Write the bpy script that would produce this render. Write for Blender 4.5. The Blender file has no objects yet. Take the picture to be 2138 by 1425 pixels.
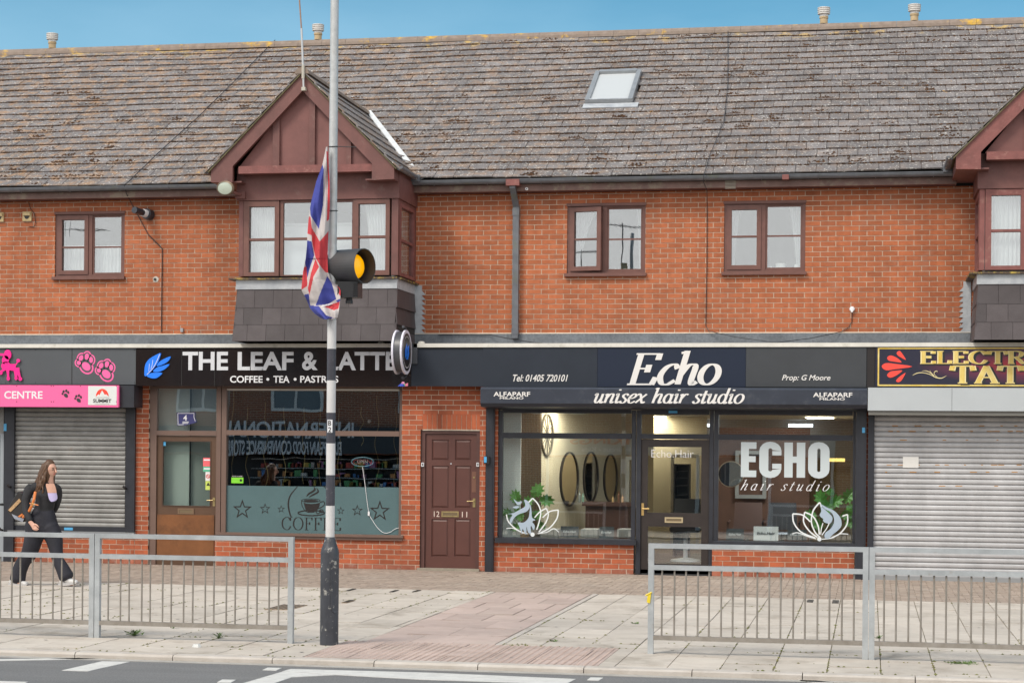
import bpy, bmesh, math, random
import numpy as np
from mathutils import Vector, Matrix
random.seed(7)
sc = bpy.context.scene
COL = sc.collection
rad = math.radians

# ------------------------------------------------------------ camera, sky, sun, exposure
FPX, PX, PY, TH, RHO, DC, HC = 3984., 1069., 933.6, rad(10.61), .0086, 27.9, 1.85
cam = bpy.data.objects.new('camera', bpy.data.cameras.new('camera'))
COL.objects.link(cam)
cam.data.sensor_width = 36
cam.data.lens = FPX/2138*36
cam.data.shift_y = (PY-712.5)/2138
cam.data.clip_end = 3000
_r = Vector((math.cos(TH), math.sin(TH), 0)); _U = Vector((0, 0, 1)); _f = Vector((-math.sin(TH), math.cos(TH), 0))
_R = _r*math.cos(RHO)+_U*math.sin(RHO); _Up = _U*math.cos(RHO)-_r*math.sin(RHO)
cam.matrix_world = Matrix(((_R.x, _Up.x, -_f.x, 0), (_R.y, _Up.y, -_f.y, -DC), (_R.z, _Up.z, -_f.z, HC), (0, 0, 0, 1)))
sc.camera = cam

SUN_EL, SUN_AZ = rad(48), rad(215)      # azimuth measured clockwise from +Y (the view direction is about +Y)
world = bpy.data.worlds.new('World'); sc.world = world; world.use_nodes = True
wn, wl = world.node_tree.nodes, world.node_tree.links
wn.clear()
wo = wn.new('ShaderNodeOutputWorld'); bg = wn.new('ShaderNodeBackground'); bg2 = wn.new('ShaderNodeBackground')
sky = wn.new('ShaderNodeTexSky'); sky.sky_type = 'NISHITA'; sky.sun_disc = False
sky.sun_elevation = SUN_EL; sky.sun_rotation = SUN_AZ; sky.air_density = 1.0; sky.dust_density = .2; sky.ozone_density = 2.5
tint = wn.new('ShaderNodeMix'); tint.data_type = 'RGBA'; tint.blend_type = 'MULTIPLY'; tint.inputs[0].default_value = 1
tint.inputs[7].default_value = (.46, .95, .98, 1)
wl.new(sky.outputs[0], tint.inputs[6]); wl.new(tint.outputs[2], bg.inputs[0]); bg.inputs[1].default_value = .062
# thin cloud sheet over most of the sky
tc = wn.new('ShaderNodeTexCoord'); mp = wn.new('ShaderNodeMapping'); mp.inputs['Scale'].default_value = (1.0, 1.0, 3.2); mp.inputs['Location'].default_value = (3.1, .6, 0)
nz = wn.new('ShaderNodeTexNoise'); nz.inputs['Scale'].default_value = 1.7; nz.inputs['Detail'].default_value = 7; nz.inputs['Roughness'].default_value = .55
cr = wn.new('ShaderNodeValToRGB'); cr.color_ramp.elements[0].position = .36; cr.color_ramp.elements[1].position = .60
wl.new(tc.outputs['Generated'], mp.inputs[0]); wl.new(mp.outputs[0], nz.inputs[0]); 
sxy = wn.new('ShaderNodeSeparateXYZ'); wl.new(tc.outputs['Generated'], sxy.inputs[0])
bank = wn.new('ShaderNodeMath'); bank.operation = 'MULTIPLY_ADD'; bank.inputs[1].default_value = -.30; wl.new(sxy.outputs[1], bank.inputs[0]); wl.new(nz.outputs[0], bank.inputs[2])   # the cloud thickens towards the side behind the camera
wl.new(bank.outputs[0], cr.inputs[0])
bg2.inputs[0].default_value = (.97, .97, .97, 1); bg2.inputs[1].default_value = .85
# pale haze low over the horizon, all the way round
hz = wn.new('ShaderNodeMapRange'); hz.inputs['From Min'].default_value = .10; hz.inputs['From Max'].default_value = .24; hz.inputs['To Min'].default_value = .80; hz.inputs['To Max'].default_value = .0; wl.new(sxy.outputs[2], hz.inputs[0])
hmx = wn.new('ShaderNodeMath'); hmx.operation = 'MAXIMUM'; stk = wn.new('ShaderNodeMath'); stk.operation = 'MULTIPLY_ADD'; stk.inputs[1].default_value = 1.3; stk.inputs[2].default_value = -.55; stk.use_clamp = True; wl.new(nz.outputs[0], stk.inputs[0]); hza = wn.new('ShaderNodeMath'); hza.operation = 'ADD'; hza.use_clamp = True; wl.new(stk.outputs[0], hza.inputs[0]); wl.new(hz.outputs[0], hza.inputs[1]); wl.new(cr.outputs[0], hmx.inputs[0]); wl.new(hza.outputs[0], hmx.inputs[1])
hcol = wn.new('ShaderNodeMix'); hcol.data_type = 'RGBA'; wl.new(cr.outputs[0], hcol.inputs[0]); hcol.inputs[6].default_value = (.33, .52, .66, 1); hcol.inputs[7].default_value = (.97, .97, .97, 1)
mxs = wn.new('ShaderNodeMixShader'); wl.new(hmx.outputs[0], mxs.inputs[0]); wl.new(hcol.outputs[2], bg2.inputs[0]); wl.new(bg.outputs[0], mxs.inputs[1]); wl.new(bg2.outputs[0], mxs.inputs[2])
wl.new(mxs.outputs[0], wo.inputs[0])

sun = bpy.data.objects.new('sun', bpy.data.lights.new('sun', 'SUN')); COL.objects.link(sun)
sun.data.energy = 1.5; sun.data.angle = rad(18); sun.data.color = (1, .93, .82)
sd = Vector((math.sin(SUN_AZ)*math.cos(SUN_EL), math.cos(SUN_AZ)*math.cos(SUN_EL), math.sin(SUN_EL)))
sun.rotation_euler = sd.to_track_quat('Z', 'Y').to_euler()
sc.view_settings.view_transform = 'Standard'; sc.view_settings.look = 'None'
sc.view_settings.exposure = .84; sc.view_settings.gamma = 1; sc.view_settings.use_curve_mapping = False
sc.render.engine = 'CYCLES'
sc.cycles.max_bounces = 8; sc.cycles.transparent_max_bounces = 16; sc.cycles.caustics_reflective = False; sc.cycles.caustics_refractive = False

# ------------------------------------------------------------ where a point of the photograph lies on a real plane of the place
def _ray(u, v):
    a, b = u-PX, v-PY; c, s = math.cos(RHO), math.sin(RHO)
    X, Yd = (a*c+b*s)/FPX, (b*c-a*s)/FPX
    return (-math.sin(TH)+math.cos(TH)*X, math.cos(TH)+math.sin(TH)*X, -Yd)
def W(u, v, Y):
    d = _ray(u, v); t = (Y+DC)/d[1]; return (d[0]*t, HC+d[2]*t)
def G(u, v, z=0.):
    d = _ray(u, v); t = (z-HC)/d[2]; return (d[0]*t, -DC+d[1]*t)
def XU(u, Y, v=900): return W(u, v, Y)[0]
def ZV(v, Y, u=1069): return W(u, v, Y)[1]

# ------------------------------------------------------------ materials
MATS = {}
def nd(nt, t, **k):
    n = nt.nodes.new(t)
    for a, b in k.items(): setattr(n, a, b)
    return n
def mat(name, c, rough=.7, metal=0., var=0., vscale=8., bump=0., bscale=60., c2=None, rnd=0., spec=.5, emit=None, coat=0., dirt=None, dscale=3., dthr=.55, stain=0., sscale=(1.1, 1.1, .22)):
    """c base colour, c2 second colour of a soft noise, rnd lightness change piece by piece, dirt (colour, amount) of blotches"""
    if name in MATS: return MATS[name]
    m = bpy.data.materials.new(name); m.use_nodes = True; nt = m.node_tree; L = nt.links
    b = nt.nodes['Principled BSDF']; b.inputs['Roughness'].default_value = rough; b.inputs['Metallic'].default_value = metal
    b.inputs['Specular IOR Level'].default_value = spec; b.inputs['Coat Weight'].default_value = coat
    col = (*c, 1); b.inputs['Base Color'].default_value = col
    src = None
    if var or c2 or bump or rnd or dirt or stain:
        t = nd(nt, 'ShaderNodeNewGeometry')
    if var or c2:
        n = nd(nt, 'ShaderNodeTexNoise'); n.inputs['Scale'].default_value = vscale; n.inputs['Detail'].default_value = 6; n.inputs['Roughness'].default_value = .65
        L.new(t.outputs['Position'], n.inputs[0])
        r = nd(nt, 'ShaderNodeValToRGB'); r.color_ramp.elements[0].position = .32; r.color_ramp.elements[1].position = .68
        k = c2 or tuple(min(1, x*(1+var)) for x in c); k0 = c if c2 else tuple(x*(1-var) for x in c)
        r.color_ramp.elements[0].color = (*k0, 1); r.color_ramp.elements[1].color = (*k, 1)
        L.new(n.outputs[0], r.inputs[0]); src = r.outputs[0]
    if rnd:
        at = nd(nt, 'ShaderNodeAttribute', attribute_name='rnd'); oi = nd(nt, 'ShaderNodeObjectInfo')
        ad = nd(nt, 'ShaderNodeMath', operation='ADD'); fr = nd(nt, 'ShaderNodeMath', operation='FRACT')
        L.new(at.outputs['Fac'], ad.inputs[0]); L.new(oi.outputs['Random'], ad.inputs[1]); L.new(ad.outputs[0], fr.inputs[0])
        mr = nd(nt, 'ShaderNodeMapRange'); mr.inputs['To Min'].default_value = 1-rnd; mr.inputs['To Max'].default_value = 1+rnd
        L.new(fr.outputs[0], mr.inputs[0])
        hs = nd(nt, 'ShaderNodeHueSaturation'); L.new(mr.outputs[0], hs.inputs['Value'])
        if src: L.new(src, hs.inputs['Color'])
        else: hs.inputs['Color'].default_value = col
        src = hs.outputs[0]
    if dirt:
        n = nd(nt, 'ShaderNodeTexNoise'); n.inputs['Scale'].default_value = dscale; n.inputs['Detail'].default_value = 9; n.inputs['Roughness'].default_value = .7
        L.new(t.outputs['Position'], n.inputs[0])
        r = nd(nt, 'ShaderNodeValToRGB'); r.color_ramp.elements[0].position = dthr; r.color_ramp.elements[1].position = dthr+.12
        L.new(n.outputs[0], r.inputs[0])
        mu = nd(nt, 'ShaderNodeMath', operation='MULTIPLY'); mu.inputs[1].default_value = dirt[1]; L.new(r.outputs[0], mu.inputs[0])
        mx = nd(nt, 'ShaderNodeMix', data_type='RGBA'); L.new(mu.outputs[0], mx.inputs[0])
        if src: L.new(src, mx.inputs[6])
        else: mx.inputs[6].default_value = col
        mx.inputs[7].default_value = (*dirt[0], 1); src = mx.outputs[2]
    if stain:
        mp_ = nd(nt, 'ShaderNodeMapping'); mp_.inputs['Scale'].default_value = sscale; L.new(t.outputs['Position'], mp_.inputs[0])
        n = nd(nt, 'ShaderNodeTexNoise'); n.inputs['Scale'].default_value = 1.6; n.inputs['Detail'].default_value = 7; n.inputs['Roughness'].default_value = .68; L.new(mp_.outputs[0], n.inputs[0])
        mr = nd(nt, 'ShaderNodeMapRange'); mr.inputs['From Min'].default_value = .34; mr.inputs['From Max'].default_value = .66; mr.inputs['To Min'].default_value = 1-stain; mr.inputs['To Max'].default_value = 1+stain*.6; L.new(n.outputs[0], mr.inputs[0])
        hs = nd(nt, 'ShaderNodeHueSaturation'); L.new(mr.outputs[0], hs.inputs['Value'])
        if src: L.new(src, hs.inputs['Color'])
        else: hs.inputs['Color'].default_value = col
        src = hs.outputs[0]
    if src: L.new(src, b.inputs['Base Color'])
    if bump:
        n = nd(nt, 'ShaderNodeTexNoise'); n.inputs['Scale'].default_value = bscale; n.inputs['Detail'].default_value = 5
        L.new(t.outputs['Position'], n.inputs[0])
        bp = nd(nt, 'ShaderNodeBump'); bp.inputs['Strength'].default_value = bump; bp.inputs['Distance'].default_value = .01
        L.new(n.outputs[0], bp.inputs['Height']); L.new(bp.outputs[0], b.inputs['Normal'])
    if emit:
        b.inputs['Emission Color'].default_value = (*emit[0], 1); b.inputs['Emission Strength'].default_value = emit[1]
    MATS[name] = m; return m
def glass(name, fac, tintc=(1, 1, 1), gcol=(1, 1, 1), rough=.0):
    if name in MATS: return MATS[name]
    m = bpy.data.materials.new(name); m.use_nodes = True; nt = m.node_tree; nt.nodes.clear(); L = nt.links
    o = nd(nt, 'ShaderNodeOutputMaterial'); mx = nd(nt, 'ShaderNodeMixShader'); tr = nd(nt, 'ShaderNodeBsdfTransparent'); gl = nd(nt, 'ShaderNodeBsdfGlossy')
    tr.inputs[0].default_value = (*tintc, 1); gl.inputs[0].default_value = (*gcol, 1); gl.inputs['Roughness'].default_value = rough
    lw = nd(nt, 'ShaderNodeLayerWeight'); lw.inputs[0].default_value = .5; pw = nd(nt, 'ShaderNodeMath', operation='POWER'); pw.inputs[1].default_value = 4; L.new(lw.outputs['Facing'], pw.inputs[0])
    mr = nd(nt, 'ShaderNodeMapRange'); mr.inputs['To Min'].default_value = fac; mr.inputs['To Max'].default_value = 1
    L.new(pw.outputs[0], mr.inputs[0]); L.new(mr.outputs[0], mx.inputs[0]); L.new(tr.outputs[0], mx.inputs[1]); L.new(gl.outputs[0], mx.inputs[2]); L.new(mx.outputs[0], o.inputs[0])
    # old float glass is never flat: a faint slow ripple in the reflection
    t = nd(nt, 'ShaderNodeTexCoord'); n = nd(nt, 'ShaderNodeTexNoise'); n.inputs['Scale'].default_value = 1.3; L.new(t.outputs['Object'], n.inputs[0])
    bp = nd(nt, 'ShaderNodeBump'); bp.inputs['Strength'].default_value = .1; bp.inputs['Distance'].default_value = .006; L.new(n.outputs[0], bp.inputs['Height']); L.new(bp.outputs[0], gl.inputs['Normal'])
    MATS[name] = m; return m

BRICK = mat('brick_orange', (.375, .106, .041), .85, c2=(.445, .140, .058), vscale=14, rnd=.13, stain=.22, bump=.5, bscale=150, dirt=((.36, .16, .10), .5), dscale=2.2, dthr=.56)
BRICKL = mat('brick_red_orange', (.40, .102, .038), .8, c2=(.33, .080, .035), vscale=14, rnd=.22, stain=.22, bump=.5, bscale=150, dirt=((.33, .14, .09), .5), dscale=3, dthr=.57)
BRICKD = mat('brick_worn_base', (.30, .09, .05), .85, c2=(.36, .13, .08), vscale=12, rnd=.25, bump=.5, bscale=150, dirt=((.45, .35, .30), .5), dscale=5, dthr=.55)
MORT = mat('mortar', (.66, .58, .47), .95, c2=(.50, .43, .34), vscale=9, bump=.4, bscale=200)
BROWN = mat('brown_painted_timber', (.155, .062, .054), .55, stain=.18, var=.14, vscale=5, bump=.15, bscale=40, dirt=((.21, .13, .11), .6), dscale=6, dthr=.58)
BROWNW = mat('brown_frame_timber', (.150, .066, .052), .5, var=.14, vscale=7, bump=.15, bscale=50, dirt=((.45, .36, .28), .7), dscale=16, dthr=.66)
BROWNR = mat('weathered_red_timber', (.20, .070, .062), .6, var=.2, vscale=6, bump=.25, bscale=40, dirt=((.33, .17, .14), .7), dscale=9, dthr=.56)
TAUPE = mat('taupe_aluminium', (.155, .098, .078), .4, var=.06, vscale=3)
DOORB = mat('dark_brown_door_paint', (.095, .05, .028), .45, var=.1, vscale=5)
BLACKP = mat('black_paint', (.022, .024, .032), .4, var=.2, vscale=6, dirt=((.35, .35, .36), .8), dscale=22, dthr=.70)
GUT = mat('gutter_grey_plastic', (.13, .138, .155), .35, var=.2, vscale=6, dirt=((.13, .14, .09), .6), dscale=4)
WHITEP = mat('white_trim', (.62, .60, .55), .5, var=.08, vscale=4, dirt=((.38, .36, .3), .5), dscale=5)
LEAD = mat('lead_flashing', (.30, .32, .35), .55, c2=(.46, .48, .50), vscale=7, bump=.3, bscale=25)
FELT = mat('mineral_felt', (.125, .14, .155), .9, stain=.25, sscale=(1.5, 1.5, 1.5), c2=(.19, .205, .225), vscale=30, bump=.6, bscale=200, dirt=((.11, .12, .14), .5), dscale=2)
HTILE = mat('brown_hanging_tile', (.054, .043, .045), .6, c2=(.078, .065, .068), vscale=2.5, rnd=.16, bump=.15, bscale=40)
LICHENY = mat('yellow_lichen', (.55, .38, .05), .9, c2=(.12, .08, .05), vscale=14)
WINGL = glass('window_glass', .21, (.9, .93, .93))
SHOPGL = glass('shop_glass', .14, (.93, .96, .95))
CAFEGL = glass('cafe_glass', .22, (.9, .93, .92))

def roofmat():
    m = mat('roof_tile_grey', (.132, .119, .119), .85, c2=(.196, .180, .178), vscale=3.0, rnd=.17, stain=.2, sscale=(.5, .5, .5), bump=.45, bscale=90)
    nt = m.node_tree; L = nt.links; b = nt.nodes['Principled BSDF']; src = b.inputs['Base Color'].links[0].from_socket
    t = nd(nt, 'ShaderNodeNewGeometry'); P = t.outputs['Position']
    def layer(src, colr, scale, lo, hi, amt, detail=4, gate=None, rough=.6):
        n = nd(nt, 'ShaderNodeTexNoise'); n.inputs['Scale'].default_value = scale; n.inputs['Detail'].default_value = detail; n.inputs['Roughness'].default_value = rough
        L.new(P, n.inputs[0])
        mr = nd(nt, 'ShaderNodeMapRange'); mr.inputs['From Min'].default_value = lo; mr.inputs['From Max'].default_value = hi; mr.inputs['To Max'].default_value = amt
        L.new(n.outputs[0], mr.inputs[0]); f = mr.outputs[0]
        if gate is not None:
            mu = nd(nt, 'ShaderNodeMath', operation='MULTIPLY'); L.new(f, mu.inputs[0]); L.new(gate, mu.inputs[1]); f = mu.outputs[0]
        mx = nd(nt, 'ShaderNodeMix', data_type='RGBA'); L.new(f, mx.inputs[0]); L.new(src, mx.inputs[6]); mx.inputs[7].default_value = (*colr, 1)
        return mx.outputs[2]
    # orange algae, thicker to the left end of the roof
    sx = nd(nt, 'ShaderNodeSeparateXYZ'); L.new(P, sx.inputs[0])
    g = nd(nt, 'ShaderNodeMapRange'); g.inputs['From Min'].default_value = 1; g.inputs['From Max'].default_value = -13; g.inputs['To Min'].default_value = .16; g.inputs['To Max'].default_value = 1; L.new(sx.outputs[0], g.inputs[0])
    src = layer(src, (.36, .20, .09), 5.5, .47, .65, .66, 6, g.outputs[0])
    src = layer(src, (.62, .60, .55), 30, .615, .645, .85, 3)
    src = layer(src, (.60, .59, .54), 9, .62, .67, .75, 8, rough=.8)
    src = layer(src, (.62, .33, .04), 7, .69, .73, .8, 6)
    src = layer(src, (.08, .05, .035), 13, .655, .70, .6, 8, rough=.75)
    g2 = nd(nt, 'ShaderNodeMapRange'); g2.inputs['From Min'].default_value = 8.95; g2.inputs['From Max'].default_value = 9.2; L.new(sx.outputs[2], g2.inputs[0])
    src = layer(src, (.62, .40, .08), 4, .55, .63, .8, 6, g2.outputs[0])
    L.new(src, b.inputs['Base Color']); return m
ROOF = roofmat()
MOSS = mat('dark_brown_moss', (.030, .015, .008), 1, c2=(.10, .045, .016), vscale=12, rnd=.3)

# ------------------------------------------------------------ mesh helpers
class MB:
    def __init__(s): s.v = []; s.f = []; s.r = []; s.m = []; s.cur = 0; s.cm = 0
    def _add(s, vs, fs):
        n = len(s.v); s.v += [tuple(p) for p in vs]
        for f in fs: s.f.append(tuple(i+n for i in f)); s.r.append(s.cur); s.m.append(s.cm)
    def box(s, x0, x1, y0, y1, z0, z1, rz=0, c=None):
        if x0 > x1: x0, x1 = x1, x0
        if y0 > y1: y0, y1 = y1, y0
        if z0 > z1: z0, z1 = z1, z0
        vs = [(x, y, z) for x in (x0, x1) for y in (y0, y1) for z in (z0, z1)]
        s._add(vs, [(0, 1, 3, 2), (4, 6, 7, 5), (0, 4, 5, 1), (2, 3, 7, 6), (0, 2, 6, 4), (1, 5, 7, 3)])
    def hexa(s, p):                 # 8 points: 4 of one face, 4 of the opposite one in the same order
        s._add(p, [(0, 1, 2, 3), (7, 6, 5, 4), (0, 4, 5, 1), (1, 5, 6, 2), (2, 6, 7, 3), (3, 7, 4, 0)])
    def quad(s, *p): s._add(p, [tuple(range(len(p)))])
    def prism(s, pts, y0, y1):      # polygon in x,z between two depths
        n = len(pts)
        s._add([(x, y0, z) for x, z in pts]+[(x, y1, z) for x, z in pts],
               [tuple(range(n)), tuple(range(2*n-1, n-1, -1))]+[(i, i+n, (i+1) % n+n, (i+1) % n) for i in range(n)])
    def prismx(s, pts, x0, x1):     # polygon in y,z swept along x
        n = len(pts)
        s._add([(x0, y, z) for y, z in pts]+[(x1, y, z) for y, z in pts],
               [tuple(range(n)), tuple(range(2*n-1, n-1, -1))]+[(i, i+n, (i+1) % n+n, (i+1) % n) for i in range(n)])
    def prismz(s, pts, z0, z1):
        n = len(pts)
        s._add([(x, y, z0) for x, y in pts]+[(x, y, z1) for x, y in pts],
               [tuple(range(n)), tuple(range(2*n-1, n-1, -1))]+[(i, i+n, (i+1) % n+n, (i+1) % n) for i in range(n)])
    def tube(s, pts, r, n=8, cap=True):
        pts = [Vector(p) for p in pts]; rs = r if isinstance(r, (list, tuple)) else [r]*len(pts); base = len(s.v); vs = []
        for i, p in enumerate(pts):
            t = (pts[min(i+1, len(pts)-1)]-pts[max(i-1, 0)]).normalized()
            a = t.cross(Vector((0, 0, 1)) if abs(t.z) < .9 else Vector((0, 1, 0))).normalized(); b = t.cross(a)
            for k in range(n):
                w = 2*math.pi*k/n; vs.append(p+(a*math.cos(w)+b*math.sin(w))*rs[i])
        fs = [(i*n+k, i*n+(k+1) % n, (i+1)*n+(k+1) % n, (i+1)*n+k) for i in range(len(pts)-1) for k in range(n)]
        if cap: fs += [tuple(range(n-1, -1, -1)), tuple(range((len(pts)-1)*n, len(pts)*n))]
        s._add(vs, fs)
    def lathe(s, prof, c=(0, 0, 0), n=24, axis='z'):   # prof: (radius, height)
        vs = []
        for r, h in prof:
            for k in range(n):
                w = 2*math.pi*k/n; a, b = r*math.cos(w), r*math.sin(w)
                p = {'z': (a, b, h), 'y': (a, h, b), 'x': (h, a, b)}[axis]; vs.append((p[0]+c[0], p[1]+c[1], p[2]+c[2]))
        fs = [(i*n+k, i*n+(k+1) % n, (i+1)*n+(k+1) % n, (i+1)*n+k) for i in range(len(prof)-1) for k in range(n)]
        s._add(vs, fs)
    def build(s, name, m, parent=None, smooth=False, loc=None, bevel=0.):
        me = bpy.data.meshes.new(name)
        v = s.v
        if loc is not None: v = [(a-loc[0], b-loc[1], c-loc[2]) for a, b, c in v]
        me.from_pydata(v, [], s.f)
        for x in (m if isinstance(m, (list, tuple)) else [m]): me.materials.append(x)
        if isinstance(m, (list, tuple)): me.polygons.foreach_set('material_index', s.m)
        if any(s.r):
            at = me.attributes.new('rnd', 'FLOAT', 'FACE'); at.data.foreach_set('value', s.r)
        if smooth: me.polygons.foreach_set('use_smooth', [True]*len(me.polygons))
        bm = bmesh.new(); bm.from_mesh(me); bmesh.ops.recalc_face_normals(bm, faces=bm.faces)
        if bevel:
            bmesh.ops.bevel(bm, geom=bm.edges[:], offset=bevel, segments=1, affect='EDGES', clamp_overlap=True)
        bm.to_mesh(me); bm.free()
        o = bpy.data.objects.new(name, me); COL.objects.link(o)
        if loc is not None: o.location = loc
        if parent is not None: par(o, parent)
        return o
ORIG = {}
def par(o, p):
    o.parent = p
    w = worldloc(p)
    o.location = Vector(o.location)-w
def worldloc(p):
    l = Vector((0, 0, 0))
    while p is not None: l += Vector(p.location); p = p.parent
    return l
def tag(o, label=None, cat=None, group=None, kind=None):
    if label: o['label'] = label
    if cat: o['category'] = cat
    if group: o['group'] = group
    if kind: o['kind'] = kind
    return o
def thing(name, label, cat, loc, group=None):
    o = bpy.data.objects.new(name, None); COL.objects.link(o); o.location = loc; o.empty_display_size = .1
    return tag(o, label, cat, group)
def part(name, parent, loc=(0, 0, 0)):
    o = bpy.data.objects.new(name, None); COL.objects.link(o); o.location = loc; par(o, parent); return o
def pbox(mb, u0, v0, u1, v1, y0, y1):        # a box whose front, at depth y0, fills a rectangle of the photograph
    um, vm = (u0+u1)/2, (v0+v1)/2
    x0, x1 = W(u0, vm, y0)[0], W(u1, vm, y0)[0]; z0, z1 = W(um, v1, y0)[1], W(um, v0, y0)[1]
    mb.box(x0, x1, y0, y1, z0, z1); return x0, x1, z0, z1
def rect(u0, v0, u1, v1, Y):
    um, vm = (u0+u1)/2, (v0+v1)/2
    return (W(u0, vm, Y)[0], W(u1, vm, Y)[0], W(um, v1, Y)[1], W(um, v0, Y)[1])
def ring(mb, x0, x1, z0, z1, w, y0, y1, wt=None, wb=None):   # four members of a frame butted end to end
    wt = w if wt is None else wt; wb = w if wb is None else wb
    mb.box(x0, x0+w, y0, y1, z0, z1); mb.box(x1-w, x1, y0, y1, z0, z1)
    mb.box(x0+w, x1-w, y0, y1, z1-wt, z1); mb.box(x0+w, x1-w, y0, y1, z0, z0+wb)
def pane(name, parent, x0, x1, z0, z1, y, m, tilt=0., t=.004):
    mb = MB(); d = tilt*(z1-z0)/2
    mb.hexa([(x0, y+d, z0), (x1, y+d, z0), (x1, y-d, z1), (x0, y-d, z1), (x0, y+d+t, z0), (x1, y+d+t, z0), (x1, y-d+t, z1), (x0, y-d+t, z1)])
    return mb.build(name, m, parent)

# ------------------------------------------------------------ lettering
def text_mesh(body, size=1., shear=0., bold=0., sx=1., spacing=1., align='LEFT'):
    cu = bpy.data.curves.new('t', 'FONT'); cu.body = body; cu.size = 1; cu.shear = shear; cu.offset = bold; cu.space_character = spacing
    cu.extrude = .5; cu.resolution_u = 4
    o = bpy.data.objects.new('t', cu); COL.objects.link(o); bpy.context.view_layer.update()
    dg = bpy.context.evaluated_depsgraph_get(); me = bpy.data.meshes.new_from_object(o.evaluated_get(dg))
    bpy.data.objects.remove(o); bpy.data.curves.remove(cu)
    return me
def fit_text(body, parent, m, x0, x1, z0, z1, y, depth=.004, name='lettering', **k):
    """text stretched to the rectangle x0..x1, z0..z1 standing proud of plane y (towards the street)"""
    me = text_mesh(body, **k); co = np.empty(len(me.vertices)*3, 'f'); me.vertices.foreach_get('co', co); co = co.reshape(-1, 3)
    a, b = co.min(0), co.max(0)
    out = np.empty_like(co)
    out[:, 0] = x0+(co[:, 0]-a[0])/(b[0]-a[0])*(x1-x0); out[:, 2] = z0+(co[:, 1]-a[1])/(b[1]-a[1])*(z1-z0)
    out[:, 1] = y-(co[:, 2]-a[2])/(b[2]-a[2])*depth
    me.vertices.foreach_set('co', out.ravel()); me.materials.clear(); me.materials.append(m); me.name = name
    o = bpy.data.objects.new(name, me); COL.objects.link(o); me.update()
    if parent is not None: par(o, parent)
    return o
def spline(pts, n=8, closed=False):
    P = [Vector(p) for p in pts]; out = []; N = len(P); segs = N if closed else N-1
    for i in range(segs):
        p0 = P[(i-1) % N] if closed or i > 0 else P[i]; p1 = P[i]; p2 = P[(i+1) % N]; p3 = P[(i+2) % N] if closed or i+2 < N else P[min(i+1, N-1)]
        for k in range(n):
            t = k/n; out.append(.5*((2*p1)+(-p0+p2)*t+(2*p0-5*p1+4*p2-p3)*t*t+(-p0+3*p1-3*p2+p3)*t**3))
    out.append(P[0] if closed else P[-1]); return out
EL = [(.35+.32*math.cos(a), .5+.5*math.sin(a)) for a in [math.pi/2+i*math.pi/5 for i in range(10)]]
BO = [(.31+.27*math.cos(a), .5+.5*math.sin(a)) for a in [math.pi/2+i*math.pi/5 for i in range(10)]]
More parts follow.
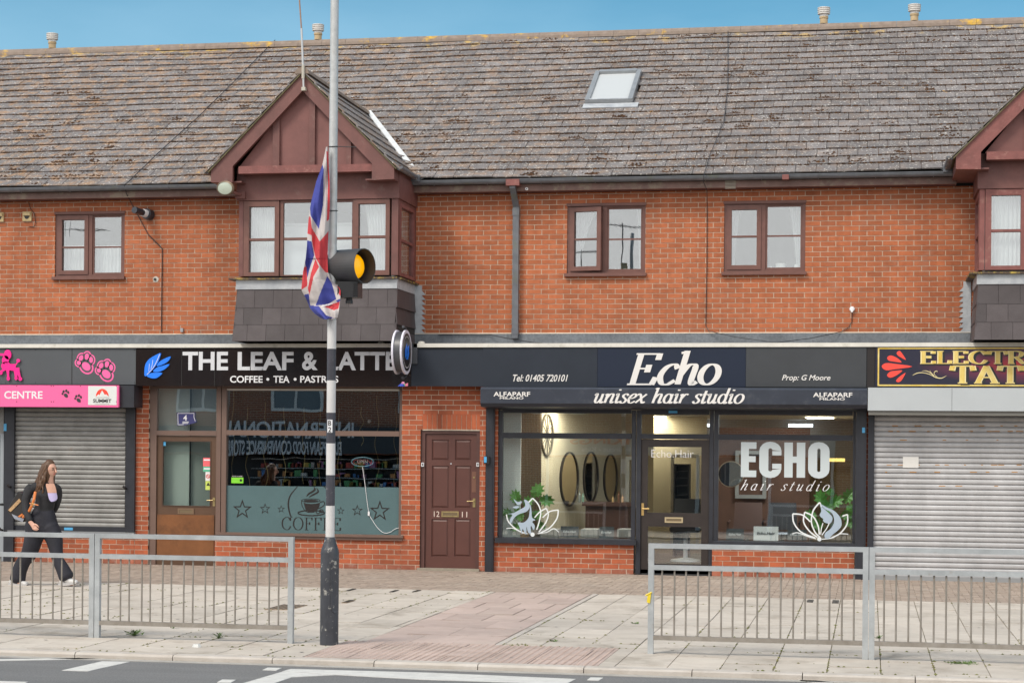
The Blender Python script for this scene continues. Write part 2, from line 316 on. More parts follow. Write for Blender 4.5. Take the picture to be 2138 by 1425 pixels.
# glyph = advance, [(closed?, curved?, points)], x-height 1
GL = {
 'c': (.74, [(0, 1, [(.62, .78), (.47, 1), (.2, .86), (.05, .45), (.17, .06), (.4, 0), (.64, .2)])]),
 'h': (.88, [(0, 0, [(-.10, 1.56), (.1, 1.64)]), (0, 0, [(.1, 1.68), (.1, 0)]), (0, 1, [(.1, .45), (.28, .9), (.48, 1), (.58, .84), (.56, .2), (.63, 0), (.78, .14)])]),
 'o': (.78, [(1, 1, EL)]),
 'u': (.88, [(0, 1, [(-.05, .82), (.1, 1), (.12, .5), (.12, .2), (.25, 0), (.42, .12), (.56, .5)]), (0, 0, [(.56, 1), (.56, .4)]), (0, 1, [(.56, .4), (.57, .1), (.66, 0), (.8, .14)])]),
 'n': (.88, [(0, 0, [(-.08, .88), (.1, .98)]), (0, 0, [(.1, 1.02), (.1, 0)]), (0, 1, [(.1, .45), (.28, .9), (.48, 1), (.58, .84), (.56, .2), (.63, 0), (.78, .14)])]),
 'i': (.46, [(0, 1, [(-.05, .84), (.1, 1), (.12, .5), (.13, .1), (.22, 0), (.36, .14)]), (0, 0, [(.12, 1.36), (.13, 1.5)])]),
 's': (.62, [(0, 1, [(.5, .8), (.36, 1), (.14, .9), (.12, .7), (.3, .5), (.45, .3), (.36, .05), (.13, 0), (-.02, .22)])]),
 'e': (.70, [(0, 1, [(.07, .46), (.36, .54), (.54, .76), (.42, 1), (.2, .88), (.05, .46), (.14, .08), (.34, 0), (.6, .2)])]),
 'x': (.80, [(0, 1, [(-.04, .86), (.12, 1), (.28, .72), (.44, .2), (.58, 0), (.74, .14)]), (0, 0, [(.68, .98), (.0, .02)])]),
 'a': (.88, [(1, 1, BO), (0, 1, [(.58, 1), (.57, .5), (.58, .1), (.67, 0), (.8, .14)])]),
 'r': (.62, [(0, 0, [(-.08, .88), (.1, .98)]), (0, 0, [(.1, 1.02), (.1, 0)]), (0, 1, [(.1, .45), (.28, .88), (.42, 1), (.56, .9)])]),
 't': (.50, [(0, 1, [(.16, 1.36), (.14, .7), (.15, .1), (.25, 0), (.42, .16)]), (0, 0, [(-.06, .97), (.4, .97)])]),
 'd': (.88, [(1, 1, BO), (0, 1, [(.58, 1.66), (.57, .8), (.58, .1), (.67, 0), (.8, .14)])]),
 'E': (1.12, [(0, 0, [(.16, 1.52), (.16, 0)]), (0, 0, [(-.02, 1.52), (.86, 1.52)]), (0, 0, [(.16, .79), (.58, .79)]), (0, 0, [(-.04, 0), (.88, 0)]), (0, 0, [(.86, 1.55), (.86, 1.22)]), (0, 0, [(.88, -.02), (.96, .36)]), (0, 0, [(.58, .98), (.58, .6)])]),
 # upright serif capitals
 'F*': (1.0, [(0, 0, [(.2, 1.5), (.2, 0)]), (0, 0, [(.0, 1.5), (.82, 1.5)]), (0, 0, [(.2, .79), (.56, .79)]), (0, 0, [(.02, 0), (.42, 0)]), (0, 0, [(.82, 1.52), (.82, 1.2)]), (0, 0, [(.56, .95), (.56, .63)])]),
 'E*': (1.05, [(0, 0, [(.2, 1.5), (.2, 0)]), (0, 0, [(.0, 1.5), (.84, 1.5)]), (0, 0, [(.2, .79), (.56, .79)]), (0, 0, [(.0, 0), (.86, 0)]), (0, 0, [(.84, 1.52), (.84, 1.2)]), (0, 0, [(.86, -.02), (.88, .33)]), (0, 0, [(.56, .95), (.56, .63)])]),
 'C*': (1.25, [(0, 1, [(1.02, 1.12), (.82, 1.46), (.55, 1.52), (.2, 1.25), (.08, .75), (.2, .25), (.55, -.02), (.85, .06), (1.06, .42)]), (0, 0, [(1.03, 1.5), (1.03, 1.1)])]),
 'O*': (1.32, [(1, 1, [(.62+.54*math.cos(a), .75+.77*math.sin(a)) for a in [math.pi/2+i*math.pi/6 for i in range(12)]])]),
 'L*': (1.0, [(0, 0, [(.2, 1.5), (.2, 0)]), (0, 0, [(.0, 1.5), (.42, 1.5)]), (0, 0, [(.0, 0), (.82, 0)]), (0, 0, [(.82, -.02), (.86, .4)])]),
 'T*': (1.15, [(0, 0, [(.52, 1.5), (.52, 0)]), (0, 0, [(.0, 1.5), (1.04, 1.5)]), (0, 0, [(.02, 1.52), (-.04, 1.1)]), (0, 0, [(1.02, 1.52), (1.08, 1.1)]), (0, 0, [(.28, 0), (.76, 0)])]),
 'R*': (1.22, [(0, 0, [(.2, 1.5), (.2, 0)]), (0, 0, [(.0, 1.5), (.4, 1.5)]), (0, 0, [(.0, 0), (.42, 0)]), (0, 1, [(.2, 1.5), (.6, 1.5), (.85, 1.3), (.8, .95), (.55, .8), (.2, .78)]), (0, 1, [(.5, .78), (.75, .4), (.95, .03), (1.12, .04)])]),
 'A*': (1.28, [(0, 0, [(.58, 1.5), (1.05, 0)]), (0, 0, [(.58, 1.5), (.14, 0)]), (0, 0, [(.28, .5), (.88, .5)]), (0, 0, [(-.05, 0), (.36, 0)]), (0, 0, [(.78, 0), (1.28, 0)])]),
 'I*': (.55, [(0, 0, [(.25, 1.5), (.25, 0)]), (0, 0, [(.0, 1.5), (.5, 1.5)]), (0, 0, [(.0, 0), (.5, 0)])]),
}
def pen_word(word, nibw, nibh, shear=0., suffix='', track=0., sp=.45):
    """strokes of a flat pen; returns polygons list [(L, R) ribbons] in word space"""
    x = 0; ribs = []
    for ch in word:
        if ch == ' ': x += sp; continue
        adv, strokes = GL[ch+suffix]
        for closed, curved, pts in strokes:
            P = spline(pts, 7, closed) if curved else [Vector(p) for p in pts]
            P = [Vector((p[0]+x, p[1])) for p in P]; L = []; R = []
            for i, p in enumerate(P):
                a = P[i-1] if i > 0 else (P[-2] if closed else P[0]); b = P[i+1] if i+1 < len(P) else (P[1] if closed else P[-1])
                t = (b-a).normalized(); n = Vector((-t.y, t.x)); w = math.sqrt((nibw*n.x)**2+(nibh*n.y)**2)
                L.append(p+n*w); R.append(p-n*w)
            ribs.append(([Vector((q.x+q.y*shear, q.y)) for q in L], [Vector((q.x+q.y*shear, q.y)) for q in R]))
        x += adv+track
    return ribs
def fit_pen(word, parent, m, x0, x1, zb, zx, y, depth=.004, name='lettering', **k):
    """zb baseline, zx height of lower-case x (unit 1)"""
    ribs = pen_word(word, **k); mn = min(q.x for L, R in ribs for q in L+R); mxx = max(q.x for L, R in ribs for q in L+R)
    sx = (x1-x0)/(mxx-mn); sz = zx-zb; mb = MB()
    for j, (L, R) in enumerate(ribs):
        yf = y-depth-.00025*(j % 7)
        T = lambda q, yy: (x0+(q.x-mn)*sx, yy, zb+q.y*sz)
        for i in range(len(L)-1):
            mb.quad(T(L[i], yf), T(L[i+1], yf), T(R[i+1], yf), T(R[i], yf))
            mb.quad(T(L[i], yf), T(L[i], y), T(L[i+1], y), T(L[i+1], yf)); mb.quad(T(R[i], yf), T(R[i+1], yf), T(R[i+1], y), T(R[i], y))
    me_o = mb.build(name, m, parent); return me_o
def stroke_shape(mb, paths, T, w, y, depth=.003, n=6):
    """thick drawn lines: paths of (x,z) with half width w (or list), mapped by T"""
    for j, path in enumerate(paths):
        pts, hw = path if isinstance(path, tuple) else (path, w)
        P = spline([(a, b) for a, b in pts], n) if len(pts) > 2 else [Vector(p) for p in pts]
        N = len(P); yf = y-depth-.0003*(j % 6)
        for i in range(N): pass
        L, R = [], []
        for i, p in enumerate(P):
            t = (P[min(i+1, N-1)]-P[max(i-1, 0)]).normalized(); nn = Vector((-t.y, t.x))
            ww = hw if not isinstance(hw, (list, tuple)) else np.interp(i/(N-1), np.linspace(0, 1, len(hw)), hw)
            L.append(p+nn*ww); R.append(p-nn*ww)
        for i in range(N-1):
            a, b, c, d = T(L[i]), T(L[i+1]), T(R[i+1]), T(R[i])
            mb.quad((a[0], yf, a[1]), (b[0], yf, b[1]), (c[0], yf, c[1]), (d[0], yf, d[1]))
def star_mesh(mb, cx, cz, R, y, w=.18, depth=.003):
    o = [(cx+R*(1 if i % 2 == 0 else .40)*math.sin(i*math.pi/5), cz+R*(1 if i % 2 == 0 else .40)*math.cos(i*math.pi/5)) for i in range(10)]
    k = 1-w*1.6; q = [(cx+(a-cx)*k, cz+(b-cz)*k) for a, b in o]
    for i in range(10):
        j = (i+1) % 10; mb.quad((o[i][0], y-depth, o[i][1]), (o[j][0], y-depth, o[j][1]), (q[j][0], y-depth, q[j][1]), (q[i][0], y-depth, q[i][1]))
def disc(mb, cx, cz, rx, rz, y, depth=.004, n=20, rot=0):
    c, s = math.cos(rot), math.sin(rot); mb.prism([(cx+rx*math.cos(a)*c-rz*math.sin(a)*s, cz+rx*math.cos(a)*s+rz*math.sin(a)*c) for a in [2*math.pi*i/n for i in range(n)]], y-depth, y)

# ------------------------------------------------------------ brickwork
def subtract(iv, holes):
    out = [iv]
    for a, b in holes:
        nx = []
        for p, q in out:
            if b <= p or a >= q: nx.append((p, q))
            else:
                if a > p: nx.append((p, a))
                if b < q: nx.append((b, q))
        out = nx
    return [(p, q) for p, q in out if q-p > .012]
def bricks(parent, x0, x1, z0, z1, yf, zref, holes=(), single=True, cap=300, m=None, mbase=None, off=0., wl=.225, hc=.075, back=True, depth=.04, name='brick'):
    """stretcher bond, 10 mm joints; every brick proud of the mortar behind it. Returns the number of single bricks made."""
    m = m or BRICK; k0 = math.floor((z0-zref)/hc); k1 = math.ceil((z1-zref)/hc); todo = []
    for k in range(k0, k1):
        a, b = zref+k*hc+.005, zref+(k+1)*hc-.005
        a, b = max(a, z0), min(b, z1)
        if b-a < .012: continue
        xs = x0-wl-((x0-off) % wl)+(wl/2 if k % 2 else 0)
        zc = (a+b)/2; hs = [(h[0], h[1]) for h in holes if h[2] < zc < h[3]]
        while xs < x1:
            for p, q in subtract((max(xs+.0055, x0), min(xs+wl-.0055, x1)), hs):
                if q > p+.012: todo.append((p, q, a, b, k-k0))
            xs += wl
    random.shuffle(todo); n = 0; mb = MB()
    for p, q, a, b, k in todo:
        j = random.uniform(-.0015, .0015); mm = mbase if (mbase and k < 2) else m
        if single and n < cap:
            bb = MB(); bb.box(p, q, yf+j, yf+depth, a, b); bb.build(name, mm, parent, loc=((p+q)/2, yf, (a+b)/2)); n += 1
        else:
            mb.cur = random.random()*.99+.005; mb.box(p, q, yf+j, yf+depth, a, b)
    if mb.v: tag(mb.build('brickwork', m, parent), kind='stuff')
    if back:
        mo = MB(); zs = sorted({z0, z1, *[h[2] for h in holes if z0 < h[2] < z1], *[h[3] for h in holes if z0 < h[3] < z1]})
        for a, b in zip(zs[:-1], zs[1:]):
            zc = (a+b)/2; hs = [(h[0], h[1]) for h in holes if h[2] < zc < h[3]]
            for p, q in subtract((x0, x1), hs): mo.box(p, q, yf+.0055, yf+.14, a, b)
        mo.build('mortar', MORT, parent)
    return n

# ============================================================ THE GROUND
from mathutils import noise as mn
def mathutils_noise(x, y): return mn.noise(Vector((x*.8, y*.5, 3.3)))
YU = .55                      # front of the upper brick wall; the shop line is y = 0
ASPH = mat('asphalt', (.12, .12, .122), .9, stain=.16, sscale=(.25, .9, 1), c2=(.215, .212, .21), vscale=55, bump=.7, bscale=180, dirt=((.17, .165, .16), .5), dscale=.8, dthr=.5)
SLAB = mat('concrete_slab', (.47, .415, .36), .9, c2=(.53, .48, .42), vscale=4, rnd=.085, stain=.10, sscale=(.9, .9, .9), bump=.3, bscale=120, dirt=((.27, .23, .185), .65), dscale=1.3, dthr=.53)
PINK = mat('pink_concrete_slab', (.42, .325, .285), .9, c2=(.475, .375, .335), vscale=5, rnd=.08, stain=.12, sscale=(.9, .9, .9), bump=.3, bscale=120, dirt=((.40, .34, .29), .5), dscale=1.6)
BLOCK = mat('paving_block', (.29, .225, .18), .9, c2=(.36, .29, .24), vscale=5, rnd=.13, bump=.4, bscale=120, dirt=((.36, .31, .27), .6), dscale=1.4)
JOINT = mat('sandy_joint', (.27, .225, .165), 1, c2=(.18, .165, .10), vscale=3, bump=.4, bscale=100)
KERB = mat('kerb_stone', (.42, .375, .33), .85, c2=(.50, .46, .42), vscale=5, bump=.3, bscale=90, dirt=((.28, .24, .2), .5), dscale=2)
ROADW = mat('road_paint_white', (.62, .61, .58), .8, c2=(.50, .49, .47), vscale=9, dirt=((.22, .21, .2), .8), dscale=14, dthr=.60)
YK = -11.80                   # back edge of the kerb
ROADZ = -.055
g = MB(); g.quad((-400, -400, ROADZ-.06), (400, -400, ROADZ-.06), (400, 600, ROADZ-.06), (-400, 600, ROADZ-.06)); tag(g.build('ground', mat('bare_ground', (.16, .15, .13), .95, var=.2, vscale=.5)), kind='structure')
g = MB(); g.box(-60, 60, -23.5, YK-.13, ROADZ-.05, ROADZ); tag(g.build('road', ASPH), kind='structure')
pav = thing('pavement', None, None, (0, 0, 0)); tag(pav, kind='structure')
base = MB(); base.box(-24, 14, YK, -.12, -.11, -.011); base.build('bedding', JOINT, pav)
far = MB(); far.box(-60, 60, -32, -23.6, -.11, 0); tag(far.build('far_pavement', SLAB), kind='structure')
kb = part('kerb', pav)
x = -17.0
while x < 8:
    m_ = MB(); m_.prismx([(YK-.125, -.10), (YK-.125, ROADZ+.03+.012*random.random()), (YK-.105, -.004), (YK, 0), (YK, -.10)], x+.004, x+.911); m_.build('kerb_stone', KERB, kb); x += .915
ch = MB(); ch.box(-17, 8, YK-.135-.10, YK-.129, ROADZ-.04, ROADZ+.004); ch.build('channel_strip', mat('pale_channel_concrete', (.37, .35, .32), .9, var=.15, vscale=6, dirt=((.2, .19, .18), .6), dscale=3), pav)
# tactile blister area, pink slabs, grey slabs, block band; each a part of the pavement
def gslab(x0, x1, y0, y1, m, name, par_, top=0., mb=None):
    if x0 > x1-.05 or y0 > y1-.05: return
    w = .0045; t = top+random.uniform(-.0025, .0025); tx = random.uniform(-.003, .003)
    B = mb if mb is not None else MB()
    if mb is not None: B.cur = random.random()*.99+.005
    a, b, c, d = x0+w, x1-w, y0+w*1.9, y1-w*1.9
    B.hexa([(a, c, t-tx), (b, c, t+tx), (b, d, t+tx), (a, d, t-tx), (a, c, t-.05), (b, c, t-.05), (b, d, t-.05), (a, d, t-.05)])
    if mb is None: B.build(name, m, par_, loc=((x0+x1)/2, (y0+y1)/2, 0))
PXL, PXR = -4.70, -3.45
TX0, TX1, TY1 = -4.87, -2.26, -10.34
slabs = []
k = -34
YB = -3.86
while k < 18:
    xa = .11+.445*k; xb = xa+.445; yy = YK-.935*(.5 if k % 2 else 0)-.3*((k*7) % 3 == 1)
    if xa > -15.8 and xa < 4.2:
        while yy < YB:
            y0, y1 = max(yy, YK), min(yy+.935, YB)
            segs = [(xa, xb)]
            if xb > PXL-.02 and xa < PXR+.1: segs = [(xa, min(xb, PXL))]*(xa < PXL) + [(max(xa, PXR+.085), xb)]*(xb > PXR+.085)
            for p, q in segs:
                c0, c1 = y0, y1
                if q > TX0 and p < TX1:
                    if c1 <= TY1+.02: 
                        if p < TX0-.05: slabs.append((p, TX0, c0, c1))
                        if q > TX1+.05: slabs.append((TX1, q, c0, c1))
                        continue
                    if c0 < TY1:
                        if p < TX0-.05: slabs.append((p, TX0, c0, TY1))
                        if q > TX1+.05: slabs.append((TX1, q, c0, TY1))
                        c0 = TY1
                slabs.append((p, q, c0, c1))
            yy += .935
    k += 1
slabs.sort(key=lambda s: -(s[1]-s[0])*(s[3]-s[2])/(s[2]+DC)**3 if -12.5 < s[0]*27/(s[2]+27.9+3) else 0)
gp = part('slab_paving', pav); rest = MB()
for i, s_ in enumerate(slabs):
    gslab(*s_, SLAB, 'paving_slab', gp, mb=None if i < 300 else rest)
if rest.v: tag(rest.build('paving_slabs', SLAB, gp), kind='stuff')
pp = part('pink_path', pav); y = TY1; i = 0
while y < YB:
    o = (.2 if i % 2 else .0)
    for xa in (PXL-o*1.0, PXL+.42-o, PXL+.84-o, PXL+1.26-o):
        gslab(max(xa, PXL), min(xa+.42, PXR), y, min(y+.42*1.9, YB), PINK, 'pink_slab', pp)
    y += .42*1.9; i += 1
ed = MB(); ed.box(PXR+.012, PXR+.075, TY1+.01, YB, -.03, .001); ed.build('edging_strip', KERB, pp)
tp = part('tactile_strip', pav); bl = MB()
x = TX0
while x < TX1-.05:
    y = YK
    while y < TY1-.05:
        x1_, y1_ = min(x+.4, TX1), min(y+.4, TY1); gslab(x, x1_, y, y1_, PINK, 'tactile_slab', tp)
        for a in range(6):
            for b in range(6):
                cx, cy = x+.033+a*.0667, y+.033+b*.0667
                if cx < x1_-.02 and cy < y1_-.02: bl.lathe([(.0135, .001), (.0125, .006), (.007, .0075), (.0001, .008)], (cx, cy, 0), 6)
        y += .4
    x += .4
tag(bl.build('blister', PINK, tp), kind='stuff')
bp_ = part('block_paving', pav); blocks = []; s = .1
for i in range(-160, 60):
    for j in range(-2, 40):
        # 90 degree herringbone
        p = (i-j) % 4
        if p == 0: blocks.append((i*s, (i+2)*s, j*s, (j+1)*s))
        elif p == 2: blocks.append(((i+1)*s, (i+2)*s, j*s, (j+2)*s) if False else (i*s, (i+1)*s, (j-1)*s, (j+1)*s))
blocks = [(max(a, -15.8), min(b, 4.2), max(YB, YB+c), min(-.0, YB+d)) for a, b, c, d in blocks]
blocks = [q for q in blocks if q[1]-q[0] > .04 and q[3]-q[2] > .04]
blocks.sort(key=lambda q: q[2]*4+(0 if -12.2 < q[0] < 1.2 else 99)); rest = MB()
for i, q in enumerate(blocks):
    t = random.uniform(-.002, .002); w = .003; B = rest if i >= 300 else MB(); B.cur = random.random()*.99+.005 if i >= 300 else 0
    B.box(q[0]+w, q[1]-w, q[2]+w, q[3]-w, -.04, t)
    if i < 300: B.build('paving_block', BLOCK, bp_, loc=((q[0]+q[1])/2, (q[2]+q[3])/2, 0))
tag(rest.build('paving_blocks', BLOCK, bp_), kind='stuff')

def iron(name, label, u0, v0, u1, v1, m=None, cat='cover'):
    xa, ya = G(u0, v1); xb, yb = G(u1, v0); B = MB(); B.box(xa, xb, ya, yb, -.02, .007)
    o = B.build(name, m or mat('worn_iron_cover', (.12, .11, .10), .6, metal=.3, var=.3, vscale=9), loc=((xa+xb)/2, (ya+yb)/2, 0)); B2 = MB()
    n = 5
    for i in range(n): B2.box(xa+(xb-xa)*(i+.3)/n, xa+(xb-xa)*(i+.62)/n, ya+.02, yb-.02, .0075, .011)
    r = B2.build('rib', mat('dark_iron', (.06, .055, .05), .6), o)
    return tag(o, label, cat)
iron('manhole_cover', 'large flat brown drain cover in the slabs behind the left railing end', 552, 1263, 642, 1272, mat('rusty_cover', (.27, .20, .14), .8, var=.25, vscale=12))
iron('drain_cover', 'brown cover in the slabs just right of the lamp post base', 713, 1253, 742, 1258, mat('rusty_cover', (.27, .20, .14), .8, var=.25, vscale=12))
iron('stopcock_cover', 'small dark cover at the block edge right of the post', 722, 1229, 744, 1233)
iron('stopcock_cover', 'left one of two small dark covers set in pale cement below the brown door', 812, 1232, 834, 1236)
iron('stopcock_cover', 'right one of two small dark covers set in pale cement below the brown door', 860, 1232, 880, 1235.5)
iron('stopcock_cover', 'dark cover in pale cement left of the right railing joint, left of the pair', 1684, 1252, 1699, 1257)
iron('stopcock_cover', 'dark ribbed cover in pale cement left of the right railing joint, right of the pair', 1737, 1253, 1752, 1259)

# white road markings
def marking(name, label, uvs, cat='road marking'):
    P = [G(u, v, ROADZ) for u, v in uvs]; cx = sum(p[0] for p in P)/len(P); cy = sum(p[1] for p in P)/len(P)
    B = MB(); B.prismz([(p[0]-cx, p[1]-cy) for p in P], 0, .004); o = B.build(name, ROADW); o.location = (cx, cy, ROADZ); return tag(o, label, cat)
marking('road_line', 'thin white line along the kerb at the left edge', [(-30, 1376), (213, 1372.5), (216, 1374.5), (-30, 1379.5)])
marking('zigzag_marking', 'slanted white dash on the asphalt in front of the left railing', [(129, 1399), (213, 1380), (271, 1381), (184, 1400.5)])
marking('zigzag_marking', 'white road dash cut by the bottom left corner', [(-40, 1436), (-8, 1421), (58, 1423), (20, 1438)])
marking('crossing_square', 'small white square on the road left of the big white stripe, upper one', [(548, 1398), (559, 1393.2), (588, 1394), (576, 1399.3)])
marking('crossing_square', 'small white square on the road at the bottom edge left of the stripe', [(453, 1424), (464, 1418), (492, 1418.6), (482, 1424.5)])
marking('crossing_square', 'small white square on the road right of the big white stripe', [(1225.6, 1419), (1233, 1413.6), (1259, 1414.3), (1250, 1420)])
marking('crossing_stripe', 'broad worn white crossing stripe on the road in front of the lamp post', [(590, 1401), (607, 1396), (900, 1404), (1202, 1417), (1180, 1428), (880, 1418), (700, 1408)])
marking('crossing_stripe', 'slanting white end of the crossing stripe at the bottom edge', [(500, 1428), (590, 1401.6), (699, 1408.4), (610, 1413), (560, 1430)])
marking('road_line', 'short white line on the asphalt before the right railing', [(1668, 1421), (1678, 1417.6), (1740, 1424), (1735, 1428)])

# moss in the slab joints
mb = MB(); random.seed(21)
for s_ in slabs:
    if not -12 < s_[0] < 2.5: continue
    for _ in range(9):
        if random.random() < .5: cx, cy = s_[0], random.uniform(s_[2], s_[3])
        else: cx, cy = random.uniform(s_[0], s_[1]), s_[2]
        if mathutils_noise(cx, cy) < .02: continue
        r = random.uniform(.006, .016); mb.cur = random.random()*.99+.005; P = [(cx+r*math.cos(w)*random.uniform(.6, 1.5), cy+r*math.sin(w)*random.uniform(.6, 1.8), .001) for w in (0, 1.3, 2.5, 3.8, 5)]; mb._add(P+[(cx, cy, .003+r*.5)], [(i, (i+1) % 5, 5) for i in range(5)])
tag(mb.build('joint_moss', mat('yellow_green_moss', (.17, .15, .045), 1, c2=(.10, .12, .03), vscale=6, rnd=.3), gp), kind='stuff')
mb = MB(); random.seed(33)
for _ in range(170):
    cx, cy, r = random.uniform(-12, 2.2), random.uniform(YK+.1, -.3), random.uniform(.008, .022); mb.cur = random.random()*.99+.005
    mb._add([(cx+r*math.cos(w)*random.uniform(.7, 1.2), cy+r*math.sin(w)*random.uniform(.7, 1.2), .0045) for w in (0, 1, 2, 3, 4, 5.2)], [(0, 1, 2, 3, 4, 5)])
tag(mb.build('gum_spot', mat('old_gum', (.20, .185, .17), .9, rnd=.35), gp), kind='stuff')
# weeds and litter
def weed(label, u, v, n, h, w, col=(.09, .16, .03), name='weed'):
    x0, y0 = G(u, v); B = MB()
    for _ in range(n):
        a = random.uniform(0, 6.28); rr = w*random.random(); hh = h*random.uniform(.3, 1); l = random.uniform(.012, .03)*max(1, w*6)
        c = Vector((math.cos(a)*rr, math.sin(a)*rr, hh)); t = Vector((math.cos(a+1), math.sin(a+1), .4))*l; s_ = Vector((-math.sin(a), math.cos(a), .5))*l*.5
        B.quad(c-t, c+s_, c+t, c-s_); B.tube([(0, 0, 0), c*.6, c], .0015, 3)
    o = B.build(name, mat('weed_green', col, .8, var=.3, vscale=20)); o.location = (x0, y0, 0); return tag(o, label, 'weed')
weed('leafy green weed in the paving under the left railing joint', 280, 1326, 60, .055, .10)
weed('low tuft of grass under the left railing near its right end', 457, 1332, 30, .05, .07, (.13, .18, .05))
weed('sprig of weed growing by the bottom rail of the left railing', 362, 1311, 14, .05, .03)
weed('moss tuft in the slab joint right of the lamp post', 1327, 1301, 12, .015, .05, (.17, .17, .04), 'moss_tuft')
weed('moss tuft in the slab joint between pink path and right railing', 1157, 1338, 12, .015, .05, (.2, .18, .05), 'moss_tuft')
weed('moss tuft in the slab joint behind the right railing joint', 1834, 1332, 14, .03, .04, (.2, .18, .04), 'moss_tuft')
weed('moss tuft on the cracked slab near the right kerb', 2010, 1384, 40, .012, .16, (.15, .13, .04), 'moss_tuft')
B = MB(); B.lathe([(.0001, .03), (.03, .03), (.04, .012), (.045, .0), (.0001, 0)], n=7); o = B.build('crumpled_cup', mat('clear_plastic_litter', (.6, .6, .58), .3)); o.location = (*G(411, 1350), 0); tag(o, 'crushed clear plastic litter on the kerb slabs below the left railing', 'litter')

# ============================================================ THE TERRACE
XL, XR = -18.5, 4.6
TERR = thing('terrace_building', 'long orange brick terrace with two gabled bay windows under a mossy grey tiled roof', 'building', (-5.5, YU, 0))
ZB, ZT = 3.57, 5.70
uw = part('upper_wall', TERR)
WA = rect(115, 443, 260, 579, YU); WC = rect(1184, 425.6, 1347.6, 572, YU); WD = rect(1511.7, 420.6, 1681.6, 569, YU)
B1 = (-9.306, -6.853); B2 = (1.48, 1.48+2.453)
holes = [WA, WC, WD, (B1[0]+.05, B1[1]-.05, 3.5, 5.9), (B2[0]+.05, B2[1]-.05, 3.5, 5.9)]
bricks(uw, XL, XR, ZB, ZT, YU, ZB, holes, off=.05)
# soldier shadow gap / body behind so that nothing is see-through
body = MB()
body.box(XL, XR, 11.6, 11.8, 0, 5.7); body.box(XL-.1, XL, .2, 11.8, -.1, 5.7); body.box(XR, XR+.1, .2, 11.8, -.1, 5.7)
body.box(XL, XR, YU+.14, 11.6, 3.20, 3.42)
body.build('rear_wall', mat('plain_render', (.3, .28, .25), .9), TERR)

# ---- main roof
AL = rad(30); ZE, YE = 5.895, .215; GA = .303; NC = 22
def RP(x, s, n=0.):
    n += .010*math.sin(x*.62+s*.8)+.006*math.sin(x*1.7-s)-.012*math.sin(min(s, 6.7)/6.7*math.pi)
    return (x, YE+s*math.cos(AL)-n*math.sin(AL), ZE+s*math.sin(AL)+n*math.cos(AL))
SR = NC*GA+.02
roof = part('roof', TERR)
deck = MB(); deck.hexa([RP(XL, 0, -.03), RP(XR, 0, -.03), RP(XR, SR, -.03), RP(XL, SR, -.03), RP(XL, 0, -.12), RP(XR, 0, -.12), RP(XR, SR, -.12), RP(XL, SR, -.12)])
yr = RP(0, SR)[1]; zr = RP(0, SR)[2]
deck.hexa([(XL, yr, zr), (XR, yr, zr), (XR, 2*yr-YE, ZE), (XL, 2*yr-YE, ZE), (XL, yr, zr-.1), (XR, yr, zr-.1), (XR, 2*yr-YE, ZE-.1), (XL, 2*yr-YE, ZE-.1)])
deck.build('roof_deck', mat('dark_underlay', (.03, .028, .025), .95), roof)
# dormer geometry (needed to leave tiles out beneath it)
DZA, DSL = 7.36, 1.0; DC1 = -8.245; DC2 = DC1+(B2[0]-B1[0])
SKY = rect(1219, 156, 1337, 219, 2.0)
def on_roof(u, v):
    d = _ray(u, v); t_ = math.tan(AL); s_ = (ZE-HC+(-DC-YE)*t_)/(d[2]-d[1]*t_); y = -DC+d[1]*s_
    return d[0]*s_, (y-YE)/math.cos(AL)
skq = [on_roof(u, v) for u, v in ((1246, 158), (1339, 158), (1321, 219), (1221, 217))]
SX0, SX1 = (skq[0][0]+skq[3][0])/2, (skq[1][0]+skq[2][0])/2; SS0, SS1 = (skq[2][1]+skq[3][1])/2, (skq[0][1]+skq[1][1])/2
tiles = []
for k in range(NC):
    s0 = k*GA; xs = XL+(.15 if k % 2 else 0)+.02*math.sin(k*1.7)
    while xs < XR:
        xa, xb = xs+.004, xs+.296; xs += .3; xm = (xa+xb)/2; zc = RP(0, s0+.15)[2]
        if any(zc < DZA-.14-abs(xm-dc)*DSL for dc in (DC1, DC2)): continue
        if s0+GA > SS0+.05 and s0 < SS1-.05 and xb > SX0+.02 and xa < SX1-.02:
            if xa < SX0-.04: tiles.append((xa, SX0, k))
            if xb > SX1+.04: tiles.append((SX1, xb, k))
            continue
        tiles.append((xa, xb, k))
def tilebox(B, xa, xb, k):
    s0 = k*GA; j = lambda a: random.uniform(-a, a); l = .34; t = .012; a0 = .030+j(.004); a1 = .008+j(.002); d = j(.007); sk = j(.004)
    B.hexa([RP(xa, s0-.02+d-sk, a0+j(.003)), RP(xb, s0-.02+d+sk, a0+j(.003)), RP(xb, s0-.02+l, a1), RP(xa, s0-.02+l, a1), RP(xa, s0-.02+d-sk, a0-t-.006), RP(xb, s0-.02+d+sk, a0-t-.006), RP(xb, s0-.02+l, a1-t), RP(xa, s0-.02+l, a1-t)])
tiles.sort(key=lambda t: -((t[1]-t[0])*100-t[2]*1.5-abs(t[0]+6)*.4 if -13.4 < t[0] < 2 else -999)); rest = MB()
for i, (xa, xb, k) in enumerate(tiles):
    if i < 298: B = MB(); tilebox(B, xa, xb, k); B.build('roof_tile', ROOF, roof, loc=RP((xa+xb)/2, k*GA+.15))
    else: rest.cur = random.random()*.99+.005; tilebox(rest, xa, xb, k)
tag(rest.build('roof_tiles', ROOF, roof), kind='stuff')
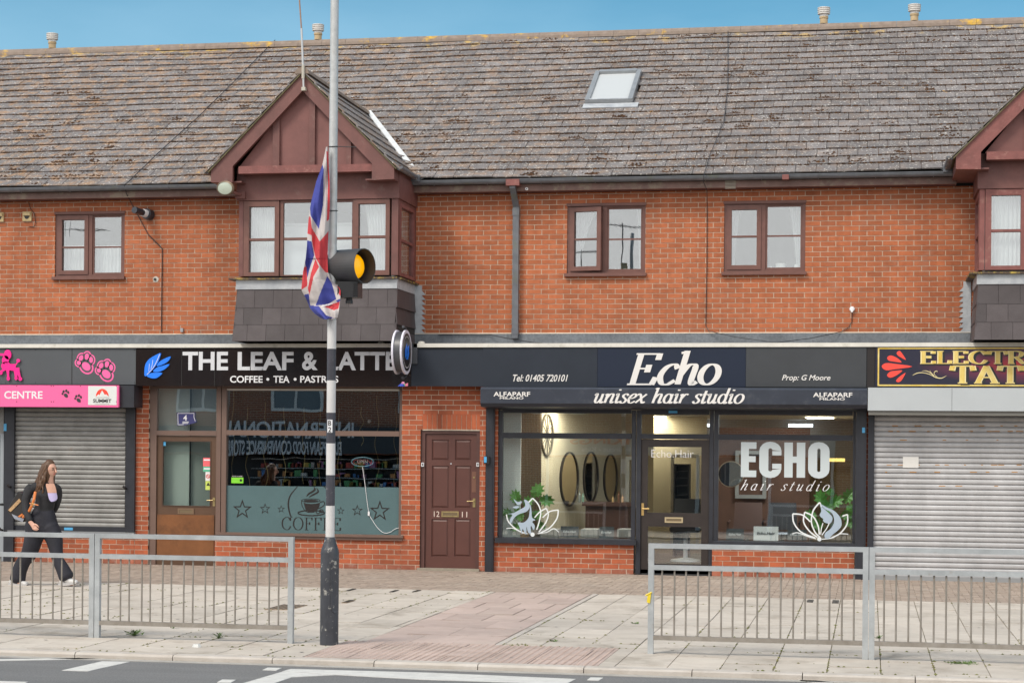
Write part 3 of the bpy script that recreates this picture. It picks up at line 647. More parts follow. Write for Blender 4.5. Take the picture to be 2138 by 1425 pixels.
# ridge tiles and vents
x = XL; rt = part('ridge', roof)
RIDGE = mat('ridge_tile', (.19, .145, .115), .9, c2=(.27, .215, .18), vscale=8, bump=.4, dirt=((.60, .36, .04), .85), dscale=3.5, dthr=.56)
while x < XR:
    prof = [(yr+.14*math.cos(a), zr-.035+.135*math.sin(a)) for a in [math.pi*i/8 for i in range(9)]]
    B = MB(); n = len(prof); B.prismx(prof, x+.002, x+.448); B.build('ridge_tile', RIDGE, rt, loc=(x+.22, yr, zr)); x += .45
for u, v in ((109, 105), (664, 88), (1720, 52), (1909, 45)):
    d = _ray(u, v); t_ = (yr+DC)/d[1]; xx = d[0]*t_; z0 = zr+.095
    B = MB(); B.lathe([(.068, 0), (.068, .09), (.078, .092), (.078, .12), (.068, .122), (.068, .14)], (xx, yr, z0), 18); o1 = B.build('ridge_vent', mat('buff_terracotta', (.45, .34, .2), .8, var=.15), roof, smooth=False)
    B = MB(); B.lathe([(r_*.86, z_*.86-.008) for r_, z_ in [(.088, .152), (.088, .20), (.125, .203), (.125, .222), (.112, .225), (.112, .24), (.128, .243), (.128, .262), (.114, .265), (.114, .28), (.13, .283), (.13, .302), (.115, .305), (.115, .32), (.13, .322), (.128, .335), (.0001, .34)]], (xx, yr, z0), 18)
    B.build('vent_cowl', mat('white_metal_cowl', (.62, .6, .57), .5, dirt=((.3, .25, .2), .6), dscale=20), o1)
# moss: lumps strung along the course edges, and clumps
mb = MB()
def lump(x, s, n, r, fl=.6):
    vs = [];
    for a, b in ((0, 1), (0, -1)): vs.append(RP(x, s, n+b*r*fl))
    k0 = len(mb.v); pts = [RP(x, s, n+r*fl)]+[RP(x+r*math.cos(w)*random.uniform(.7, 1.4), s+r*math.sin(w)*random.uniform(.6, 1.1), n-r*.1) for w in [i*math.pi*2/5 for i in range(5)]]+[RP(x, s, n-r*.5)]
    mb.cur = random.random()*.99+.005; mb._add(pts, [(0, i+1, (i+1) % 5+1) for i in range(5)]+[(6, (i+1) % 5+1, i+1) for i in range(5)])
from mathutils import noise as mn
for k in range(1, NC):
    x = -17
    while x < 3.5:
        dn = mn.noise(Vector((x*.35, k*.33, 0)))*.5+.5+.22*max(0, (k-10)/12)-(.12 if x > -1 else 0)
        x += random.uniform(.012, .075)*(.45/max(.12, dn))
        if any(RP(0, k*GA)[2] < DZA-.12-abs(x-dc)*DSL for dc in (DC1, DC2)): continue
        if SX0-.1 < x < SX1+.1 and SS0-.1 < k*GA < SS1+.1: continue
        lump(x, k*GA-.028+random.uniform(-.008, .008), .022, random.uniform(.010, .024)*(1.3 if random.random() < .15 else 1))
for _ in range(150):
    k = random.choice(range(0, NC)); x = random.uniform(-15, 2.4)
    if k > 14 and random.random() < .6: k = random.choice(range(0, 9))
    if any(RP(0, k*GA)[2] < DZA+.05-abs(x-dc)*DSL for dc in (DC1, DC2)): continue
    for i in range(random.randint(10, 34)):
        lump(x+random.gauss(0, .075), k*GA+.02+abs(random.gauss(0, .055)), .028, random.uniform(.007, .024))
for t_ in tiles:       # moss and dirt filling the upright joints
    if t_[2] == 0 and random.random() < .5: continue
    if random.random() < .30: continue
    a_, b_ = sorted((random.uniform(-.015, .27), random.uniform(-.015, .27)))
    if random.random() < .6: a_, b_ = -.015, .275
    w_ = random.uniform(.003, .0055); s0 = t_[2]*GA; mb.cur = random.random()*.99+.005; n_ = lambda q: .027-.075*q
    mb.quad(RP(t_[0]-.004-w_, s0+a_, n_(a_)), RP(t_[0]-.004+w_, s0+a_, n_(a_)), RP(t_[0]-.004+w_, s0+b_, n_(b_)), RP(t_[0]-.004-w_, s0+b_, n_(b_)))
    if random.random() < .35:
        for i in range(random.randint(1, 5)): lump(t_[0]+random.uniform(-.01, .008), s0+random.uniform(0, .25), .024, random.uniform(.007, .015))
tag(mb.build('moss', MOSS, roof), kind='stuff')
# skylight
sl = part('skylight', roof)
FR = mat('grey_aluminium', (.33, .34, .35), .4, metal=.4, var=.1)
def rb(B, x0, x1, s0, s1, n0, n1): B.hexa([RP(x0, s0, n1), RP(x1, s0, n1), RP(x1, s1, n1), RP(x0, s1, n1), RP(x0, s0, n0), RP(x1, s0, n0), RP(x1, s1, n0), RP(x0, s1, n0)])
B = MB(); w = .075; rb(B, SX0, SX0+w, SS0, SS1, -.02, .10); rb(B, SX1-w, SX1, SS0, SS1, -.02, .10); rb(B, SX0+w, SX1-w, SS1-.10, SS1, -.02, .115); rb(B, SX0+w, SX1-w, SS0, SS0+.07, -.02, .085); B.build('frame', FR, sl)
B = MB(); rb(B, SX0+.02, SX1-.02, SS0+.012, SS0+.05, .087, .098); rb(B, SX0-.02, SX1+.1, SS0-.2, SS0-.01, .02, .035); B.build('apron', LEAD, sl)
B = MB(); rb(B, SX0+w, SX1-w, SS0+.07, SS1-.10, .05, .065); B.build('pane', mat('skylight_glass', (.47, .49, .50), .35, spec=.3), sl)

# ---- eaves: fascia board, soffit, gutter
eav = part('eaves', TERR)
def eaves_run(x0, x1):
    B = MB(); B.box(x0, x1, .30, .325, 5.70, 5.87); B.build('fascia_board', mat('stained_fascia_board', (.15, .085, .07), .6, var=.25, vscale=3, dirt=((.24, .19, .14), .75), dscale=5, dthr=.52), eav)
    B = MB(); B.box(x0, x1, .325, YU-.002, 5.705, 5.725); B.build('soffit_board', BROWN, eav)
    B = MB(); pr = [(.235+.062*math.cos(a), 5.862+.06*math.sin(a)) for a in [math.pi+math.pi*i/8 for i in range(9)]]; pr2 = [(.235+.056*math.cos(a), 5.864+.054*math.sin(a)) for a in [2*math.pi-math.pi*i/8 for i in range(9)]]
    for i in range(8):
        B.quad((x0, *pr[i]), (x1, *pr[i]), (x1, *pr[i+1]), (x0, *pr[i+1])); B.quad((x0, *pr2[i]), (x1, *pr2[i]), (x1, *pr2[i+1]), (x0, *pr2[i+1]))
    B.box(x0, x1, .168, .1745, 5.858, 5.868)
    B.build('gutter', GUT, eav, smooth=False)
    x = x0+.4
    while x < x1-.1:
        B = MB()
        pb = [(.235+.066*math.cos(a), 5.862+.064*math.sin(a)) for a in [math.pi+math.pi*i/8 for i in range(9)]]+[(.297, 5.82), (.297, 5.80)]
        B.tube([(x, *p) for p in pb], .006, 5); B.build('gutter_bracket', GUT, eav); x += .82
B1X0, B1X1 = DC1-1.44, DC1+1.44; B2X0, B2X1 = DC2-1.44, DC2+1.44
eaves_run(XL, B1X0+.1); eaves_run(B1X1-.1, B2X0+.1); eaves_run(B2X1-.1, XR)
for u0, u1, v0, v1 in ((1056, 1084, 373.5, 387),): 
    B = MB(); pbox(B, u0, v0, u1, v1, .15, .30); B.build('gutter_outlet', BROWNR, eav)
B = MB(); pbox(B, 1633, 364, 1647, 374, .155, .29); B.build('gutter_joint', BROWNR, eav)
B = MB()
for i in range(6):
    a = rect(1514, 377+i*3, 1536, 378.4+i*3, .29); B.box(a[0], a[1], .288, .299, a[2], a[3])
B.build('vent_grille', mat('pale_plastic_vent', (.3, .27, .22), .6), eav)

# downpipe
dp = part('downpipe', TERR)
x0, x1, _, _ = rect(1071.8, 430, 1084.2, 700, YU-.02); xm = (x0+x1)/2; zt = ZV(433, YU-.05, 1075)
B = MB(); B.box(x0, x1, YU-.105, YU-.02, 3.50, zt); B.box(x0-.006, x1+.006, YU-.111, YU-.018, zt-.13, zt-.02); B.box(x0-.006, x1+.006, YU-.111, YU-.018, 3.56, 3.64)
xt = XU(1070.5, .22, 395); B.hexa([(xt-.042, .19, 5.73), (xt+.042, .19, 5.73), (xt+.042, .27, 5.73), (xt-.042, .27, 5.73), (x0, YU-.105, zt), (x1, YU-.105, zt), (x1, YU-.02, zt), (x0, YU-.02, zt)])
B.box(xt-.045, xt+.045, .185, .275, 5.73, 5.85)
B.build('pipe', GUT, dp)

# ---- flat strip roof over the shops, white drip trim
sr = part('shop_roof', TERR)
YF = -.25
B = MB(); B.hexa([(XL, -.19, 3.33), (XR, -.19, 3.33), (XR, YU-.03, 3.37), (XL, YU-.03, 3.37), (XL, -.19, 3.28), (XR, -.19, 3.28), (XR, YU-.03, 3.30), (XL, YU-.03, 3.30)]); B.build('felt_covering', FELT, sr)
x = XL
while x < XR:      # upstand of mineral felt, strip by strip, with a fillet of mortar on top
    w_ = random.uniform(.80, .95); d_ = random.uniform(0, .006); B = MB(); B.hexa([(x, YU-.055-d_, 3.34), (x+w_, YU-.055-d_*.5, 3.34), (x+w_, YU-.022, 3.571+random.uniform(-.006, .006)), (x, YU-.022, 3.571+random.uniform(-.006, .006)), (x, YU-.002, 3.34), (x+w_, YU-.002, 3.34), (x+w_, YU-.002, 3.571), (x, YU-.002, 3.571)]); B.build('felt_upstand', FELT, sr, loc=(x, YU, 3.34)); x += w_+.002
B = MB(); B.prismx([(YU-.024, 3.572), (YU-.001, 3.572), (YU-.001, 3.588)], XL, XR); B.build('mortar_fillet', MORT, sr)
B = MB(); B.box(XL, XR, YF-.03, -.19, 3.325, 3.383); B.build('white_drip_trim', WHITEP, sr)
B = MB(); B.box(XL, XR, -.2, YU, 3.06, 3.10); B.build('soffit', mat('dark_soffit', (.05, .045, .04), .8), sr)
B = MB(); B.box(XL, XR, YF+.035, YF+.06, 2.77, 3.325); B.build('backing_board', mat('black_backing', (.02, .02, .022), .7), sr)

# ---- windows in the upper wall
CURT = mat('white_net_curtain', (.68, .69, .70), .9, var=.05, vscale=4)
ROOMG = mat('dim_room', (.24, .245, .25), .95, var=.15, vscale=1.2)
def curtain(label, x0, x1, z0, z1, y, folds, flare=0., m=None, amp=.02, lace=False, name='net_curtain'):
    """a hanging cloth; flare moves its inner edge as it falls"""
    B = MB(); n = folds*6; h = 10; V = []
    for j in range(h+1):
        t = j/h; z = z1+(z0-z1)*t
        for i in range(n+1):
            q = i/n; xx = x0+(x1-x0)*q
            if flare > 0: xx = x0+(x1-x0)*q*(1-flare*t**.7)
            if flare < 0: xx = x1-(x1-x0)*(1-q)*(1+flare*t**.7)
            zz = z
            if lace and j == h: zz += .02*abs(math.sin(q*math.pi*folds))
            V.append((xx, y+amp*math.sin(q*folds*2*math.pi)+.004*random.random(), zz))
    B._add(V, [(j*(n+1)+i, j*(n+1)+i+1, (j+1)*(n+1)+i+1, (j+1)*(n+1)+i) for j in range(h) for i in range(n)])
    o = B.build(name, m or CURT, smooth=True, loc=((x0+x1)/2, y, z0)); return tag(o, label, 'curtain')
def room(parent, x0, x1, z0, z1, y0, dep, m=None):
    B = MB(); B.box(x0-.1, x1+.1, y0+dep, y0+dep+.05, z0-.1, z1+.1); B.box(x0-.15, x0-.1, y0, y0+dep, z0-.1, z1+.1); B.box(x1+.1, x1+.15, y0, y0+dep, z0-.1, z1+.1)
    B.box(x0-.1, x1+.1, y0, y0+dep, z0-.15, z0-.1); B.box(x0-.1, x1+.1, y0, y0+dep, z1+.1, z1+.15); B.build('room_shell', m or ROOMG, parent)
def window(R, panes, label, split_u, vt, open_left=0.):
    """two-light casement: panes are photograph rectangles, split_u the mullion, vt the glazing bar heights"""
    x0, x1, z0, z1 = R; w = part('window', TERR); w['label'] = label; Y = YU+.02
    B = MB(); ring(B, x0, x1, z0, z1, .045, Y, Y+.08, wt=.05, wb=.05); B.box(x0-.01, x1+.01, Y-.035, Y+.005, z1-.03, z1+.012); B.build('window_frame', BROWNW, w)
    B = MB(); B.box(x0-.03, x1+.02, YU-.06, Y+.04, z0-.035, z0+.012); B.build('window_sill', BROWNW, w)
    xm = XU(split_u, Y, 500); B = MB(); B.box(xm-.035, xm+.03, Y+.002, Y+.078, z0+.05, z1-.05); B.build('mullion', BROWNW, w)
    for s_, (xa, xb) in enumerate(((x0+.045, xm-.035), (xm+.03, x1-.045))):
        zt_, zb_ = z1-.05, z0+.05; zm = ZV(vt[s_], Y, 600 if R is WA else 1300); fw = .065 if s_ == 0 else .028
        hinge = part('casement', w, ((xa, Y, (zt_+zb_)/2))); 
        yb = Y-.012 if s_ == 0 else Y+.02
        B = MB(); ring(B, xa, xb, zb_, zt_, fw, yb, Y+.06); B.box(xa+fw, xb-fw, yb+.01, Y+.05, zm-.013, zm+.013)
        o1 = B.build('sash_frame', BROWNW, hinge)
        o2 = pane('pane', hinge, xa+fw, xb-fw, zm+.013, zt_-fw, Y+.03, WINGL, tilt=.002); o3 = pane('pane', hinge, xa+fw, xb-fw, zb_+fw, zm-.013, Y+.03, WINGL, tilt=-.002)
        if s_ == 0 and open_left: hinge.rotation_euler = (0, 0, -open_left)
    room(w, x0, x1, z0, z1, Y+.1, 1.6)
window(WA, None, 'two-light brown window with lace curtains in its lower half', 189, (511, 511))
window(WC, None, 'two-light brown window whose left casement stands ajar', 1263, (499, 499), open_left=rad(12))
window(WD, None, 'two-light brown window with pots on its sill', 1594, (496.5, 496))
a = rect(128, 512, 183, 573, YU+.16); curtain('white lace half curtain behind the left light of the far left window', a[0], a[1], a[2]+.03, a[3], YU+.17, 7, amp=.012, lace=True)
a = rect(196, 512, 257, 573, YU+.16); curtain('white lace half curtain behind the right light of the far left window', a[0], a[1], a[2]+.01, a[3], YU+.17, 8, amp=.012, lace=True)
a = rect(1196, 436, 1247, 560, YU+.3); curtain('white curtain drawn aside to the left in the window with the open casement', a[0], a[1], a[2], a[3], YU+.3, 5, flare=.75)
a = rect(1328, 434, 1343, 572, YU+.3); curtain('sliver of white curtain at the right of the window with the open casement', a[0], a[1], a[2], a[3], YU+.3, 3, flare=-.5)
a = rect(1524, 436, 1546, 562, YU+.3); curtain('white curtain tied to the left of the window with pots', a[0], a[1], a[2], a[3], YU+.3, 4, flare=.6)
a = rect(1646, 430, 1676, 562, YU+.3); curtain('white curtain tied to the right of the window with pots', a[0], a[1], a[2], a[3], YU+.3, 4, flare=-.6)
POTW = mat('white_pottery', (.75, .74, .72), .4, dirt=((.35, .5, .5), .5), dscale=25)
def pot(u, v, r, h, label, plant=0):
    xx, zz = W(u, v, YU+.2); B = MB(); B.lathe([(.0001, 0), (r*.85, 0), (r, h*.3), (r, h), (r*.88, h), (r*.85, h*.8), (.0001, h*.8)], (0, 0, 0), 14); o = B.build('pot', POTW, smooth=False); o.location = (xx, YU+.2, zz); tag(o, label, 'pot')
    if plant:
        B = MB()
        for i in range(plant):
            a = random.uniform(-.6, .6); L = random.uniform(.12, .28); p = [(0, 0, h*.8), (math.sin(a)*L*.5, 0, h*.8+L*.6), (math.sin(a)*L*1.1, random.uniform(-.02, .02), h*.8+L*.9)]; B.tube(p, [.006, .005, .001], 4)
        B.build('leaf', mat('grey_green_leaf', (.22, .27, .15), .7), o)
zz = 571
pot(1288, 567, .035, .045, 'left one of two small white pots behind the window beside the downpipe'); pot(1306, 567, .035, .045, 'right one of two small white pots behind the window beside the downpipe'); pot(1336, 567, .035, .05, 'white pot in the right corner of the window with the open casement')
pot(1532, 559, .05, .035, 'low white pot in the left corner of the right upper window'); pot(1581, 559, .035, .045, 'small white pot by the mullion of the right upper window'); pot(1608, 562, .03, .045, 'small white pot just right of the mullion in the right upper window')
pot(1630, 562, .075, .085, 'big white patterned pot with spiky plant in the right upper window', 7); pot(1665, 562, .05, .07, 'white pot with trailing plant at the right of the right upper window', 9)

# ---- gabled bay windows
YB0 = -.58
def bay(name_label, xa, xb, dcx, full=True):
    b = part('bay_window', TERR); b['label'] = name_label
    dx = dcx-DC1; T = lambda u0, v0, u1, v1, Y: (lambda r: (r[0]+dx, r[1]+dx, r[2], r[3]))(rect(u0, v0, u1, v1, Y))
    Zs = ZV(577, YB0, 660); Zl = ZV(600.5, YB0, 660); Zh = ZV(417, YB0, 660); Zbt = ZV(712, YB0, 660)
    # corner posts and frames
    sashz0, sashz1 = Zs+.012, Zh
    PM = BROWNR if full is False else BROWN
    B = MB(); B.box(xa, xa+.07, YB0, YB0+.09, sashz0, sashz1); B.build('corner_post', PM, b); B = MB(); B.box(xb-.10, xb, YB0, YB0+.09, sashz0, sashz1); B.build('corner_post', PM, b); B = MB()
    B.box(xa, xa+.07, YB0+.09, YU+.08, sashz1-.05, sashz1); B.box(xb-.07, xb, YB0+.09, YU+.08, sashz1-.05, sashz1)
    B.build('side_head', PM, b); B = MB(); B.box(xa, xa+.07, YU-.09, YU+.08, sashz0, sashz1-.05); B.build('wall_post', PM, b); B = MB(); B.box(xb-.07, xb, YU-.09, YU+.08, sashz0, sashz1-.05); B.build('wall_post', PM, b)
    fm = BROWNW if full else BROWNR
    us = [(509, 582.8, 520, 573.5, (429.6, 498.5, 567)), (584, 736, 590.6, 734.3, (422, 497.5, 573)), (737.2, 813.5, 748, 805, (427, 495.5, 565))]
    for i, (ua, ub, ga, gb, vv) in enumerate(us):
        X0, X1 = XU(ua, YB0, 500)+dx, XU(ub, YB0, 500)+dx; g0, g1 = XU(ga, YB0, 500)+dx, XU(gb, YB0, 500)+dx
        c = part('casement', b); B = MB(); yb = YB0-.012 if i != 1 else YB0+.012; z0, z1 = ZV(vv[2], YB0, 660), ZV(vv[0], YB0, 660); zm = ZV(vv[1], YB0, 660)
        B.box(X0, g0, yb, YB0+.07, sashz0, sashz1-.004); B.box(g1, X1, yb, YB0+.07, sashz0, sashz1-.004); B.box(g0, g1, yb, YB0+.07, z1, sashz1-.004); B.box(g0, g1, yb, YB0+.07, sashz0, z0); B.box(g0, g1, yb+.01, YB0+.06, zm-.018, zm+.018)
        B.build('sash_frame', fm, c); pane('pane', c, g0, g1, zm+.018, z1, YB0+.04, WINGL, tilt=.001*(i-1)); pane('pane', c, g0, g1, z0, zm-.018, YB0+.04, WINGL, tilt=-.001)
    # side lights
    for xs, sg in ((xa, -1), (xb, 1)):
        c = part('side_casement', b); xo, xi = xs, xs-sg*.055; y0, y1 = YB0+.092, YU-.092; B = MB(); z0, z1 = sashz0, sashz1-.052; f = .085; zm = (z0+z1)/2
        B.box(xo+sg*.008, xi, y0, y0+f, z0, z1); B.box(xo+sg*.008, xi, y1-f, y1, z0, z1); B.box(xo+sg*.008, xi, y0+f, y1-f, z0, z0+f*.6); B.box(xo+sg*.008, xi, y0+f, y1-f, z1-f*.6, z1); B.box(xo, xi, y0+f, y1-f, zm-.018, zm+.018); B.build('sash_frame', BROWNR, c)
        for za, zb in ((z0+f*.6, zm-.018), (zm+.018, z1-f*.6)):
            B = MB(); B.box(xo-sg*.03, xo-sg*.034, y0+f, y1-f, za, zb); B.build('pane', WINGL, c)
    # sill, lead apron
    B = MB(); B.prism([(xa-.13, Zs-.045), (xb+.01, Zs-.045), (xb+.01, Zs-.02), (xa-.13, Zs-.02)], YB0-.08, YB0+.01)
    for xo, xi in ((xa-.13, xa), (xb, xb+.05)): B.box(xo, xi, YB0+.01, YU-.002, Zs-.045, Zs-.02)
    B.box(xa, xb, YB0+.01, YU, Zs-.04, Zs-.01)
    B.build('sill', mat('mossy_brown_sill', (.07, .045, .035), .7, dirt=((.55, .40, .06), .9), dscale=6, dthr=.50), b)
    B = MB(); B.box(xa-.03, xb+.0, YB0-.03, YU-.004, Zl-.02, Zs-.046); B.build('lead_apron', LEAD, b)
    # tile hanging, three courses flaring outwards to the foot
    core = MB(); core.prism([(xa+.0, Zbt+.02), (xb-.0, Zbt+.02), (xb-.02, Zl-.02), (xa+.02, Zl-.02)], YB0+.06, YU-.003); core.build('cheek_board', mat('dark_board', (.03, .027, .025), .9), b)
    vs = [600.5, 642, 677.5, 712]; zs = [ZV(v, YB0, 660) for v in vs]; tl = part('tile_hanging', b)
    for r in range(3):
        zt_, zb_ = zs[r]+.03, zs[r+1]; ft, fb = .012+.022*r, .030+.022*r+.012; ex = lambda t: .012+.05*t
        e0, e1 = ex(r/3), ex((r+1)/3); L0, L1 = xa-e0, xa-e1; R0, R1 = xb, xb+.004; wd = .292; n = int((R1-L1)/wd)+2; off = (0, .5, .22)[r]*wd
        for i in range(n):
            a_, b_ = L1-off+i*wd+.002, L1-off+(i+1)*wd-.002; a_, b_ = max(a_, L1), min(b_, R1)
            if b_-a_ < .03: continue
            B = MB(); ta, tb = max(a_, L0), min(b_, R0)
            yt, ybm = YB0-ft, YB0-fb; B.hexa([(a_, ybm, zb_), (b_, ybm, zb_), (tb, yt, zt_), (ta, yt, zt_), (a_, ybm+.014, zb_), (b_, ybm+.014, zb_), (tb, yt+.014, zt_), (ta, yt+.014, zt_)])
            B.build('hanging_tile', HTILE, tl, loc=((a_+b_)/2, YB0, zb_))
        for sg, xo in ((-1, L1), (1, R1)):
            y = YB0-fb+.02; i = 0; off2 = (.13, .0, .2)[r]
            while y < YU-.04:
                y1 = min(y+(wd-off2 if i == 0 else wd)-.004, YU-.008); B = MB(); xt = xo-sg*.03; B.hexa([(xo+sg*.008, y, zb_), (xo+sg*.008, y1, zb_), (xt+sg*.01, y1, zt_), (xt+sg*.01, y, zt_), (xo-sg*.008, y, zb_), (xo-sg*.008, y1, zb_), (xt-sg*.006, y1, zt_), (xt-sg*.006, y, zt_)])
                B.build('hanging_tile', HTILE, tl, loc=(xo, y, zb_)); y = y1+.004; i += 1
    # stepped lead flashing where the cheek meets the wall
    B = MB()
    for sg, xo in ((1, xb+.012), (-1, xa-.07)):
        z = Zbt-.06; B.box(min(xo-sg*.02, xo+sg*.09), max(xo-sg*.02, xo+sg*.09), YU-.014, YU-.001, z, Zs-.05)
        while z < Zs-.13:
            P = [(xo+sg*.0901, z), (xo+sg*.15, z+.004), (xo+sg*.0901, z+.066)]; B.prism(P if sg > 0 else P[::-1], YU-.013, YU-.001); z += .075
    B.build('stepped_flashing', LEAD, b)
    # header beam round the bay, gable
    zh1 = 5.99; B = MB(); B.box(xa-.03, xb+.02, YB0-.03, YB0+.08, Zh+.002, zh1); B.box(xb-.09, xb+.02, YB0+.08, YU+.1, Zh+.002, zh1); B.box(xa-.03, xa+.08, YB0+.08, YU+.1, Zh+.002, zh1); B.build('header_beam', BROWN, b)
    YG = -.86; ap = ZV(170, YG, 635); zt0 = ZV(359.5, YG, 640); zt1 = ZV(344, YG, 640)
    tx0, tx1 = XU(497, YG, 350)+dx, XU(781.5, YG, 350)+dx; cx = dcx; hw = 1.40
    zE = ZV(352, YG, 447); zA = DZA-.03
    B = MB(); B.prism([(tx0-.02, zt1-.005), (tx1+.02, zt1-.005), (cx, zA-.12)], YG+.10, YG+.14); B.build('gable_panel', mat('brown_gable_board', (.175, .070, .062), .6, var=.15, vscale=2.5, bump=.1, dirt=((.30, .16, .13), .7), dscale=12, dthr=.66), b)
    B = MB(); B.box(tx0, tx1, YG+.02, YG+.15, zt0, zt1); B.build('tie_beam', BROWNR, b)
    B = MB(); B.box(tx0, tx1, YG+.151, YB0+.0, zt0+.01, zt0+.04); B.build('gable_soffit', BROWN, b)
    for ua, ub, vt_ in ((567, 581, 250), (643, 655, 203), (721, 731, 262)):
        X0, X1 = XU(ua, YG, 300)+dx, XU(ub, YG, 300)+dx; zt_ = DZA-abs((X0+X1)/2-cx)-.18; B = MB(); B.box(X0, X1, YG+.055, YG+.098, zt1+.001, zt_); B.build('gable_stud', BROWN, b)
    for sg in (-1, 1):     # barge boards with a boxed foot
        e = cx+sg*hw; y0, y1 = YG-.02, YG+.05
        P = [(cx, zA), (e, zA-hw*DSL), (e, 5.745), (e-sg*.335, 5.735), (e-sg*.335, ZV(343, YG, 498)-.03), (cx, zA-.262)]
        B = MB(); B.prism(P, y0, y1); B.build('barge_board', BROWN if full else BROWNR, b)
        B = MB(); B.hexa([(e-sg*.05, y1, 5.745), (e, y1, 5.745), (e, YU, 5.745), (e-sg*.05, YU, 5.745), (e-sg*.05, y1, 5.90), (e, y1, 5.90), (e, YU, 5.90), (e-sg*.05, YU, 5.90)]); B.box(e-sg*.05, e-sg*.45, y1, YU, 5.745, 5.765); B.build('eaves_board', BROWN, b)
        g0 = e+sg*.07
        B = MB(); pr = [(g0+.055*math.cos(a), 5.93+.055*math.sin(a)) for a in [math.pi+math.pi*i/7 for i in range(8)]]
        for i in range(7): B.quad((pr[i][0], YG+.0, pr[i][1]), (pr[i+1][0], YG+.0, pr[i+1][1]), (pr[i+1][0], .2, pr[i+1][1]), (pr[i][0], .2, pr[i][1]))
        B.prism([(p[0], p[1]) for p in pr], YG-.006, YG+.0); B.box(g0-.065, g0+.065, .12, .24, 5.85, 5.95)
        B.build('gutter', GUT, b)
    # bay roof: tiles in courses on both slopes
    rf = part('gable_roof', b); hyp = math.sqrt(2)
    for sg in (-1, 1):
        P3 = lambda t, y, n: (cx+sg*(t/hyp+n/hyp), y, DZA-t/hyp+n/hyp)
        nT = 7; Lr = (hw+.09)*hyp; gz_ = Lr/nT
        B = MB(); yb = lambda t: YE+((DZA-t/hyp)-ZE)/math.tan(AL)
        B._add([P3(0, YG-.05, -.03), P3(Lr-.05, YG-.05, -.03), P3(Lr-.05, max(yb(Lr), .25), -.03), P3(0, yb(0), -.03), P3(0, YG-.05, -.015), P3(Lr-.05, YG-.05, -.015), P3(Lr-.05, max(yb(Lr), .25), -.015), P3(0, yb(0), -.015)],
               [(0, 1, 2, 3), (7, 6, 5, 4), (0, 4, 5, 1), (1, 5, 6, 2), (2, 6, 7, 3), (3, 7, 4, 0)]); B.build('roof_board', mat('mossy_verge', (.13, .11, .06), .95, var=.3, vscale=18), rf)
        for k in range(nT):
            t0, t1 = k*gz_-.03, (k+1)*gz_; y = YG-.055-(0 if k % 2 else .15); yend = yb((t0+t1)/2)+.10
            while y < yend:
                ya, y1 = max(y, YG-.055), min(y+.297, yend); y += .3
                if y1-ya < .04: continue
                B = MB(); t0c = max(t0, 0); B.hexa([P3(t0c, ya, .004), P3(t1, ya, .026), P3(t1, y1, .026), P3(t0c, y1, .004), P3(t0c, ya, -.012), P3(t1, ya, .006), P3(t1, y1, .006), P3(t0c, y1, -.012)])
                B.build('roof_tile', ROOF, rf, loc=P3(t0, ya, 0))
        # valley lead
        a_, c_ = P3(.0, yb(0)-.1, .03), P3(Lr-.02, YE+.02, .03); w_ = .085
        B = MB(); pA, pB = Vector(a_), Vector(c_); 
        B.hexa([pA+Vector((0, 0, -.03)), pB+Vector((0, 0, -.03)), pB+Vector((sg*w_*.9, -.0, .0)), pA+Vector((sg*w_*.9, 0, .0)), pA+Vector((0, 0, .0)), pB+Vector((0, 0, .0)), pB+Vector((sg*w_*.9, 0, .018)), pA+Vector((sg*w_*.9, 0, .018))]); 
        B.build('valley_lead', mat('pale_valley_lead', (.62, .64, .66), .5, var=.12, vscale=6), rf)
    y = YG-.06
    while y < YE+(DZA-ZE)/math.tan(AL)-.1:
        B = MB(); pr = [(cx+.11*math.cos(a), DZA-.05+.10*math.sin(a)) for a in [math.pi*i/6 for i in range(7)]]; B.prism(pr, y, y+.44); B.build('ridge_tile', RIDGE, rf, loc=(cx, y, DZA)); y += .445
    room(b, xa+.25, xb-.25, Zs, Zh, YB0+.2, 2.2, mat('pale_room', (.42, .43, .44), .95))
    return dx
bay('brown gabled bay above the coffee shop sign', B1[0], B1[1], DC1)
bay('weathered red-brown gabled bay at the right edge', B2[0], B2[1], DC2, full=False)
def bcurt(u0, v0, u1, v1, label, dx=0, **k):
    a = rect(u0, v0, u1, v1, YB0+.14); return curtain(label, a[0]+dx, a[1]+dx, a[2], a[3], YB0+.14, **k)
bcurt(519, 428, 575, 568, 'white slatted blind behind the left light of the gabled bay', folds=12, amp=.006)
bcurt(760, 426, 808, 566, 'white net curtain drawn back in the right light of the gabled bay', folds=7, flare=-.35)
bcurt(589, 502, 736, 574, 'plain white blind filling the lower middle light of the gabled bay', folds=2, amp=.002, m=mat('white_blind', (.66, .68, .72), .8), name='roller_blind')
B = MB(); a = rect(589, 466, 736, 500, YB0+.3); B.box(a[0], a[1], YB0+.3, YB0+.34, a[2], a[3]); B.box(a[0], a[1], YB0+.28, YB0+.299, a[3]-.03, a[3]); o = B.build('window_board', mat('white_board', (.7, .71, .72), .6), loc=(a[0], YB0+.3, a[2])); tag(o, 'white board and rail seen through the upper middle light of the gabled bay', 'board')
B = MB(); n = 30
for i in range(n):
    y0_, y1_ = -.42+i*.8/n, -.42+(i+1)*.8/n; f = lambda q: -6.95+.015*math.sin(q*40); B.quad((f(y0_), y0_, 4.40), (f(y1_), y1_, 4.40), (f(y1_), y1_, 5.42), (f(y0_), y0_, 5.42))
tag(B.build('net_curtain', CURT, loc=(-6.95, 0, 4.4)), 'pale net curtain behind the narrow side light of the gabled bay', 'curtain')
DXB = DC2-DC1
a = rect(2070, 400, 2150, 556, YB0+.14); curtain('white net curtain in the red-brown bay at the right edge', a[0], a[1], a[2], a[3], YB0+.14, 9, amp=.015)

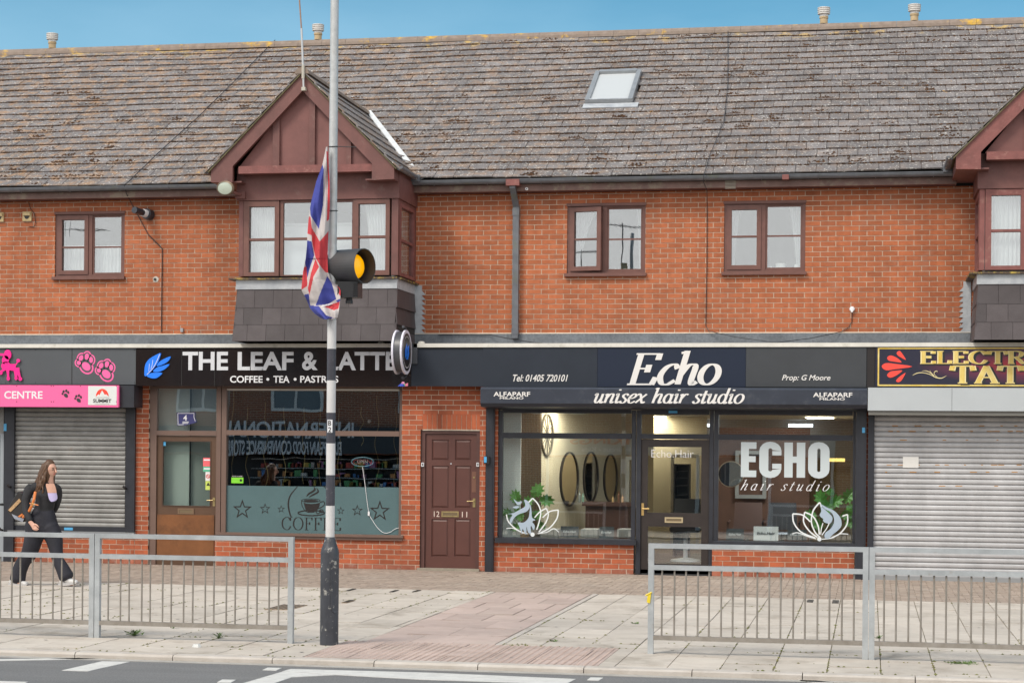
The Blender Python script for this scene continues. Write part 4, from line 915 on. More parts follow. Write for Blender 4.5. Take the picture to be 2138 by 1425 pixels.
# ============================================================ SHOPFRONTS
ZS = 2.79                     # underside of the fascia signs
xu = lambda u, Y=0., v=1000: XU(u, Y, v)
SIGNW = mat('white_letter', (.74, .74, .76), .5)
SILV = mat('silver_letter', (.60, .61, .64), .4)
def pxm(Y): return lambda p: W(p[0], p[1], Y)

# ---- coffee shop
cafe = thing('cafe_shopfront', 'brown framed coffee shop front with frosted window beside its brown door', 'shopfront', (xu(575), 0, 0))
P1a, P1b = xu(281.5), xu(310); CL, CR = xu(310), xu(838); R0_ = xu(452)
bw = part('brick_pier', cafe)
n1 = bricks(bw, P1a, P1b, 0, ZS, 0, 0, m=BRICKL, mbase=BRICKD, off=P1a, cap=80)
rs = part('stall_riser', cafe); ZR = ZV(1122, 0, 700)
n2 = bricks(rs, R0_-.02, CR-.002, -.02, ZR, 0, 0, m=BRICKL, mbase=BRICKD, off=.07, cap=200)
YW = .03
fr = part('window_frame', cafe)
def bar(parent, u0, v0, u1, v1, y0, y1, m=TAUPE, name='frame_member'):
    B = MB(); pbox(B, u0, v0, u1, v1, y0, y1); return B.build(name, m, parent)
for q in ((310, 806, 326, 1180), (451, 806, 460.5, 1114), (462, 806, 472, 1114), (833.5, 806, 840, 1117)): bar(fr, *q, YW, YW+.09)
bar(fr, 452, 1114, 472, 1189, YW, YW+.09)
bar(fr, 326, 898.5, 451, 908.5, YW+.004, YW+.085); bar(fr, 472, 898.5, 833.5, 909, YW+.004, YW+.085)
bar(fr, 326, 804, 451, 811, YW+.004, YW+.085); bar(fr, 472, 804, 833.5, 811, YW+.004, YW+.085)
bar(fr, 472, 811.5, 833.5, 815, YW+.01, YW+.06, WHITEP, 'pale_blind_box')
bar(fr, 450, 1113.5, 841, 1119, -.055, YW+.09, name='window_sill'); bar(fr, 450, 1119.2, 840, 1125, -.03, YW+.09, name='window_sill')
tilt = -.0115
def cpane(u0, v0, u1, v1, parent, Y=YW+.05, m=SHOPGL, t=tilt, name='pane'):
    a = rect(u0, v0, u1, v1, Y); return pane(name, parent, a[0], a[1], a[2], a[3], Y, m, tilt=t)
cpane(326, 811, 451, 898.5, fr, m=CAFEGL); cpane(472, 811, 833.5, 899, fr, m=CAFEGL); cpane(472, 909, 833.5, 1114, fr, m=CAFEGL)
FROST = mat('frosted_teal_film', (.085, .145, .155), .25, spec=.6, var=.06, vscale=2)
YFm = YW+.036
B = MB(); a = rect(472, 1015, 833.5, 1113.5, YFm); B.box(a[0], a[1], YFm, YFm+.0015, a[2], a[3]); o = B.build('frosted_film', FROST, fr); film = o
INK = mat('black_vinyl', (.018, .014, .014), .35)
T = pxm(YFm)
B = MB()
for (cx, cy, r) in ((506, 1063, 22), (553.5, 1061.5, 12.5), (587, 1062, 8.6), (711.5, 1065.5, 8.6), (746, 1065, 12.5), (793, 1066.5, 23)):
    x, z = T((cx, cy)); star_mesh(B, x, z, r/139, YFm, depth=.003)
    B.build('star_decal', INK, cafe); B = MB()
B = MB()   # cup, saucer, steam and ring
stroke_shape(B, [([(621, 1015), (606, 1034), (602, 1053), (606, 1074), (610, 1079)], [.6, 1.2, 1.6, 1.3, .8]), ([(676, 1015), (684, 1022), (690, 1036)], [.6, 1, 1.2])], T, 1, YFm)
stroke_shape(B, [([(655, 1015), (657, 1022), (645, 1030), (640, 1036)], [.4, 2.0, 1.8, .3]), ([(661, 1018), (664, 1026), (652, 1033), (645, 1037)], [.4, 1.8, 1.6, .3])], T, 1, YFm)
def ell(cx, cy, rx, ry, n=20): return [(cx+rx*math.cos(a), cy+ry*math.sin(a)) for a in [2*math.pi*i/n for i in range(n+1)]]
stroke_shape(B, [(ell(649, 1044, 19.5, 3.6), .6), ([(629.5, 1045), (631, 1056), (638, 1066), (645, 1069)], .7), ([(668, 1048), (676, 1046), (677.5, 1053), (669, 1059), (663, 1061)], .9), (ell(650, 1070, 27.5, 5.4), 1.1), (ell(664, 1068, 4, 3), .8), (ell(671, 1066, 4, 3), .8)], T, 1, YFm, n=2)
cup = [(634, 1048.5), (640, 1050.5), (650, 1051.3), (660, 1050.5), (668, 1048.5), (667, 1056), (662, 1064), (655, 1069), (645, 1069), (638, 1063)]
B.prism([T(p) for p in cup][::-1], YFm-.003, YFm-.001); B.prism([T(p) for p in ell(649, 1044.4, 15, 2.4, 14)[:-1]], YFm-.0042, YFm-.001); B.build('coffee_cup_decal', INK, cafe)
a = rect(588, 1080, 712, 1105.5, YFm); fit_pen('COFFEE', cafe, INK, a[0], a[1], a[2], a[2]+(a[3]-a[2])/1.5, YFm, nibw=.075, nibh=.022, suffix='*', track=.06, depth=.002)
B = MB(); pbox(B, 483, 991.5, 508, 996, YFm, YFm+.002); B.build('sticker_header', INK, cafe)
st = MB(); pbox(st, 483, 996.2, 508, 1008, YFm, YFm+.002); sto = st.build('hygiene_sticker', mat('green_sticker', (.20, .62, .03), .5), cafe)
B = MB(); x, z = W(503, 1002, YFm); disc(B, x, z, .02, .02, YFm, .002, 12); B.build('sticker_digit_field', INK, cafe)
a = rect(484, 992, 507, 995.6, YFm); fit_text('FOOD HYGIENE', cafe, SIGNW, a[0]+.01, a[1]-.01, a[2]+.008, a[3]-.006, YFm-.0005, depth=.001)
# seller's door
dr = part('door', cafe); YD = .06
B = MB(); D0 = rect(326.5, 909, 450.5, 1168, YD); G0 = rect(340, 921, 439, 1055, YD)
B.box(D0[0], G0[0], YD, YD+.045, D0[2], D0[3]); B.box(G0[1], D0[1], YD, YD+.045, D0[2], D0[3]); B.box(G0[0], G0[1], YD, YD+.045, G0[3], D0[3]); B.box(G0[0], G0[1], YD, YD+.045, D0[2], G0[2]); B.build('door_leaf', DOORB, dr)
pane('pane', dr, G0[0], G0[1], G0[2], G0[3], YD+.02, glass('cafe_door_glass', .17, (.85, .9, .88)), tilt=-.0115)
B = MB(); ring(B, G0[0]-.012, G0[1]+.012, G0[2]-.012, G0[3]+.012, .014, YD-.008, YD); B.build('glazing_bead', mat('bead_brown', (.07, .035, .02), .5), dr)
B = MB(); pbox(B, 327.5, 1074, 446.5, 1160, YD-.012, YD-.001); B.build('kick_board', mat('stained_plywood', (.155, .058, .018), .45, c2=(.22, .085, .028), vscale=4, dirt=((.09, .035, .012), .6), dscale=3, dthr=.52), dr)
BRASS = mat('aged_brass', (.40, .31, .15), .4, metal=.7, var=.2, vscale=20)
def letterplate(parent, u0, v0, u1, v1, Y, m=BRASS):
    a = rect(u0, v0, u1, v1, Y); B = MB(); ring(B, a[0], a[1], a[2], a[3], .022, Y-.012, Y); 
    o = B.build('letter_plate', m, parent); B = MB(); B.box(a[0]+.024, a[1]-.024, Y-.007, Y-.001, a[2]+.024, a[3]-.024); B.build('flap', mat('flap_metal', (.2, .15, .09), .5, metal=.5), o)
letterplate(dr, 371.5, 1060.5, 405, 1072.5, YD, mat('brown_metal', (.2, .13, .08), .5, metal=.3))
def handle(parent, u, v, Y, dirx=-1, m=BRASS, h=.12):
    x, z = W(u, v, Y); B = MB(); B.box(x-.02, x+.02, Y-.008, Y, z-h*.6, z+h*.5); B.tube([(x, Y-.008, z+.02), (x, Y-.05, z+.02), (x+dirx*.10, Y-.052, z+.015)], .008, 8); B.build('door_handle', m, parent)
handle(dr, 447, 1046, YD, -1)
for q, c, nm in (((424, 955, 440, 973), (.75, .12, .14), 'red_notice'), ((424, 973.3, 440, 984), (.10, .42, .26), 'green_notice'), ((429, 984.5, 440, 1003), (.72, .7, .7), 'no_smoking_notice'), ((429, 1003.5, 440, 1022), (.52, .62, .12), 'yellow_warning_notice')):
    B = MB(); pbox(B, *q, YD+.005, YD+.007); o = B.build(nm, mat(nm, c, .6), dr)
    B = MB(); x, z = W((q[0]+q[2])/2, (q[1]+q[3])/2, YD+.005)
    if 'smoking' in nm: stroke_shape(B, [(ell(434.5, 993.5, 3.6, 3.6), .7), ([(432, 991), (437, 996)], .6)], pxm(YD+.005), 1, YD+.005, n=1); B.build('symbol', mat('sign_red', (.6, .05, .05), .6), o)
    elif 'yellow' in nm: B.prism([W(434.5, 1006, YD), W(430.8, 1013, YD), W(438.2, 1013, YD)], YD+.002, YD+.004); B.build('symbol', INK, o)
    else: pbox(B, q[0]+1.5, q[1]+3, q[2]-1.5, q[1]+6, YD+.003, YD+.0045); B.build('text_band', SIGNW, o)
B = MB(); pbox(B, 340.5, 921.5, 346, 930, YD+.004, YD+.006); B.build('blue_sticker', mat('blue_sticker', (.08, .35, .62), .5), dr)
NAVY = mat('navy_plate', (.035, .035, .14), .5)
B = MB(); Tn = pxm(YFm-.01)
P = [(369, 860.5), (408, 860), (407, 870), (411, 880.5), (405, 883), (384, 888), (370, 888)]; B.prism([Tn(p) for p in P][::-1], YFm-.01, YFm-.006); o4 = B.build('number_plate', NAVY, cafe)
stq = MB(); stroke_shape(stq, [([(371.5, 862.5), (405.5, 862.2)], .5), ([(371.5, 862.5), (372, 886)], .5), ([(372, 886), (384, 885.8)], .5), ([(405.5, 862.2), (405, 870)], .5), ([(405, 870), (408, 879)], .5)], Tn, 1, YFm-.011); stq.build('plate_border', SIGNW, o4)
a = rect(383, 866, 391, 877.5, YFm); fit_text('4', o4, SIGNW, a[0], a[1], a[2], a[3], YFm-.0105, bold=.02, depth=.001)
B = MB(); 
for vv in (879.5, 882.5): pbox(B, 381, vv, 394-(vv > 881)*1, vv+1.3, YFm-.012, YFm-.0105)
B.build('small_print', SIGNW, o4)
# threshold under the door
bar(cafe, 311, 1168, 452, 1181, .05, .16, DOORB, 'threshold')

# inside of the coffee shop
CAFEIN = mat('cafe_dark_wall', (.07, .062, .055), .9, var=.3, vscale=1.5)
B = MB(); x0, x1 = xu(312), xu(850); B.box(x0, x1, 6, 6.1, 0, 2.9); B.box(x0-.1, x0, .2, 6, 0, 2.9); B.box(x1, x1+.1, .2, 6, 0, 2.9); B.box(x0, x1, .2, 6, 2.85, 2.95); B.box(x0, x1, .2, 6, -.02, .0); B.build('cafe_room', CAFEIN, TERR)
B = MB(); x, _ = W(456, 1000, .3); x2, _ = W(324, 1000, .22); B.box(x2-.1, (x+x2)/2+.05, .22, .25, 0, 2.75); B.build('lit_room_backing', mat('grey_panel', (.80, .82, .80), .8), TERR)  # pale panel close behind the door glass, its tone imitating the lit cafe
B = MB(); B.box((x+x2)/2+.05, x+.1, .3, .33, 0, 2.75); B.build('lit_room_backing', mat('grey_panel_dark', (.50, .51, .50), .8), TERR)  # darker half of the panel whose tone stands for the lit interior
for i, (u, vt, vb) in enumerate(((487, 815, 1010), (517, 850, 1014), (555, 840, 1014), (593, 850, 1018), (634, 850, 1010), (668, 850, 1014), (708, 850, 1020), (755, 850, 930), (787, 825, 1018), (826, 850, 1018))):
    Y = .35; B = MB(); n = 40; P = []; ph = i*1.3
    for k in range(n+1):
        t = k/n; v = vt+(vb-vt)*t; x, z = W(u+(3.2+1.2*math.sin(i))*math.sin(t*13+ph)*min(1, t*3), v, Y); P.append((x, Y+.02*math.cos(t*13+ph), z))
    B.tube(P, .0035, 4); o = B.build('gold_streamer', mat('gold_foil', (.62, .46, .2), .3, metal=.5), loc=P[0])
    tag(o, ['wavy gold streamer hanging at the far left of the coffee window', 'second gold streamer from the left in the coffee window', 'third gold streamer from the left in the coffee window', 'fourth gold streamer from the left, left of the lamp shade', 'fifth gold streamer from the left, right of the lamp shade', 'sixth gold streamer from the left, just left of the lamp post', 'gold streamer just right of the lamp post in the coffee window', 'short gold streamer above the OPEN sign', 'second gold streamer from the right in the coffee window', 'rightmost gold streamer in the coffee window'][i], 'streamer', 'gold streamers in the coffee window')
def pendant(u, v, w, label):
    Y = .9; x, z = W(u, v, Y); B = MB(); r = w/2/136; B.lathe([(r, 0), (r*.95, .012), (r*.35, .08), (.02, .11), (.0001, .115)], (0, 0, 0), 20); o = B.build('pendant_lamp', mat('dark_blue_shade', (.02, .025, .04), .4), smooth=True); o.location = (x, Y, z); tag(o, label, 'lamp')
    B = MB(); B.tube([(0, 0, .11), (0, 0, 1.0)], .004, 6); B.build('cord', INK, o); B = MB(); B.lathe([(.0001, .0), (.03, .01), (.035, .04), (.0001, .06)], n=10); B.build('bulb', SIGNW, o, smooth=True)
pendant(617, 898, 26, 'dark pendant shade on a cord in the middle of the coffee window'); pendant(742, 898, 32, 'dark pendant shade behind the coffee window right of the lamp post')
for u, v, l in ((740.5, 889.5, 'white globe bulb right of the lamp post behind the coffee window'), (771, 879, 'small white globe bulb at upper right behind the coffee window')):
    x, z = W(u, v, 1.0); B = MB(); bpy_r = .03; B.lathe([(.0001, -.03), (.021, -.021), (.03, 0), (.021, .021), (.0001, .03)], n=12); o = B.build('globe_bulb', SIGNW, smooth=True); o.location = (x, 1.0, z); tag(o, l, 'bulb')
Y = .12; To = pxm(Y); nsn = thing('open_sign', 'oval red and blue OPEN tube sign hanging in the coffee window', 'sign', (*[W(757, 963, Y)[0]], Y, W(757, 963, Y)[1]))
B = MB(); P = [(*[To(p)[0]], Y, To(p)[1]) for p in spline(ell(757, 963.5, 23, 9.5, 16), 2)]; B.tube(P, .008, 6); B.build('blue_tube', mat('blue_tube', (.25, .50, .66), .3), nsn)
a = rect(738, 958.5, 776, 969, Y); fit_text('OPEN', nsn, mat('red_tube', (.62, .10, .10), .35), a[0], a[1], a[2], a[3], Y, depth=.008, bold=-.01)
a = rect(746, 960, 768, 966, Y); fit_text('OPEN', nsn, SIGNW, a[0], a[1], a[2], a[3], Y-.010, depth=.002)
B = MB(); B.box(*[W(735, 960, Y)[0], W(779, 960, Y)[0]], Y+.012, Y+.016, W(757, 970, Y)[1], W(757, 957, Y)[1]); B.build('clear_backing', mat('dark_acrylic', (.03, .03, .04), .2), nsn)
B = MB(); Yc = YFm-.012; P = []
for p in spline([(757, 974), (762, 1010), (767, 1050), (771, 1073), (778, 1086), (790, 1103), (803, 1112), (815, 1110), (824, 1104), (833, 1101)], 5): x, z = W(p[0], p[1], Yc); P.append((x, Yc, z))
B.tube(P, .0042, 6); x, z = W(770, 1071, Yc); B.box(x-.012, x+.014, Yc-.012, Yc+.012, z-.035, z+.03)
tag(B.build('white_cable', SIGNW, loc=P[0]), 'white power cable trailing down the frosted glass from the OPEN sign', 'cable')

# ---- entrance to the flats
fe = thing('flat_entrance', 'brick bay with a brown six-panel door numbered 12 and 11', 'entrance', (xu(940), 0, 0))
DH = rect(877, 896.5, 1001, 1190, 0); SO = (xu(881), xu(1001), ZV(895.5, 0, 940), ZV(863, 0, 940))
bs = part('brick_surround', fe)
bricks(bs, CR, xu(1013.5), -.03, ZS, 0, 0, [(DH[0], DH[1], -.1, DH[3]), (SO[0], SO[1], SO[2]-.02, SO[3])], m=BRICKL, mbase=BRICKD, off=CR, cap=270)
x = SO[0]; 
while x < SO[1]-.03:
    B = MB(); B.box(x+.004, min(x+.071, SO[1]), random.uniform(-.001, .001), .04, SO[2], SO[3]-.004); B.build('brick', BRICKL, bs, loc=(x, 0, SO[2])); x += .075
B = MB(); B.box(SO[0], SO[1], .0075, .12, SO[2]-.02, SO[3]); B.build('mortar', MORT, bs)
fd = part('door', fe); Y = .03
B = MB(); F = DH; L = rect(887, 905, 994, 1185, Y); B.box(F[0], L[0], Y, Y+.1, 0.02, F[3]); B.box(L[1], F[1], Y, Y+.1, 0.02, F[3]); B.box(L[0], L[1], Y, Y+.1, L[3], F[3]); B.build('door_frame', mat('brown_frame_paint', (.085, .036, .030), .5, var=.1), fd)
DM = mat('red_brown_door_paint', (.098, .038, .030), .42, var=.08, vscale=3, dirt=((.40, .26, .22), .75), dscale=18, dthr=.70)
B = MB(); B.box(L[0]+.003, L[1]-.003, Y+.042, Y+.075, .035, L[3]-.004)
pans = [(901, 917.5, 936.5, 960), (949.5, 917.5, 983, 960), (901, 972, 936.5, 1060), (949.5, 972, 983, 1060), (900, 1083, 935, 1161.5), (948, 1083, 982, 1161.5)]
PR = [rect(*p, Y) for p in pans]; yl = Y+.025
def framefill(B, X, Zr, PR, y0, y1):
    zs = sorted({Zr[0], Zr[1], *[p[2] for p in PR], *[p[3] for p in PR]})
    for a, b in zip(zs[:-1], zs[1:]):
        hs = [(p[0], p[1]) for p in PR if p[2] < (a+b)/2 < p[3]]
        for p, q in subtract((X[0], X[1]), hs): B.box(p, q, y0, y1, a, b)
framefill(B, (L[0]+.003, L[1]-.003), (.035, L[3]-.004), PR, yl, Y+.042)
for p in PR:
    i = .032; B.hexa([(p[0]+i, Y+.030, p[2]+i), (p[1]-i, Y+.030, p[2]+i), (p[1]-i, Y+.030, p[3]-i), (p[0]+i, Y+.030, p[3]-i), (p[0]+.012, Y+.0415, p[2]+.012), (p[1]-.012, Y+.0415, p[2]+.012), (p[1]-.012, Y+.0415, p[3]-.012), (p[0]+.012, Y+.0415, p[3]-.012)])
B.build('door_leaf', DM, fd)
letterplate(fd, 922, 1066.5, 958, 1078.5, yl); handle(fd, 990, 1048, yl, -1)
B = MB(); pbox(B, 985, 984, 994, 1027, yl-.004, yl); B.build('push_plate', mat('dull_brass_plate', (.20, .10, .07), .4, metal=.4), fd)
B = MB(); x, z = W(990, 996, yl); B.lathe([(.0001, yl-.014), (.014, yl-.014), (.014, yl-.004)], (x, 0, z), 12, 'y'); B.build('lock', BRASS, fd)
B = MB(); x, z = W(941.7, 967.5, yl); B.lathe([(.0001, yl-.008), (.010, yl-.007), (.011, yl)], (x, 0, z), 12, 'y'); B.build('spyhole', SILV, fd)
CREAMP = mat('cream_number_paint', (.62, .52, .45), .6)
a = rect(906, 1066.5, 917.5, 1078, yl); fit_text('12', fd, CREAMP, a[0], a[1], a[2], a[3], yl, depth=.003, name='house_number'); a = rect(964.5, 1067.5, 975.5, 1079, yl); fit_text('11', fd, CREAMP, a[0], a[1], a[2], a[3], yl, depth=.003, name='house_number')
for u in (882.5, 997.5):
    B = MB(); pbox(B, u-3, 965, u+2.5, 973.5, Y-.02, Y); B.build('bell_push', SILV, fe); B = MB(); pbox(B, u-1, 967, u+1, 971, Y-.024, Y-.0205); B.build('button', INK, fe)
B = MB(); B.box(xu(873), xu(1003), -.05, .13, -.02, .035); B.build('threshold', mat('worn_concrete_sill', (.27, .24, .19), .9, var=.2), fe)

# ---- hair salon front
sal = thing('salon_shopfront', 'black framed hair salon front with a central glazed door and two windows', 'shopfront', (xu(1410), 0, 0))
SFr = part('window_frame', sal); BK = BLACKP
sl1 = part('stall_riser', sal)
bricks(sl1, xu(1031.5), xu(1324), -.04, ZV(1134, 0, 1180), 0, 0, m=BRICKL, mbase=BRICKD, off=.1, cap=130)
sl2 = part('stall_riser', sal)
bricks(sl2, xu(1488), xu(1785), -.05, ZV(1138, 0, 1640), 0, 0, m=BRICKL, mbase=BRICKD, off=.16, cap=130)
sl3 = part('brick_strip', sal); bricks(sl3, xu(1031.5), xu(1039), ZV(1134, 0, 1035)+.004, 2.55, 0, 0, m=BRICKL, off=.02, cap=30); bricks(sl3, xu(1808.5), xu(1812), 0, 2.6, .02, 0, m=BRICKL, off=.02, cap=0)
for q in ((1039, 856, 1048.5, 1124), (1318, 856, 1326, 1195), (1328, 856, 1337.5, 1198), (1480.5, 856, 1489, 1200), (1490.5, 856, 1499.5, 1132), (1780.5, 856, 1786, 1133)): bar(SFr, *q, YW, YW+.09, BK)
for q in ((1048.5, 903.5, 1318, 915), (1337.5, 905.5, 1480.5, 916), (1499.5, 907, 1780.5, 918.5), (1048.5, 852, 1318, 862), (1337.5, 852, 1480.5, 865), (1499.5, 852, 1780.5, 866)): bar(SFr, *q, YW+.004, YW+.085, BK)
for q in ((1048.5, 1122.5, 1318, 1125), (1499.5, 1130, 1780.5, 1132.5)): bar(SFr, *q, YW+.004, YW+.085, BK)
bar(SFr, 1033, 1124, 1328, 1135, -.06, YW+.09, BK, 'window_sill'); bar(SFr, 1485, 1131.5, 1786, 1138.5, -.06, YW+.09, BK, 'window_sill')
Yg = YW+.05
for q in ((1048.5, 862, 1318, 903.5), (1048.5, 915, 1318, 1122.5), (1337.5, 865, 1480.5, 905.5), (1499.5, 866, 1780.5, 907), (1499.5, 918.5, 1780.5, 1130)): cpane(*q, SFr, Y=Yg)
sd_ = part('door', sal); Y = YW+.03; B = MB(); L = rect(1338, 917, 1480, 1189, Y); Gs = [rect(1352, 932.5, 1464, 1070, Y), rect(1352, 1099, 1464, 1176, Y)]
framefill(B, (L[0], L[1]), (.02, L[3]), Gs, Y, Y+.045); B.build('door_leaf', mat('dark_brown_black_paint', (.028, .021, .019), .4, var=.2), sd_)
for q in Gs: pane('pane', sd_, q[0], q[1], q[2], q[3], Y+.02, SHOPGL, tilt=-.0115)
GOLD = mat('gold_metal', (.58, .40, .16), .35, metal=.6)
letterplate(sd_, 1388, 1079, 1426, 1090.5, Y, mat('pale_gold_metal', (.55, .45, .28), .4, metal=.5))
x, z = W(1342, 1061, Y); B = MB(); B.box(x-.02, x+.018, Y-.008, Y, z-.10, z+.08); B.tube([(x, Y-.008, z+.0), (x, Y-.05, z+.0), (x+.10, Y-.052, z+.0)], .009, 8); B.build('door_handle', GOLD, sd_)
a = rect(1360, 938.5, 1448, 954.5, Y); fit_text('Echo.Hair', sd_, SIGNW, a[0], a[1], a[2], a[3], Y+.006, bold=-.012, depth=.0015)
bar(sal, 1326, 1189, 1489, 1201, .06, .16, mat('black_threshold', (.03, .03, .032), .6), 'threshold')
# shutter guide posts
for q, nm in (((1014, 850, 1031, 1198), 'guide_post'), ((1786, 856, 1808, 1216), 'guide_post')):
    a = rect(*q, -.07); B = MB(); B.box(a[0], a[1], -.07, YW, -.03, a[3]); B.box(a[0]+.045, a[1]-.02, -.078, -.0705, -.03, a[3]); B.build(nm, BK, sal)
B = MB(); pbox(B, 1010, 952, 1022, 968, -.12, -.07); o = B.build('key_switch', INK, sal); B = MB(); pbox(B, 1010.5, 953, 1016, 965, -.124, -.1205); B.build('blue_label', mat('blue_sticker', (.08, .35, .62), .5), o)
B = MB(); pbox(B, 1800, 892, 1806, 903, -.084, -.079); B.build('blue_sticker', mat('blue_sticker', (.08, .35, .62), .5), sal)
# vinyl on the salon glass
VY = YW+.036; PALE = mat('pale_grey_vinyl', (.52, .58, .60), .5); WV = mat('white_vinyl', (.72, .75, .76), .5); BLV = mat('blue_grey_vinyl', (.36, .44, .53), .5)
def block_letters(x0, x1, z0, z1):
    B = MB(); W4 = (x1-x0); H = z1-z0; y0, y1 = VY-.003, VY
    wE, wC, wH, wO = .175, .25, .235, .24; g = (1-wE-wC-wH-wO)/3
    X = lambda t: x0+W4*t; Z = lambda t: z0+H*t
    B.box(X(0), X(.09), y0, y1, Z(0), Z(1)); B.box(X(.09), X(wE), y0, y1, Z(.81), Z(1)); B.box(X(.09), X(wE-.008), y0, y1, Z(.43), Z(.60)); B.box(X(.09), X(wE), y0, y1, Z(0), Z(.19))
    def stadium(c, hw, hh_o, n=8, lo=-.02, hi=1.02):
        r = hw*W4/H; P = []
        for i in range(n+1):
            a = math.pi*i/n; P.append((c+hw*math.cos(a), hi-r*.85+r*.85*math.sin(a)))
        for i in range(n+1):
            a = math.pi+math.pi*i/n; P.append((c+hw*math.cos(a), lo+r*.85+r*.85*math.sin(a)))
        return P
    def ringshape(c, ho, hi_, cut=False):
        O = stadium(c, ho, 0); I = stadium(c, hi_, 0, lo=.17, hi=.83); n = len(O)
        for i in range(n):
            j = (i+1) % n
            m = (O[i][0]+O[j][0])/2; mz = (O[i][1]+O[j][1])/2
            P = [O[i], O[j], I[j], I[i]]
            if cut and i == n-1:   # the open right side of the C
                for za, zb in ((O[i][1], .39), (.63, O[j][1])): B.box(X(c+hi_), X(c+ho), y0, y1, Z(min(za, zb)), Z(max(za, zb)))
                continue
            B.prism([(X(p[0]), Z(p[1])) for p in P], y0, y1)
    c = wE+g+wC/2; ringshape(c, wC/2, .022, True)
    h0 = wE+wC+2*g; B.box(X(h0), X(h0+.095), y0, y1, Z(0), Z(1)); B.box(X(h0+wH-.095), X(h0+wH), y0, y1, Z(0), Z(1)); B.box(X(h0+.095), X(h0+wH-.095), y0, y1, Z(.42), Z(.60))
    ringshape(1-wO/2, wO/2, .018)
    return B.build('lettering', PALE, sal)
a = rect(1547, 923, 1732, 996, VY); block_letters(*a)
a = rect(1546, 1001, 1732, 1024, VY); fit_pen('hair studio', sal, SIGNW, a[0], a[1], a[2]+.005, a[2]+(a[3]-a[2])*.60, VY, nibw=.055, nibh=.03, shear=.45, track=.42, sp=.9, depth=.002)
k5 = lambda p: (1320+p[0]/4.192, 850+p[1]/4.192); k4 = lambda p: (1030+p[0]/4.748, 850+p[1]/4.748)
def decal(k, lines, hair, dot, y):
    Tm = lambda p: W(*k(p), y); B = MB()
    for j, (pts, w) in enumerate(lines): stroke_shape(B, [(pts, w)], Tm, w, y-.0004*j, depth=.002, n=5)
    o = B.build('lotus_decal', WV, sal); B = MB()
    for h in hair:
        P = [Tm(p) for p in spline(h, 3, True)][:-1]
        n = len(P); B._add([(x, y-.006, z) for x, z in P], [tuple(range(n))])
    B.build('hair_silhouette_decal', BLV, sal)
    B = MB(); x, z = Tm(dot); disc(B, x, z, .032, .032, y-.007, .001, 14); B.build('dot_decal', WV, sal)
decal(k5, [([(1640, 830), (1585, 900), (1568, 1000), (1600, 1090), (1640, 1130)], 6), ([(1640, 830), (1650, 850), (1655, 870)], 6), ([(1510, 915), (1500, 1000), (1550, 1080), (1620, 1135)], 6), ([(1510, 915), (1580, 950), (1625, 1030), (1638, 1110)], 6), ([(1405, 930), (1415, 1010), (1480, 1090), (1600, 1140)], 6), ([(1405, 930), (1490, 940), (1560, 1000)], 6), ([(1885, 935), (1880, 1020), (1820, 1100), (1745, 1140)], 6), ([(1885, 935), (1840, 950)], 6), ([(1400, 1105), (1450, 1095), (1530, 1125), (1610, 1148)], 4), ([(1660, 1152), (1750, 1140), (1820, 1105), (1890, 1108)], 4), ([(1650, 1110), (1655, 1060), (1670, 1010)], 4), ([(1725, 1010), (1700, 1060), (1660, 1115)], 4)],
      [[(1645, 842), (1700, 872), (1770, 905), (1822, 965), (1832, 1030), (1800, 1075), (1755, 1110), (1718, 1148), (1684, 1135), (1690, 1095), (1735, 1062), (1765, 1010), (1762, 950), (1735, 912), (1690, 890)], [(1650, 862), (1700, 905), (1752, 960), (1735, 1012), (1690, 1008), (1670, 990), (1672, 972), (1655, 962), (1641, 938), (1655, 905)]], (1638, 1150), VY)
decal(k4, [([(390, 898), (350, 940)], 6), ([(390, 898), (445, 960), (470, 1040), (455, 1130), (430, 1210)], 6), ([(525, 998), (460, 1035), (410, 1090)], 6), ([(525, 998), (545, 1060), (520, 1140), (450, 1235)], 6), ([(645, 1015), (560, 1030), (490, 1090)], 6), ([(645, 1015), (630, 1100), (560, 1190), (460, 1245)], 6), ([(130, 1060), (150, 1130), (220, 1200), (300, 1245)], 6), ([(130, 1198), (190, 1195), (270, 1230), (340, 1250)], 4), ([(440, 1248), (530, 1235), (600, 1200), (650, 1235)], 4)],
      [[(305, 912), (350, 935), (362, 985), (330, 1030), (260, 1055), (210, 1090), (175, 1150), (165, 1110), (190, 1060), (130, 1055), (200, 1045), (265, 1010), (318, 975)], [(368, 960), (380, 1030), (385, 1090), (418, 1115), (385, 1130), (412, 1170), (400, 1215), (375, 1170), (372, 1215), (380, 1255), (345, 1235), (330, 1180), (325, 1260), (290, 1200), (285, 1255), (262, 1190), (245, 1140), (300, 1140), (345, 1100), (358, 1050)], [(200, 905), (240, 935), (285, 930), (260, 965), (235, 960)], [(190, 990), (230, 975), (262, 982), (235, 1000)]], (390, 1258), VY)

